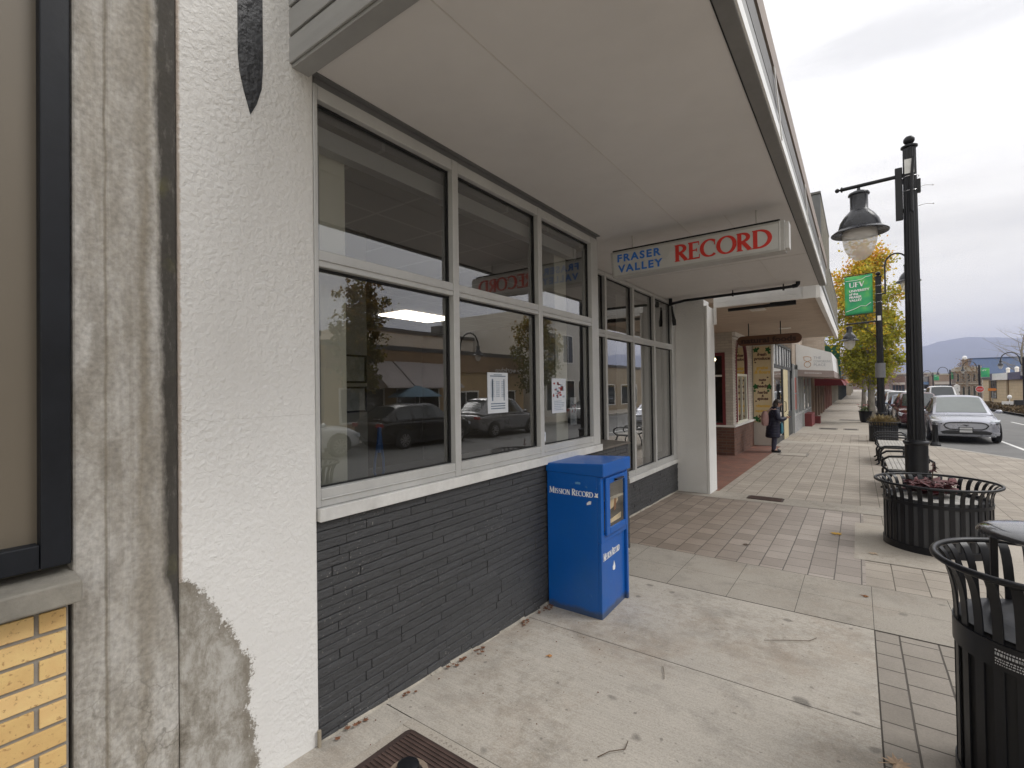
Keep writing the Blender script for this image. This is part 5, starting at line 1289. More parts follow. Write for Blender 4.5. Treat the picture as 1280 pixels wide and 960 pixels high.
mb = MB(); mb.box(-6,-5.9,22.6,33,-2,1.5); mb.box(-2.2,-2.16,22.6,31.1,.3,.9); mb.build('shop_interior', M('office_dim', (.12,.12,.12), .9, 0, .4, 2), AW)
mb = MB(); mb.box(-2.16,-1.80,26.9,29.0,-2.15,-1.35); mb.box(-2.16,-1.6,29.3,30.0,-2.15,-1.6); 
o = mb.build('brick_planter', M('maroon_block', (.20,.045,.045), .8, 0, .25, 5, .4, 30, .006)); tag(o, 'low maroon brick planter box against the awning shop front', 'planter box')
# ------------------------------------------------------------------ shops farther along the near side
def shop(name, label, y0, y1, xf, zt, wallm, awn=None, nwin=3, frame=None, body=None):
    t = thing(name, label, 'shop', (xf,(y0+y1)/2,gz((y0+y1)/2)), 0); O_ = (xf,(y0+y1)/2,gz((y0+y1)/2))
    zg = gz(y1)-.05
    mb = MB(); mb.box(xf-8,xf,y0,y1,1.0,zt); w = (y1-y0)/nwin
    for k in range(nwin+1): 
        yy = y0+k*w; mb.box(xf-.3,xf,max(y0,yy-.25),min(y1,yy+.25),zg,1.0)
    mb.box(xf-8,xf-.31,y0,y0+.2,zg,1.0)
    rel(mb,O_).build('wall', wallm, t)
    for k in range(nwin):
        a, b = y0+k*w+.25, y0+(k+1)*w-.25
        f = MB(); f.box(xf-.2,xf-.12,a,b,zg,zg+.5); f.box(xf-.2,xf-.13,a,a+.08,zg+.5,1.0); f.box(xf-.2,xf-.13,b-.08,b,zg+.5,1.0); f.box(xf-.2,xf-.13,a+.08,b-.08,.9,1.0)
        fo = rel(f,O_).build('window', frame or m_frame_d, t)
        p = MB(); p.quad((xf-.17,a+.08,zg+.5),(xf-.17,b-.08,zg+.5),(xf-.17,b-.08,.9),(xf-.17,a+.08,.9)); rel(p,O_).build('pane', m_carglass, fo)
    mb = MB(); mb.box(xf-.4,xf+.12,y0,y1,zt,zt+.18); rel(mb,O_).build('cornice', body or m_fasciad, t)
    if awn:
        am, ax, z0, z1 = awn; a = MB()
        a.hexa([(xf,y0+.3,z0),(ax,y0+.3,z0),(ax,y1-.3,z0),(xf,y1-.3,z0),(xf,y0+.3,z1),(ax-.15,y0+.3,z0+.32),(ax-.15,y1-.3,z0+.32),(xf,y1-.3,z1)])
        rel(a,O_).build('awning', am, t)
    return t
gm = M('green_board', (.025,.14,.085), .6, 0, .15, 2); redawn = M('dark_red_awning', (.17,.012,.018), .6, 0, .15, 2)
shop('red_awning_shop', 'shop with a low dark red awning just past the white awning', 33.6, 44.0, -2.1, 2.5, M('brown_render', (.24,.17,.12), .8, 0, .2, 2), (redawn,-.62,-.02,.42), 4, M('brown_frame', (.10,.07,.05), .6))
mb = MB(); mb.box(-2.2,-.78,33.65,33.85,.55,2.35); o = mb.build('projecting_sign', gm); tag(o, 'big dark green projecting board rising above the red awning', 'sign')
mb = MB(); mb.box(-.77,-.68,33.66,33.84,-.2,2.32); 
shop('brick_shop_row', 'red brick upper storey shop in the row beyond the green board', 44.2, 60.0, -2.2, 3.4, M('rust_brick_far', (.27,.13,.10), .9, 0, .2, 1.5), (M('rust_awning', (.25,.05,.03), .7, 0, .2, 2),-.7,.15,.6), 5)
shop('yellow_awning_shop', 'distant shop with a long yellow awning over the pavement', 60.2, 84.0, -2.3, 2.4, M('pale_render', (.42,.39,.34), .8, 0, .15, 1.5), (M('yellow_awning', (.62,.42,.08), .7, 0, .1, 2),-.4,.25,.7), 6)
shop('dark_front_shop', 'dark fronted shop at the far end of the near side row', 84.2, 120.0, -1.9, 2.6, M('charcoal_render', (.06,.07,.075), .8, 0, .2, 1.5), (M('grey_canopy', (.20,.20,.20), .7),0,.3,.6), 7)
shop('beige_end_shop', 'last beige building closing the near side of the street', 122.0, 190.0, -1.2, 3.6, M('beige_render', (.44,.38,.30), .8, 0, .15, 1), None, 8)
# ------------------------------------------------------------------ person waiting by the shop door
def skin_body(name, joints, edges, mat, parent=None, sub=2):
    names = list(joints); me = bpy.data.meshes.new(name)
    me.from_pydata([joints[k][0] for k in names], [(names.index(a), names.index(b)) for a, b in edges], [])
    o = bpy.data.objects.new(name, me); COL.objects.link(o); me.materials.append(mat)
    if parent is not None: o.parent = parent
    md = o.modifiers.new('skin', 'SKIN'); md.use_smooth_shade = True
    for i, k in enumerate(names):
        r = joints[k][1]; me.skin_vertices[0].data[i].radius = (r, r) if not isinstance(r, tuple) else r
    me.skin_vertices[0].data[0].use_root = True
    s = o.modifiers.new('sub', 'SUBSURF'); s.levels = sub; s.render_levels = sub
    return o
PX = (-1.975, 15.55, gz(15.55))
pr = thing('person', 'person in a long dark quilted coat looking down at a phone by the shop door', 'person', PX, math.radians(14))
m_skin = M('skin', (.46,.27,.20), .55, 0, .06, 9); m_hair = M('grey_dark_hair', (.055,.045,.04), .6, 0, .5, 30, stretch=(1,1,.3))
m_coat = M('navy_quilted_nylon', (.011,.012,.030), .42, 0, .3, 6, spec=.35); m_jean = M('dark_patterned_trousers', (.045,.045,.075), .8, 0, .5, 25)
J = {'pelvis':((0,0,.76),.115),'waist':((.0,0,.92),.11),'chest':((.02,0,1.10),.125),'neckb':((.06,0,1.24),.065),'neck':((.10,0,1.30),.048),'head':((.135,0,1.385),.082),'crown':((.13,0,1.46),.070),
 'hipl':((0,.075,.70),.085),'kneel':((.03,.08,.40),.058),'anklel':((.0,.085,.09),.040),'toel':((.13,.09,.035),.034),
 'hipr':((0,-.075,.70),.085),'kneer':((.01,-.075,.40),.058),'ankler':((-.02,-.08,.09),.040),'toer':((.11,-.085,.035),.034),
 'shl':((.03,.16,1.19),.062),'ell':((.10,.20,.96),.046),'wrl':((.29,.10,.98),.030),'shr':((.03,-.16,1.19),.062),'elr':((.10,-.20,.96),.046),'wrr':((.30,-.08,.99),.030)}
E_ = [('pelvis','waist'),('waist','chest'),('chest','neckb'),('neckb','neck'),('neck','head'),('head','crown'),('pelvis','hipl'),('hipl','kneel'),('kneel','anklel'),('anklel','toel'),('pelvis','hipr'),('hipr','kneer'),('kneer','ankler'),('ankler','toer'),('chest','shl'),('shl','ell'),('ell','wrl'),('chest','shr'),('shr','elr'),('elr','wrr')]
body = skin_body('body', J, E_, m_skin, pr)
mb = MB()   # face: nose, brow, ears, eyes
mb.ball((.215,0,1.375),(.018,.014,.020),6); mb.ball((.13,.082,1.385),(.018,.008,.026),6); mb.ball((.13,-.082,1.385),(.018,.008,.026),6); mb.ball((.198,0,1.33),(.012,.028,.008),6)
mb.build('face', m_skin, body, smooth=True)
mb = MB(); mb.ball((.205,.03,1.40),(.006,.010,.006),6); mb.ball((.205,-.03,1.40),(.006,.010,.006),6); mb.build('eyes', m_dark, body)
# hands with five fingers each, curled round the phone
for s, wx in ((1, (.29,.10,.98)), (-1, (.30,-.08,.99))):
    fj = {'w':(wx,.028),'p':((wx[0]+.05,wx[1]-s*.01,wx[2]+.012),.030)}; fe = [('w','p')]
    for k in range(4):
        b = (wx[0]+.085, wx[1]-s*(.03-.018*k)*1.0, wx[2]+.012); fj['a%d'%k] = (b,.0085); fj['b%d'%k] = ((b[0]+.028,b[1]-s*.008,b[2]+.012),.008); fj['c%d'%k] = ((b[0]+.030-.002*k,b[1]-s*.014,b[2]+.034),.007)
        fe += [('p','a%d'%k),('a%d'%k,'b%d'%k),('b%d'%k,'c%d'%k)]
    fj['t1'] = ((wx[0]+.045,wx[1]-s*.035,wx[2]+.03),.010); fj['t2'] = ((wx[0]+.065,wx[1]-s*.048,wx[2]+.055),.008); fe += [('p','t1'),('t1','t2')]
    skin_body('hand', fj, fe, m_skin, body, 1)
mb = MB(); hx = [(.05,.085,1.45)]
mb.ball((.105,0,1.425),(.098,.094,.098),10); mb.ball((.055,0,1.36),(.075,.088,.10),8); mb.ball((.04,0,1.28),(.065,.085,.09),8); mb.build('hair', m_hair, pr, smooth=True)
# coat: quilted tubes of cloth
def ering(cx, cy, rx, ry, z, n=28): return [(cx+rx*math.cos(2*PI*i/n), cy+ry*math.sin(2*PI*i/n), z) for i in range(n)]
rings = []; prof = [(.42,.165,.215,-.03),(.47,.185,.23,-.025),(.70,.175,.215,-.01),(.90,.155,.20,0),(1.05,.155,.205,.015),(1.17,.135,.19,.03),(1.235,.095,.13,.05),(1.28,.075,.085,.075)]
def pz(z):
    for (a,x,y,c_),(b,x2,y2,c2) in zip(prof, prof[1:]):
        if z <= b: t = (z-a)/(b-a); return (x+(x2-x)*t, y+(y2-y)*t, c_+(c2-c_)*t)
    return prof[-1][1:]
z = .42
while z < 1.281:
    rx, ry, cx = pz(z); q = 1+.055*abs(math.sin((z-.42)/.075*PI)); rings.append(ering(cx,0,rx*q,ry*q,z)); z += .0187
mb = MB(); mb.loft(rings); mb.build('coat', m_coat, pr, smooth=70)
for s in (1,-1):
    P = [(.03,s*.155,1.20),(.06,s*.205,1.09),(.09,s*.225,.97),(.16,s*.19,.945),(.24,s*.135,.965),(.285,s*.10,.98)]; Q = []; R = []
    for i in range(31):
        u = i/30*(len(P)-1); k = min(int(u), len(P)-2); f = u-k; Q.append(tuple(P[k][j]+(P[k+1][j]-P[k][j])*f for j in range(3))); R.append((.082-.034*i/30)*(1+.07*abs(math.sin(i*.9))))
    mb = MB(); mb.tube(Q, R, 12); mb.build('sleeve', m_coat, pr, smooth=70)
mb = MB()
mb.lathe([(.115,0),(.125,.03),(.10,.07),(.09,.09)], (.045,0,1.215), 20); mb.build('hood_collar', m_coat, pr, smooth=70)
for y, kx_, ax in ((.08,.03,.0),(-.075,.01,-.02)):
    mb = MB(); mb.tube([(kx_*.5,y,.60),(kx_,y,.40),(ax+.01,y,.22),(ax,y,.075)], [.092,.074,.064,.052], 14); mb.build('trouser_leg', m_jean, pr, smooth=True)
    mb = MB(); mb.ball((ax+.06,y,.045),(.125,.048,.045),10); mb.box(ax-.05,ax+.17,y-.04,y+.04,.0,.022); mb.build('shoe', m_dark, pr, smooth=50)
bp = thing('backpack', 'pale pink backpack worn on the back of the person in the quilted coat', 'backpack', (PX[0]-.21,PX[1]-.06,PX[2]+.98), math.radians(14))
mb = MB(); r_ = []
for z, a, b in ((-.22,.055,.12),(-.19,.085,.145),(-.05,.10,.155),(.08,.09,.15),(.17,.06,.12),(.20,.03,.08)): r_.append([(a*math.copysign(abs(math.cos(q))**.6,math.cos(q)), b*math.copysign(abs(math.sin(q))**.6,math.sin(q)), z) for q in [2*PI*i/20 for i in range(20)]])
mb.loft(r_); mb.build('bag', M('dusty_pink_cloth', (.48,.30,.29), .8, 0, .12, 6), bp, smooth=True)
mb = MB(); 
for s in (1,-1): mb.tube([(.06,s*.09,.18),(.16,s*.115,.265),(.30,s*.12,.21),(.355,s*.12,.02),(.25,s*.15,-.14),(.07,s*.10,-.18)], .014, 6)
mb.build('strap', M('pink_strap', (.50,.34,.33), .8), bp, smooth=True)
sb = MB(); r_ = []
for z, a, b in ((-.19,.02,.10),(-.15,.045,.125),(.05,.04,.12),(.13,.02,.11)): r_.append([(a*math.cos(q), b*math.sin(q), z) for q in [2*PI*i/16 for i in range(16)]])
sb.loft(r_); sb.tube([(0,-.07,.12),(-.02,-.03,.26),(0,.03,.26),(0,.07,.12)], .008, 6)
o = sb.build('shopping_bag', M('teal_bag', (.03,.16,.22), .5, 0, .15, 5), smooth=True); o.location = (PX[0]+.19,PX[1]+.09,PX[2]+.72); tag(o, 'teal shopping bag hanging from the arm of the person in the quilted coat', 'bag')
mb = MB(); mb.box(-.006,.006,-.036,.036,-.07,.07); o = mb.build('phone', m_blackgloss, bevel=.003); o.location = (PX[0]+.38,PX[1]+.10,PX[2]+1.04); o.rotation_euler = (0,-.7,math.radians(14)); tag(o, 'dark phone held in both hands of the person in the quilted coat', 'phone')

# ------------------------------------------------------------------ trees
def leafmat(name):
    m, nt, b = _mat(name); a = N(nt, 'ShaderNodeVertexColor'); a.layer_name = 'leafcol'
    L(nt, a.outputs[0], b.inputs['Base Color']); b.inputs['Roughness'].default_value = .65
    b.inputs['Subsurface Weight'].default_value = 0
    # thin leaves let some light through
    tr = N(nt, 'ShaderNodeBsdfTranslucent'); L(nt, a.outputs[0], tr.inputs[0]); mx = N(nt, 'ShaderNodeMixShader'); mx.inputs[0].default_value = .45
    out = nt.nodes['Material Output']; L(nt, b.outputs[0], mx.inputs[1]); L(nt, tr.outputs[0], mx.inputs[2]); L(nt, mx.outputs[0], out.inputs[0]); return m
m_leaf = leafmat('maple_foliage')
def tree(label, loc, H, trunk_h, R, nleaf, seed, pal, leaf=.075, shape=1.0, r0=.13, bare=0, group='street maples', cat='tree'):
    rnd = random.Random(seed); t = thing('maple_tree', label, cat, loc, 0, group)
    mb = MB(); tips = []
    top = Vector((rnd.uniform(-.2,.2), rnd.uniform(-.2,.2), H*.93))
    P = [Vector((0,0,-.05)), Vector((rnd.uniform(-.05,.05),0,trunk_h*.5)), Vector((rnd.uniform(-.08,.08),rnd.uniform(-.08,.08),trunk_h)), Vector((rnd.uniform(-.15,.15),rnd.uniform(-.15,.15),(trunk_h+H)*.5)), top]
    mb.tube(P, [r0*1.25,r0,r0*.85,r0*.5,r0*.1], 9)
    def axis(z):
        for a, b in zip(P, P[1:]):
            if z <= b.z: return a.lerp(b, (z-a.z)/(b.z-a.z+1e-6))
        return P[-1]
    def rad(z):     # crown radius at height
        u = (z-trunk_h*.85)/(H-trunk_h*.85)
        return R*max(.05, math.sin(PI*min(1,max(0,u))**.75))**.7*shape
    nb = 34
    for i in range(nb):
        z = trunk_h*.9+(H*.95-trunk_h*.9)*((i+rnd.random())/nb); a = i*2.4+rnd.uniform(-.4,.4); b0 = axis(z*.94)
        rr = rad(z)*rnd.uniform(.65,1.12); e = b0+Vector((math.cos(a)*rr, math.sin(a)*rr, rr*rnd.uniform(.25,.9)))
        m_ = b0.lerp(e,.5)+Vector((0,0,-.05*rr)); q = r0*.30*(1-.55*i/nb)
        mb.tube([b0,m_,e], [q,q*.6,q*.15], 5, cap=False); tips += [e, b0.lerp(e,.65)+Vector((rnd.gauss(0,.15),rnd.gauss(0,.15),rnd.gauss(0,.15)))]
        for k in range(4):
            s = b0.lerp(e, rnd.uniform(.4,.95)); e2 = s+Vector((rnd.gauss(0,.33)*R*.6, rnd.gauss(0,.33)*R*.6, rnd.uniform(.05,.55)*R*.6)); mb.tube([s,e2], [q*.25,q*.06], 4, cap=False); tips.append(e2)
    mb.build('trunk', m_bark, t, smooth=True)
    if nleaf:
        lb = MB(); cols = []
        cl = [(p, rnd.uniform(.55,1.35), rnd.random()) for p in tips if p.z > trunk_h*.8]
        for i in range(nleaf):
            c_, s, tone = cl[rnd.randrange(len(cl))]
            if rnd.random() < bare*max(0,(c_.z/H-.55)*2.2): continue
            c_ = c_+Vector((rnd.gauss(0,.17),rnd.gauss(0,.17),rnd.gauss(0,.16)))*R*.75*s
            if c_.z < trunk_h*.75: continue
            n_ = Vector((rnd.gauss(0,1),rnd.gauss(0,1),rnd.gauss(.4,1))).normalized(); u = n_.orthogonal().normalized(); a = rnd.uniform(0,2*PI); u = (Matrix.Rotation(a,3,n_) @ u); v = n_.cross(u); k = leaf*rnd.uniform(.6,1.3)
            lb.poly([c_-u*k, c_+v*k*.62-u*k*.1, c_+u*k*.8+n_*k*.2, c_-v*k*.62-u*k*.1])
            hgt = (c_.z-trunk_h)/(H-trunk_h); w = hgt*.95-.28+rnd.gauss(0,.26)+(tone-.5)*.7-c_.x*.06
            w = min(.999,max(0,w)); j = w*(len(pal)-1); j0 = int(j); f = j-j0; col = [pal[j0][q]+(pal[min(j0+1,len(pal)-1)][q]-pal[j0][q])*f for q in range(3)]
            g_ = rnd.uniform(.75,1.25); cols.append((col[0]*g_,col[1]*g_,col[2]*g_,1))
        o = lb.build('crown', m_leaf, t, fixn=False)
        ca = o.data.color_attributes.new('leafcol', 'FLOAT_COLOR', 'CORNER'); flat = []
        for p, c_ in zip(o.data.polygons, cols): flat += list(c_)*p.loop_total
        ca.data.foreach_set('color', flat)
    return t
PAL = [(.36,.36,.04),(.55,.47,.045),(.74,.55,.05),(.76,.43,.04),(.68,.28,.03)]
PALO = [(.26,.22,.03),(.46,.28,.03),(.56,.26,.025),(.55,.17,.02)]
tree('tall green and yellow maple with orange top beside the banner lamp post', (.58,31.2,gz(31.2)), 9.6, 2.15, 1.66, 26000, 3, PAL, .085, 1.0, .15, .6)
tree('smaller orange maple behind the yellow one, nearer the shops', (.35,47,gz(47)), 8.4, 2.3, 1.75, 7000, 5, PALO, .10, 1, .14, .4)
tree('far orange maple low over the parked cars', (.6,68,gz(68)), 7.2, 2.2, 1.9, 5000, 6, PALO, .13, 1, .13, .2)
tree('farthest rust coloured maple at the end of the near kerb', (.9,95,gz(95)), 7.0, 2.2, 2.2, 4000, 8, PALO, .17, 1, .13, .2)
# ------------------------------------------------------------------ cars
m_tire, m_rim = m_rubber, M('alloy_rim', (.42,.42,.43), .3, .8, .1, 6)
m_lens = M('headlamp_lens', (.50,.53,.58), .08, 0, .2, 6, coat=.5)
m_redlens = M('tail_lens', (.28,.01,.012), .15, 0, .1, 6)
m_plate = M('number_plate', (.55,.55,.56), .5, 0, .1, 20)
m_trim = M('black_plastic_trim', (.02,.02,.022), .55, 0, .2, 6)
def car(label, loc, rz, paint, style='suv', L_=4.7, W=1.88, Hh=1.62, name='parked_car', grille='mesh', group='parked cars', cat='car'):
    t = thing(name, label, cat, loc, rz, group); h = W/2
    S = {'suv':   dict(hood=.96, nose=.74, belt=1.02, cowl=1.20, wtop=2.0, rtop=3.75, rend=4.50, rz=Hh, tail=1.02),
         'ev':    dict(hood=.90, nose=.74, belt=1.00, cowl=1.12, wtop=2.0, rtop=3.30, rend=4.52, rz=Hh, tail=1.06),
         'sedan': dict(hood=.88, nose=.66, belt=.94, cowl=1.25, wtop=2.05, rtop=3.15, rend=4.05, rz=Hh, tail=.98),
         'boxy':  dict(hood=1.06, nose=.95, belt=1.12, cowl=1.30, wtop=1.75, rtop=4.15, rend=4.45, rz=Hh, tail=1.1)}[style]
    k = L_/4.7
    # lower body: stations along y with half widths following a rounded plan
    st = [(0.0,.36,S['nose']-.02,.68),(.006,.355,S['nose']-.015,.685),(.03,.30,S['nose']+.02,.77),(.10,.26,S['nose']+.05,.85),(.22,.235,(S['nose']+S['hood'])/2,.915),(.45,.225,S['hood']-.03,.955),(.8,.215,S['hood'],.985),(1.2,.21,S['belt']-.04,1.0),(2.0,.21,S['belt'],1.0),(3.0,.21,S['belt']+.02,1.0),(3.9,.23,S['belt']+.04,.99),(4.35,.27,S['tail'],.95),(4.58,.33,S['tail']-.05,.88),(4.70,.42,S['tail']-.16,.78)]
    rings = []
    for y, zb, zt, w in st:
        d = zt-zb; y *= k; ww = w*h; c = .035 if y > .6 else .05
        half = [(0,zb),(ww*.80,zb),(ww*.95,zb+.06*d),(ww*.985,zb+.28*d),(ww,zb+.52*d),(ww*.985,zb+.74*d),(ww*.965,zb+.88*d),(ww*.90,zt-.012),(ww*.6,zt+c*.6),(ww*.28,zt+c*.95),(0,zt+c)]
        rings.append([(x,y,z) for x, z in half]+[(-x,y,z) for x, z in half[-2:0:-1]])
    mb = MB(); mb.loft(rings); body = mb.build('body', paint, t, smooth=38)
    for p_ in body.data.polygons: p_.use_smooth = True
    body.data.attributes.remove(body.data.attributes['sharp_edge']) if 'sharp_edge' in body.data.attributes else None
    md = body.modifiers.new('s','SUBSURF'); md.levels = 2; md.render_levels = 2
    # cabin
    zb = S['belt']-.02; rzz = S['rz']; rw = h*.66
    cs = [(S['cowl']-.05, zb-.05, zb-.02, h*.90, h*.80),(S['wtop'], zb, rzz-.035, h*.955, rw),(S['wtop']+.25, zb, rzz-.005, h*.96, rw*1.01),((S['wtop']+S['rtop'])/2+.2, zb, rzz, h*.96, rw),(S['rtop'], zb, rzz-.05, h*.95, rw*.95),(S['rend'], zb, S['tail']+.04, h*.88, rw*.95)]
    rings = []
    for y, z0, z1, w0, w1 in cs:
        d = z1-z0; c = .03 if d > .2 else .01
        half = [(0,z0),(w0,z0),(w0*.995,z0+d*.06),(w1+(w0-w1)*.12,z0+d*.90),(w1*.93,z1-.012*min(1,d*3)),(w1*.6,z1+c*.7),(0,z1+c)]
        rings.append([(x,y*k,z) for x, z in half]+[(-x,y*k,z) for x, z in half[-2:0:-1]])
    mb = MB(); mb.loft(rings); mb.build('cabin', paint, t, smooth=35)
    # glazing laid 5 mm proud of the cabin
    def pt(i, frac, side):    # on side face of cabin station i
        y, z0, z1, w0, w1 = cs[i]; d = z1-z0; a = (w0*.995, z0+d*.06); b = (w1+(w0-w1)*.12, z0+d*.90)
        return Vector((side*(a[0]+(b[0]-a[0])*frac+.007), y*k, a[1]+(b[1]-a[1])*frac))
    for s in (1,-1):
        A = [pt(0,.9,s), pt(1,.93,s), pt(2,.95,s), pt(3,.95,s), pt(4,.93,s)]
        f0 = .06
        lo = [pt(0,.2,s).lerp(pt(1,f0,s),.25), pt(1,f0,s), pt(2,f0,s), pt(3,f0,s), pt(4,f0,s)]
        hi = [pt(0,.9,s).lerp(pt(1,.93,s),.30)]+A[1:]
        endv = pt(4,.5,s).lerp(pt(5,.5,s),.45); lo.append(pt(4,f0,s).lerp(pt(5,.3,s),.35)); hi.append(pt(4,.93,s).lerp(pt(5,.5,s),.28))
        mb = MB()
        for i in range(len(lo)-1):
            mb.poly([lo[i], lo[i+1], hi[i+1], hi[i]])
        mb.build('side_window', m_carglass, t)
        # pillars over the glass
        mb = MB()
        for i, u in ((2,.35),(3,.35)):
            a = lo[i].lerp(lo[i+1],u); b = hi[i].lerp(hi[i+1],u); o_ = Vector((s*.004,0,0)); w_ = Vector((0,.035,0)); mb.prism([a-w_+o_,a+w_+o_,b+w_*.8+o_,b-w_*.8+o_], (s*.003,0,0))
        mb.build('pillar', m_trim, t)
    def wind(i0, i1, u0, u1, name):
        ya,za0,za1,wa0,wa1 = cs[i0]; yb,zb0,zb1,wb0,wb1 = cs[i1]
        top = lambda fr, ac: None
        mb = MB(); rows = []
        for q in range(5):
            u = u0+(u1-u0)*q/4; row = []
            y = (ya+(yb-ya)*u)*k; z = za1+(zb1-za1)*u; w = wa1+(wb1-wa1)*u
            nz = Vector((0, -(zb1-za1), (yb-ya)*k)).normalized()*.010
            if nz.z < 0: nz = -nz
            for j in range(9):
                v = -1+j/4; c = .03*(1-v*v)*(.3+.7*(u if i0 == 0 else 1-u)); row.append((v*w*.915, y+nz.y, z+c+nz.z))
            rows.append(row)
        mb.loft(rows, cap=False, closed=False); mb.build(name, m_carglass if style != 'ev' else m_windev, t, smooth=True)
    wind(0,1,.10,.95,'windscreen'); wind(4,5,.10,.85,'rear_window')
    # wheels and dark arches
    for wy in (.92*k, 3.78*k):
        for s in (1,-1):
            a = MB(); r = .40
            a.prism([(s*(h*.985), wy+r*math.cos(q), .34+r*math.sin(q)) for q in [PI*1.0*i/14-.15 for i in range(15)]]+[(s*h*.985, wy-r*.98,.2),(s*h*.985, wy+r*.98,.2)], (s*.006+s*h*.012,0,0))
            a.build('wheel_arch', m_trim, t)
            x0 = s*(h*.80); x1 = s*(h*1.006)
            m2 = MB(); pr = [(.20,0),(.30,0),(.335,.03),(.34,.10),(.335,.18),(.30,.212),(.215,.212),(.205,.19)]
            m2.lathe(pr, n=28); R_ = Matrix.Translation((x0,wy,.34)) @ Matrix.Rotation(s*PI/2,4,'Y'); m2.xform(R_)
            w_ = m2.build('wheel', m_tire, t, smooth=50)
            m3 = MB()
            for q in range(10):
                a_ = 2*PI*q/10; m3.hexa([(.04*math.cos(a_-.5),.04*math.sin(a_-.5),.19),(.04*math.cos(a_+.5),.04*math.sin(a_+.5),.19),(.205*math.cos(a_+.11),.205*math.sin(a_+.11),.195),(.205*math.cos(a_-.11),.205*math.sin(a_-.11),.195),(.04*math.cos(a_-.5),.04*math.sin(a_-.5),.207),(.04*math.cos(a_+.5),.04*math.sin(a_+.5),.207),(.205*math.cos(a_+.11),.205*math.sin(a_+.11),.209),(.205*math.cos(a_-.11),.205*math.sin(a_-.11),.209)])
            m3.lathe([(.195,.17),(.222,.20),(.222,.213),(.21,.213),(.20,.18)], n=28); m3.lathe([(.0001,.20),(.05,.212),(.05,.19)], n=12); m3.lathe([(.0001,.10),(.20,.10)], n=20)
            m3.xform(R_); m3.build('rim', m_rim, w_, smooth=40)
    # front
    z0, zn = .36, S['nose']
    mb = MB()
    if grille == 'oval':
        P = [(-.50,zn-.045),(-.40,zn-.015),(0,zn-.005),(.40,zn-.015),(.50,zn-.045),(.56,zn-.11),(.50,zn-.20),(.40,zn-.245),(0,zn-.255),(-.40,zn-.245),(-.50,zn-.20),(-.56,zn-.11)]
        mb.tube([(x,-.012,z) for x, z in P], .021, 6, closed=True); mb.build('grille_outline', m_trim, t, smooth=True)
        mb = MB(); mb.prism([(-.10,-.012,zn-.095),(-.03,-.012,zn-.082),(.03,-.012,zn-.10),(.10,-.012,zn-.115),(.05,-.012,zn-.125),(.01,-.012,zn-.14),(-.02,-.012,zn-.115)], (0,-.006,0)); mb.build('emblem', m_trim, t)
        mb = MB(); mb.prism([(-.60,-.004,.335),(.60,-.004,.335),(.66,-.004,.40),(.5,-.004,.455),(-.5,-.004,.455),(-.66,-.004,.40)], (0,-.006,0)); mb.build('lower_intake', m_trim, t)
        mb = MB(); mb.hexa([(-.74,.02,.255),(.74,.02,.255),(.78,.30,.255),(-.78,.30,.255),(-.70,-.02,.325),(.70,-.02,.325),(.78,.28,.33),(-.78,.28,.33)])
        for s in (1,-1): mb.hexa([(s*.58,-.03,.30),(s*.84,.10,.30),(s*.86,.12,.40),(s*.66,-.015,.42),(s*.58,.05,.30),(s*.80,.20,.30),(s*.82,.20,.39),(s*.66,.06,.41)])
        mb.build('skid_plate', M('silver_bumper', (.42,.43,.47), .3, .5, .06, 4), t, bevel=.01)
        for s in (1,-1):
            mb = MB(); mb.hexa([(s*.58,-.006,zn-.01),(s*.84,.125,zn+.03),(s*.90,.32,zn+.09),(s*.62,.04,zn+.055),(s*.58,.02,zn-.055),(s*.84,.16,zn-.035),(s*.88,.34,zn+.0),(s*.62,.08,zn-.0)]); mb.build('headlight', m_lens, t, bevel=.006)
            mb = MB(); mb.hexa([(s*.60,-.010,zn-.052),(s*.85,.118,zn-.03),(s*.85,.15,zn-.03),(s*.60,.03,zn-.052),(s*.60,-.012,zn-.075),(s*.85,.118,zn-.05),(s*.85,.15,zn-.05),(s*.60,.03,zn-.075)]); mb.build('lamp_edge', m_trim, t)
    else:
        mb.prism([(-.46,-.006,zn-.20),(.46,-.006,zn-.20),(.52,-.006,zn-.06),(.48,-.006,zn-.03),(-.48,-.006,zn-.03),(-.52,-.006,zn-.06)], (0,-.01,0)); mb.prism([(-.6,-.006,.37),(.6,-.006,.37),(.5,-.006,.47),(-.5,-.006,.47)], (0,-.008,0)); g_ = mb.build('grille', m_trim, t)
        mb = MB(); mb.box(-.46,.46,-.022,-.016,zn-.125,zn-.105); mb.build('chrome_bar', m_chrome, g_)
        for s in (1,-1):
            mb = MB(); mb.hexa([(s*.54,-.006,zn-.16),(s*.83,.11,zn-.12),(s*.89,.30,zn-.06),(s*.6,.08,zn-.14),(s*.54,-.004,zn-.02),(s*.83,.11,zn+.02),(s*.88,.32,zn+.06),(s*.6,.08,zn+.02)]); mb.build('headlight', m_lens, t, bevel=.01)
    pz_ = .47 if grille == 'oval' else .50
    mb = MB(); mb.box(-.16,.16,-.026,-.012,pz_-.075,pz_+.085); p_ = mb.build('number_plate', m_plate, t, bevel=.004)
    mb = MB(); mb.box(-.185,.185,-.012,-.008,pz_-.09,pz_+.10); mb.build('plate_frame', m_trim, p_)
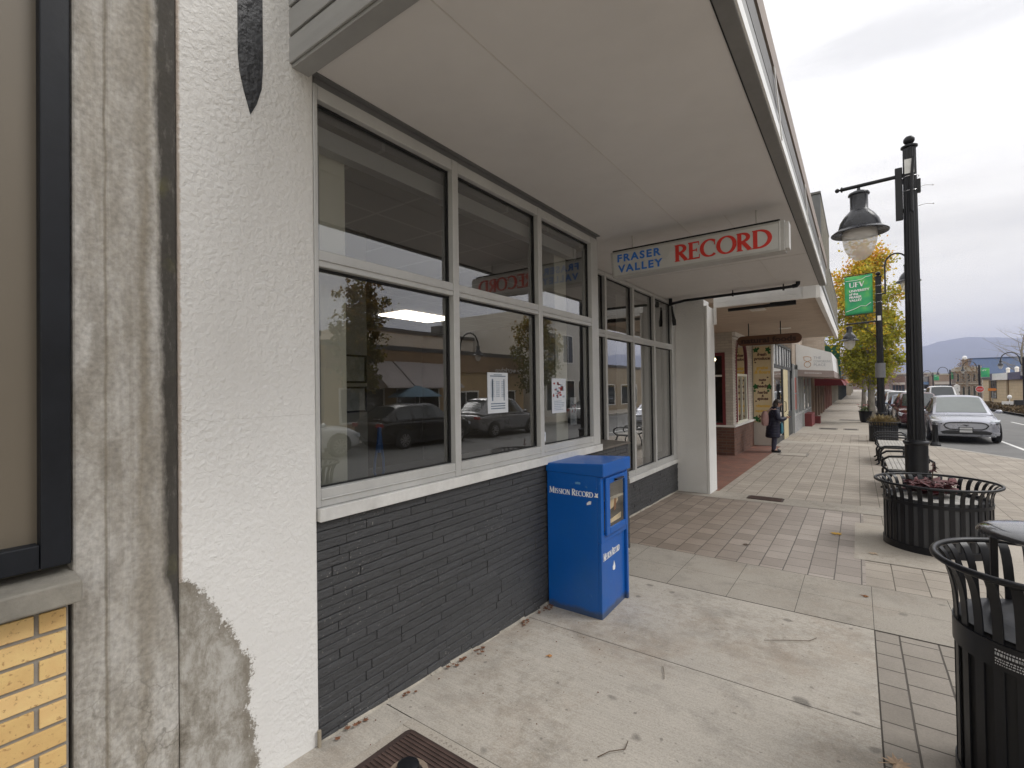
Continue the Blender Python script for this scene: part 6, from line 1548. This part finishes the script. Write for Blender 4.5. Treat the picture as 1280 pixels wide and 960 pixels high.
    for s in (1,-1):
        mb = MB(); mb.ball((s*(h+.075),1.50*k,S['belt']+.05),(.10,.065,.070),8); mb.box(min(s*h*.93,s*(h+.03)),max(s*h*.93,s*(h+.03)),1.47*k,1.53*k,S['belt']-.01,S['belt']+.03); mb.build('mirror', paint, t, smooth=40)
        mb = MB(); mb.box(s*h*.55 if s>0 else s*h*.86, s*h*.86 if s>0 else s*h*.55, L_-.10, L_-.0, S['tail']-.20, S['tail']-.08) ; mb.build('taillight', m_redlens, t, bevel=.01)
        for y in (2.15,3.05):
            mb = MB(); mb.box(min(s*h*1.0,s*(h*1.0+.02)),max(s*h*1.0,s*(h*1.0+.02)),y*k,(y+.18)*k,.86,.885); mb.build('door_handle', paint, t, bevel=.004)
        mb = MB(); mb.box(min(s*h*.95,s*h*1.004),max(s*h*.95,s*h*1.004),1.35*k,3.35*k,.215,.32); mb.build('sill_trim', m_trim, t)
    return t
def PT(name, col, metal=.35, rough=.28): return M(name, col, rough, metal, .015, 1, coat=.7)
m_windev = M('windscreen_sky', (.12,.14,.135), .06, 0, .1, 3, spec=1.0, coat=.6)
RZ = lambda y: gz(y)-RD+.003
car('silver electric crossover with an oval outlined nose parked nearest the kerb bulge', (2.97,22.35,RZ(22.5)), math.radians(-1.5), PT('silver_lilac_paint', (.40,.41,.47), .45), 'ev', 4.71, 1.90, 1.60, grille='oval')
car('dark red crossover parked behind the silver car', (2.42,29.0,RZ(30)), math.radians(1), PT('dark_red_paint', (.075,.012,.016)), 'suv', 4.6, 1.84, 1.68)
car('slate blue sedan parked third along the kerb', (2.38,36.4,RZ(37)), 0, PT('slate_blue_paint', (.20,.25,.33)), 'sedan', 4.6, 1.80, 1.48)
car('white hatchback parked fourth along the kerb', (2.40,43.0,RZ(44)), 0, PT('white_car_paint', (.70,.71,.72), 0), 'suv', 4.5, 1.82, 1.66)
for x, y, c_, lab, s in ((2.4,50,(.05,.05,.055),'black car parked beyond the white hatchback','suv'),(2.4,57.5,(.55,.56,.58),'pale silver car parked far along the near kerb','sedan'),(2.45,65,(.25,.26,.27),'grey car parked at the far end of the near kerb','suv')):
    car(lab, (x,y,RZ(y)), 0, PT('far_car_paint', c_), s)
car('white van like car driving up in the far lane, roof just over the silver car', (5.2,47,RZ(47)), 0, PT('white_van_paint', (.72,.73,.74), 0), 'boxy', 4.8, 1.95, 2.0, 'moving_car', group='cars on the road')
car('pale silver car following the white van like car', (5.6,58,RZ(58)), 0, PT('pale_silver_paint', (.50,.52,.55)), 'suv', 4.7, 1.88, 1.7, 'moving_car', group='cars on the road')
# parked across the street (seen mirrored in the office windows)
grey = car('dark grey compact crossover parked across the street before the tan shop', (9.45,20.1,RZ(20)), PI, PT('graphite_paint', (.24,.24,.25), .4), 'suv', 4.6, 1.82, 1.70, group='cars parked across the street'); grey.location.y = 20.1
car('black low pick-up like car parked across the street beside the crossover', (9.45,15.0,RZ(15)), PI, PT('black_paint', (.012,.012,.014)), 'suv', 4.6, 1.88, 1.55, group='cars parked across the street')
car('white sedan parked across the street at the near end', (9.4,9.6,RZ(9)), PI, PT('white_sedan_paint', (.66,.67,.68), 0), 'sedan', 4.6, 1.80, 1.46, group='cars parked across the street')
car('pale silver sedan parked across the street farther up', (9.4,30.0,RZ(30)), PI, PT('silver_sedan_paint', (.45,.46,.48)), 'sedan', 4.6, 1.80, 1.46, group='cars parked across the street')
# ------------------------------------------------------------------ the opposite side of the street
XF = 13.6
def front(name, label, y0, y1, zt, wallm, xf=XF, depth=9, win=None, awn=None, para=None, frame=None, cat='shop', winm=None):
    ym = (y0+y1)/2; zg = gz(ym); t = thing(name, label, cat, (xf,ym,zg)); O_ = (xf,ym,zg)
    mb = MB(); mb.box(xf,xf+depth,y0,y1,zg-.4,zt); rel(mb,O_).build('wall', wallm, t)
    mb = MB(); mb.box(xf-.12,xf+.3,y0,y1,zt+.002,zt+.22); rel(mb,O_).build('parapet', para or m_fasciad, t)
    for (a,b,u,v) in (win or []):
        f = MB(); f.box(xf-.05,xf+.0,a,b,u-.08,u); f.box(xf-.05,xf,a,b,v,v+.08); f.box(xf-.05,xf,a,a+.08,u,v); f.box(xf-.05,xf,b-.08,b,u,v); f.box(xf-.045,xf,(a+b)/2-.03,(a+b)/2+.03,u,v)
        fo = rel(f,O_).build('window', frame or m_white, t); p = MB(); p.quad((xf-.02,a+.08,u),(xf-.02,b-.08,u),(xf-.02,b-.08,v),(xf-.02,a+.08,v)); rel(p,O_).build('pane', winm or m_carglass, fo)
    if awn:
        for am, a, b, ax, u, v in awn:
            q = MB(); q.hexa([(xf,a,u),(ax,a,u),(ax,b,u),(xf,b,u),(xf,a,v),(ax+.1,a,u+.12),(ax+.1,b,u+.12),(xf,b,v)]); rel(q,O_).build('awning', am, t)
    return t
m_tan = M('tan_render', (.50,.36,.20), .85, 0, .12, 1.2, .2, 30, .004); m_band = M('brown_band', (.30,.20,.12), .85, 0, .15, 1); m_pale = M('pale_block_wall', (.62,.58,.53), .9, 0, .08, .8)
m_gawn = M('grey_brown_awning', (.36,.32,.31), .7, 0, .1, 2)
t = front('tan_shop', 'tan shop with grey sloping awnings across the street, mirrored in the office panes', 11.5, 26.0, 1.95, m_tan, win=[(12.2,14.6,-1.3,.1),(15.3,18.2,-1.3,.1),(19.2,21.4,-1.3,-.1),(22.2,25,-1.3,-.1)], awn=[(m_gawn,13.5,15.0,12.0,.15,1.5),(m_gawn,15.1,18.4,12.0,.15,1.5)])
mb = MB(); O_ = t.location
mb.box(XF-.10,XF,11.5,26,1.0,1.949); rel(mb,O_).build('fascia_band', m_band, t)
lt = text_obj('lettering', 'the workshop', (-.105,-7+14.1,2.95), (0,-1,0), (0,0,1), .5, m_letter_white, t, 3.0, .01)
front('pale_block_building', 'tall pale windowless block wall behind the tan shop across the street', 16.6, 27.5, 3.7, m_pale, XF+5.5, 12, cat='building')
mb = MB(); mb.box(XF+5.6,XF+6.4,24.0,24.7,3.93,4.5); tag(mb.build('roof_vent', m_fasciad), 'dark vent box on the roof edge of the pale block wall', 'roof vent')
mw = M('white_render_building', (.62,.60,.56), .8, 0, .06, 1)
front('white_upper_building', 'white two storey building with paired sash windows across the street', 27.7, 37.5, 5.6, mw, win=[(29,30.6,2.0,4.0),(31.2,32.8,2.0,4.0),(34,35.6,2.0,4.0),(28.8,33,-1.5,.6),(33.6,36.6,-1.5,.6)], cat='building')
front('low_brown_shop', 'low brown shop across the street opposite the brick shop, outside the photo edge', 0.0, 11.3, 2.3, m_tan, win=[(1,4,-1.2,.6),(5.5,9,-1.2,.6)])
front('beige_opposite_shop', 'beige shop across the street between the white building and the planting bed', 37.7, 50.0, 2.0, M('beige_opposite', (.40,.33,.24), .85, 0, .1, 1), win=[(39,43,-1.5,.3),(44.5,48.5,-1.5,.3)])
# tan bank-like building with white fascia sign
bk = front('tan_brick_building', 'tan brick building with a white sign band behind the hedge at the right edge', 57.0, 79.0, .40, BR('tan_block', (.60,.48,.31), (.54,.42,.27), (.46,.37,.25), .6, .3, .02, 'YZX', dirt=.2), 12.1, 14, [(72.2,74.6,-1.6,.2)], cat='building', frame=m_frame_d)
O_ = bk.location
mb = MB(); mb.box(11.85,12.4,56.5,79.2,.62,.95); rel(mb,O_).build('roof_slab', M('grey_flat_roof', (.33,.33,.33), .8), bk)
mb = MB(); mb.box(11.80,12.09,66.0,72.4,.30,.98); rel(mb,O_).build('white_sign', M('white_signboard', (.78,.78,.78), .5), bk)
for a, b in ((61.5,65.9),(72.5,73.6)):
    mb = MB(); mb.box(11.82,12.09,a,b,.30,.98); rel(mb,O_).build('dark_sign', M('indigo_signboard', (.07,.065,.13), .5), bk)
for y in (62.5,66.6,70.0): 
    mb = MB(); mb.tube([(12.6,y,.95),(12.6,y,1.35)], .14, 10); mb.ball((12.6,y,1.4),.17,6); rel(mb,O_).build('roof_vent', m_white, bk, smooth=True)
mb = MB()
for a, b in ((58.5,59.0),(67.0,67.5),(75.0,75.5)): mb.box(12.0,12.09,a,b,-2.2,.29)
rel(mb,O_).build('pier', M('dark_tan_pier', (.26,.19,.11), .85, 0, .1, 2), bk)
nv = thing('metal_roof_hall', 'large hall with a blue grey metal roof rising behind the tan building', 'building', (21,100,gz(100))); O_ = nv.location
mb = MB(); mb.box(13.4,30,95,112,-2.3,1.3); rel(mb,O_).build('wall', m_pale, nv)
mb = MB(); mb.hexa([(13.2,94.6,1.3),(30,94.6,1.3),(30,112,1.3),(13.2,112,1.3),(13.6,97,3.55),(30,97,3.45),(30,103,3.45),(13.6,103,3.55)]); mb.box(13.5,30,97,103,3.56,3.7)
rel(mb,O_).build('roof', M('blue_grey_metal_roof', (.055,.09,.175), .5, .2, .15, .8, stretch=(4,1,1)), nv)
tw = thing('corner_tower_building', 'ornate tan building with stepped cornices and a white topped corner tower', 'building', (13.6,100,gz(92))); O_ = (14.75,100,gz(92))
m_orn = BR('ornate_brick', (.26,.20,.165), (.20,.15,.125), (.30,.25,.21), .5, .25, .03, 'XZY', dirt=.3); m_corn = M('stone_cornice', (.42,.38,.32), .8, 0, .12, 1.5)
mb = MB(); mb.box(12.3,14.9,90.5,94.4,-2.3,1.6); rel(mb,O_).build('wall', m_orn, tw)
mb = MB(); mb.box(12.1,15.0,90.3,94.4,1.62,1.85); mb.box(12.3,14.9,90.45,94.4,1.86,2.15); mb.box(12.6,14.9,90.4,94.4,2.16,2.30); mb.box(12.2,15.0,90.35,94.4,-.1,.05); rel(mb,O_).build('cornice', m_corn, tw)
for x in (12.5,13.05,13.6,14.15,14.6):
    for z0, z1 in ((.25,1.35),(-1.7,-.4)):
        f = MB(); f.box(x-.17,x+.17,90.44,90.49,z0-.06,z0); f.box(x-.17,x-.13,90.44,90.49,z0,z1); f.box(x+.13,x+.17,90.44,90.49,z0,z1); f.box(x-.17,x+.17,90.44,90.49,z1,z1+.06); fo = rel(f,O_).build('window', m_corn, tw)
        p = MB(); p.box(x-.13,x+.13,90.46,90.48,z0,z1); rel(p,O_).build('pane', m_carglass, fo)
mb = MB(); mb.box(13.05,13.65,91,91.7,2.31,3.2); mb.box(12.97,13.73,90.92,91.78,3.2,3.3); rel(mb,O_).build('tower', m_orn, tw)
mb = MB(); mb.ball((13.35,91.35,3.5),(.28,.28,.36),8); rel(mb,O_).build('tower_cap', M('white_cupola', (.80,.81,.83), .4), tw, smooth=True)
# far row closing the street on the right
for i, (x0, x1, y, zt, col, lab) in enumerate(((7.6,10.2,165,2.2,(.20,.12,.09),'brown low building far down the street'),(10.3,13.6,150,1.7,(.36,.35,.34),'grey low building with a pale front far down the street'),(13.7,18.0,140,1.9,(.30,.22,.17),'tan low building far behind the clock post'))):
    tt = thing('far_building', lab, 'building', ((x0+x1)/2,y,gz(y))); O_ = ((x0+x1)/2,y,gz(y))
    mb = MB(); mb.box(x0,x1,y,y+12,-2.6,zt); rel(mb,O_).build('wall', M('far_wall', col, .9, 0, .15, .6), tt)
    mb = MB(); mb.box(x0-.1,x1+.1,y-.15,y+12,zt+.002,zt+.3); rel(mb,O_).build('parapet', m_corn if i != 0 else m_fasciad, tt)
    n = 4; w = (x1-x0)/n; 
    for k in range(n):
        f = MB(); f.box(x0+k*w+.1,x0+(k+1)*w-.1,y-.06,y-.005,-1.9,-.3); fo = rel(f,O_).build('window', m_carglass, tt)
    mb = MB(); mb.hexa([(x0,y-1.2,-.15),(x1,y-1.2,-.15),(x1,y-.02,-.15),(x0,y-.02,-.15),(x0,y-1.1,.02),(x1,y-1.1,.02),(x1,y-.02,.5),(x0,y-.02,.5)]); rel(mb,O_).build('awning', M('far_awning', ((.12,.20,.34) if i == 1 else (.30,.26,.22)), .7), tt)
far_end = thing('end_building', 'long low brick building closing the end of the street', 'building', (4,290,gz(290))); O_ = (4,290,gz(290))
mb = MB(); mb.box(-14,30,290,300,-2.6,4.6); rel(mb,O_).build('wall', M('rust_far_wall', (.20,.13,.10), .9, 0, .2, .2), far_end)
mb = MB(); mb.box(-14.3,30.3,289.7,300,4.61,5.2); rel(mb,O_).build('parapet', m_corn, far_end)
# opposite lamps: shorter gooseneck posts with green banners
def olamp(label, loc, ban=True):
    t = thing('lamp_post', label, 'street lamp', loc, 0, 'gooseneck lamps across the street')
    mb = MB(); mb.lathe([(.16,0),(.16,.4),(.10,.45),(.085,3.9),(.085,4.05),(.10,4.06),(.0001,4.16)], n=14); mb.build('post', m_black, t, smooth=40)
    mb = MB(); P = [(-.05,0,3.45),(-.16,0,3.55),(-.22,0,3.9)]
    for i in range(1,10): a = -PI*i/9; P.append((-.22-.55+.55*math.cos(a),0,3.9-.62*math.sin(a)*1))
    mb.tube(P, .035, 7); mb.build('gooseneck', m_black, t, smooth=True); lantern(t, (-1.32,0,3.92), .42)
    if ban:
        q = MB(); q.box(.12,.80,-.012,.012,2.75,3.75); b_ = q.build('banner', m_banner, t); l_ = MB(); serif_text(l_, [(c,1) for c in 'UFV'], (.2,-.0125,3.42), (1,0,0), (0,0,1), .15, .36, .003); l_.build('lettering', m_letter_white, b_)
    return t
o1 = olamp('gooseneck lamp with green banner across the street in front of the tan brick building', (10.8,72.3,gz(72)))
dup(o1, (10.8,55.0,gz(55)), label='gooseneck lamp at the right edge of the photo beside the planting bed')
dup(o1, (10.8,92.7,gz(92)), label='second farther gooseneck lamp with green banner, left of the corner tower')
dup(o1, (10.8,112,gz(112)), label='farthest gooseneck lamp with a tiny green banner just right of the big lamp post')
o5 = olamp('gooseneck lamp across the street mirrored in the middle office pane', (10.9,16.6,gz(17)), False)
# clock post, stop sign, orange sign, small boards
ck = thing('clock_post', 'white street clock on a post between the silver car roof and the corner tower', 'clock', (9.5,76.7,gz(76))); 
mb = MB(); mb.box(-.22,.22,-.2,.2,0,.95); mb.box(-.16,.16,-.16,.16,.951,1.15); mb.build('clock_base', m_white, ck, bevel=.02)
mb = MB(); mb.box(-.27,.27,-.2,.2,1.151,1.80); mb.prism([(-.30,-.22,1.801),(.30,-.22,1.801),(0,-.22,2.02)], (0,.44,0)); mb.build('clock_case', m_white, ck, bevel=.02)
mb = MB(); mb.prism([(.2*math.cos(2*PI*i/20),-.205,1.47+.2*math.sin(2*PI*i/20)) for i in range(20)], (0,-.01,0)); fc_ = mb.build('clock_face', m_letter_white, ck); mb = MB(); mb.box(-.015,.015,-.225,-.216,1.47,1.62); mb.box(0,.10,-.225,-.216,1.46,1.485); mb.build('hands', m_dark, fc_)
ss = thing('stop_sign', 'red octagonal stop sign on a pole by the gooseneck lamp across the street', 'stop sign', (9.6,64.2,gz(64)))
mb = MB(); mb.tube([(0,.03,0),(0,.03,1.85)], .035, 8); mb.build('pole', m_fascia, ss, smooth=True)
mb = MB(); mb.prism([(.33*math.cos(PI/8+i*PI/4),0,1.50+.33*math.sin(PI/8+i*PI/4)) for i in range(8)], (0,.02,0)); mb.build('sign_rim', m_letter_white, ss)
mb = MB(); mb.prism([(.29*math.cos(PI/8+i*PI/4),-.004,1.50+.29*math.sin(PI/8+i*PI/4)) for i in range(8)], (0,.003,0)); mb.build('sign_plate', m_letter_red, ss)
text_obj('lettering', 'STOP', (-.2,-.005,1.42), (1,0,0), (0,0,1), .2, m_letter_white, ss, .4, .001)
og = thing('road_work_sign', 'orange road work sign board on a stand in front of the tan brick building', 'road sign', (9.9,60.6,gz(60)))
mb = MB(); mb.tube([(0,.03,0),(0,.03,1.3)], .03, 6); mb.build('pole', m_fascia, og)
mb = MB(); mb.prism([(-.30,0,1.36),(.16,0,1.36),(.30,0,1.48),(.16,0,1.60),(-.30,0,1.60)], (0,.02,0)); mb.build('sign_plate', M('orange_sign', (.62,.20,.03), .5), og)
wb = thing('notice_board', 'low white board and dark box standing in the planting bed', 'sign board', (9.5,52.6,gz(52)))
mb = MB(); mb.box(-.42,.22,-.03,.03,.22,.62); mb.box(-.35,-.3,-.02,.02,0,.22); mb.box(.1,.15,-.02,.02,0,.22); mb.build('board', m_letter_white, wb, bevel=.01)
mb = MB(); mb.box(.26,.75,-.1,.2,.15,.72); mb.box(.76,.95,-.1,.2,.2,.66); mb.build('dark_box', m_trim, wb, bevel=.02)
mb = MB(); mb.ball((.05,.2,.95),(.14,.14,.16),8); mb.tube([(.05,.2,.6),(.05,.2,.85)], .03, 6); mb.build('globe_lamp', m_letter_white, wb, smooth=True)
# hedge in the bed
def shrub_leaves(mb, box, n, seed, s):
    rnd = random.Random(seed); x0,x1,y0,y1,z0,z1 = box
    for i in range(n):
        c = Vector((rnd.uniform(x0,x1), rnd.uniform(y0,y1), z0+(z1-z0)*rnd.random()**.8*(.75+.25*math.sin(rnd.uniform(0,9))))); d = Vector((rnd.gauss(0,1),rnd.gauss(0,1),rnd.gauss(0,1))).normalized(); u = d.orthogonal().normalized(); v = d.cross(u); k = s*rnd.uniform(.6,1.3)
        mb.poly([c-u*k, c+v*k*.6, c+u*k, c-v*k*.6])
mb = MB(); shrub_leaves(mb, (8.6,9.6,40,62,gz(50),gz(50)+.42), 5000, 4, .09)
tag(mb.build('low_hedge', M('brown_hedge', (.11,.085,.05), .9, 0, .5, 3, col2=(.17,.11,.045)), fixn=False), 'long low brownish hedge in the planting bed across the road', 'hedge')
# trees across
tree('yellow maple across the street mirrored at the left of the office window', (11.6,11.9,gz(12)), 6.6, 2.0, 1.05, 6500, 12, [(.16,.14,.02),(.24,.16,.02),(.26,.13,.02)], .09, 1, .13, .5, 'maples across the street')
tree('green yellow maple across the street mirrored at the edge of the middle pane', (11.6,24.6,gz(24)), 6.8, 2.0, 1.4, 6500, 14, [(.12,.12,.02),(.22,.16,.02),(.28,.15,.02)], .09, 1, .13, .5, 'maples across the street')
tree('bare brown tree rising behind the tan brick building at the right edge', (16.5,84,gz(84)), 9.5, 2.6, 3.2, 0, 15, PAL, .1, 1, .2, 0, 'bare trees')
tree('bare twiggy tree in front of the corner tower', (11.9,88,gz(88)), 5.6, 1.4, 1.5, 500, 16, [(.20,.12,.05),(.25,.14,.05)], .10, 1, .10, 0, 'bare trees')
tree('bare brown tree far down the street behind the parked cars', (6.5,150,gz(150)), 9, 2, 3.0, 1500, 17, [(.25,.14,.06),(.32,.17,.06)], .16, 1, .2, 0, 'bare trees')
tree('rusty thin tree far down the street, right of the maple trunk', (3.4,120,gz(120)), 8, 2, 2.4, 2200, 18, [(.30,.17,.06),(.36,.20,.08)], .15, 1, .16, 0, 'bare trees')
# blue patio umbrella across the street
um = thing('patio_umbrella', 'pale blue patio umbrella before the tan shop across the street', 'umbrella', (12.2,15.2,gz(15)))
mb = MB(); mb.tube([(0,0,0),(0,0,2.1)], .025, 6); mb.build('pole', m_fascia, um)
mb = MB(); mb.lathe([(1.25,1.62),(1.22,1.66),(.7,1.95),(.2,2.12),(.0001,2.15)], n=10); mb.build('canopy', M('blue_canvas', (.10,.17,.23), .8), um)
# ------------------------------------------------------------------ overcast daylight
SUN_EL, SUN_AZ = math.radians(48), math.radians(62)     # soft light from over the street, right of the camera
wd = bpy.data.worlds.new('World'); SC.world = wd; wd.use_nodes = True; nt = wd.node_tree; nt.nodes.clear()
out = N(nt, 'ShaderNodeOutputWorld'); sky = N(nt, 'ShaderNodeTexSky', sky_type='NISHITA'); sky.sun_disc = False
sky.sun_elevation = SUN_EL; sky.sun_rotation = SUN_AZ
b1 = N(nt, 'ShaderNodeBackground'); b1.inputs[1].default_value = .10; L(nt, sky.outputs[0], b1.inputs[0])
tc = N(nt, 'ShaderNodeTexCoord'); mp = N(nt, 'ShaderNodeMapping'); mp.inputs['Scale'].default_value = (1,1,5.5); mp.inputs['Location'].default_value = (.3,.7,.1); L(nt, tc.outputs['Generated'], mp.inputs[0])
n1 = noise(nt, mp.outputs[0], 2.1, 7, .55, .3)
n2 = noise(nt, mp.outputs[0], .9, 3, .5)
nn = math_(nt, 'ADD', math_(nt, 'MULTIPLY', n1, .6), math_(nt, 'MULTIPLY', n2, .4))
cl = ramp(nt, nn, [(.36,(.70,.693,.68)),(.47,(.86,.85,.832)),(.57,(1.0,.995,.982))])
sx = N(nt, 'ShaderNodeSeparateXYZ'); L(nt, tc.outputs['Generated'], sx.inputs[0])
el = math_(nt, 'ADD', math_(nt, 'MULTIPLY', math_(nt, 'MAXIMUM', sx.outputs[2], 0), .34), .94)     # an overcast sky is brightest overhead
elc = N(nt, 'ShaderNodeCombineXYZ'); [L(nt, el, q) for q in elc.inputs]
cl = mixc(nt, 1.0, cl, elc.outputs[0], 'MULTIPLY')
cl = mixc(nt, 1.0, cl, ramp(nt, sx.outputs[2], [(.0,(1,.93,.775)),(.16,(1,.955,.85)),(.42,(1,.99,.975))]), 'MULTIPLY')
b2 = N(nt, 'ShaderNodeBackground'); b2.inputs[1].default_value = .85; L(nt, cl, b2.inputs[0])
mx = N(nt, 'ShaderNodeMixShader'); mx.inputs[0].default_value = .93
L(nt, b1.outputs[0], mx.inputs[1]); L(nt, b2.outputs[0], mx.inputs[2]); L(nt, mx.outputs[0], out.inputs[0])
sl = bpy.data.lights.new('sun', 'SUN'); sl.energy = 1.2; sl.angle = math.radians(25); sl.color = (1,.98,.95)
so = bpy.data.objects.new('sun', sl); COL.objects.link(so)
d = Vector((math.cos(SUN_EL)*math.sin(SUN_AZ), math.cos(SUN_EL)*math.cos(SUN_AZ), math.sin(SUN_EL)))   # towards the sun
so.rotation_euler = d.to_track_quat('Z', 'Y').to_euler(); so.location = (6,-4,12)
# ------------------------------------------------------------------ camera: 17 mm lens, standing on the pavement looking half left along the shop fronts
cd = bpy.data.cameras.new('camera'); co = bpy.data.objects.new('camera', cd); COL.objects.link(co)
cd.sensor_width = 36; cd.lens = 36*600/1280; cd.clip_start = .05; cd.clip_end = 12000
yaw, pit, rol = math.radians(35.748), math.radians(.69), math.radians(.817)
R_ = Matrix.Rotation(yaw,3,'Z') @ Matrix.Rotation(PI/2+pit,3,'X') @ Matrix.Rotation(-rol,3,'Z')
co.rotation_euler = R_.to_euler(); co.location = (0,0,0); SC.camera = co
vs = SC.view_settings; vs.view_transform = 'Standard'; vs.look = 'None'; vs.gamma = 1; vs.exposure = .64; vs.use_curve_mapping = False
SC.cycles.use_denoising = True
try: SC.cycles.denoiser = 'OPENIMAGEDENOISE'
except Exception: pass
SC.cycles.max_bounces = 8; SC.cycles.diffuse_bounces = 4; SC.cycles.glossy_bounces = 4; SC.cycles.transparent_max_bounces = 12; SC.cycles.volume_bounces = 0
SC.cycles.caustics_reflective = False; SC.cycles.caustics_refractive = False; SC.cycles.sample_clamp_indirect = 6
# put each building's Empty at its own base (the meshes keep their place)
for root, p in ((OF, (-2.06,4.9,gz(4.9))), (NF, (-2.2,15.6,gz(15.6))), (AW, (-2.15,27.5,gz(27.5)))):
    root.location = p
    for c_ in root.children: c_.location = (-p[0],-p[1],-p[2])
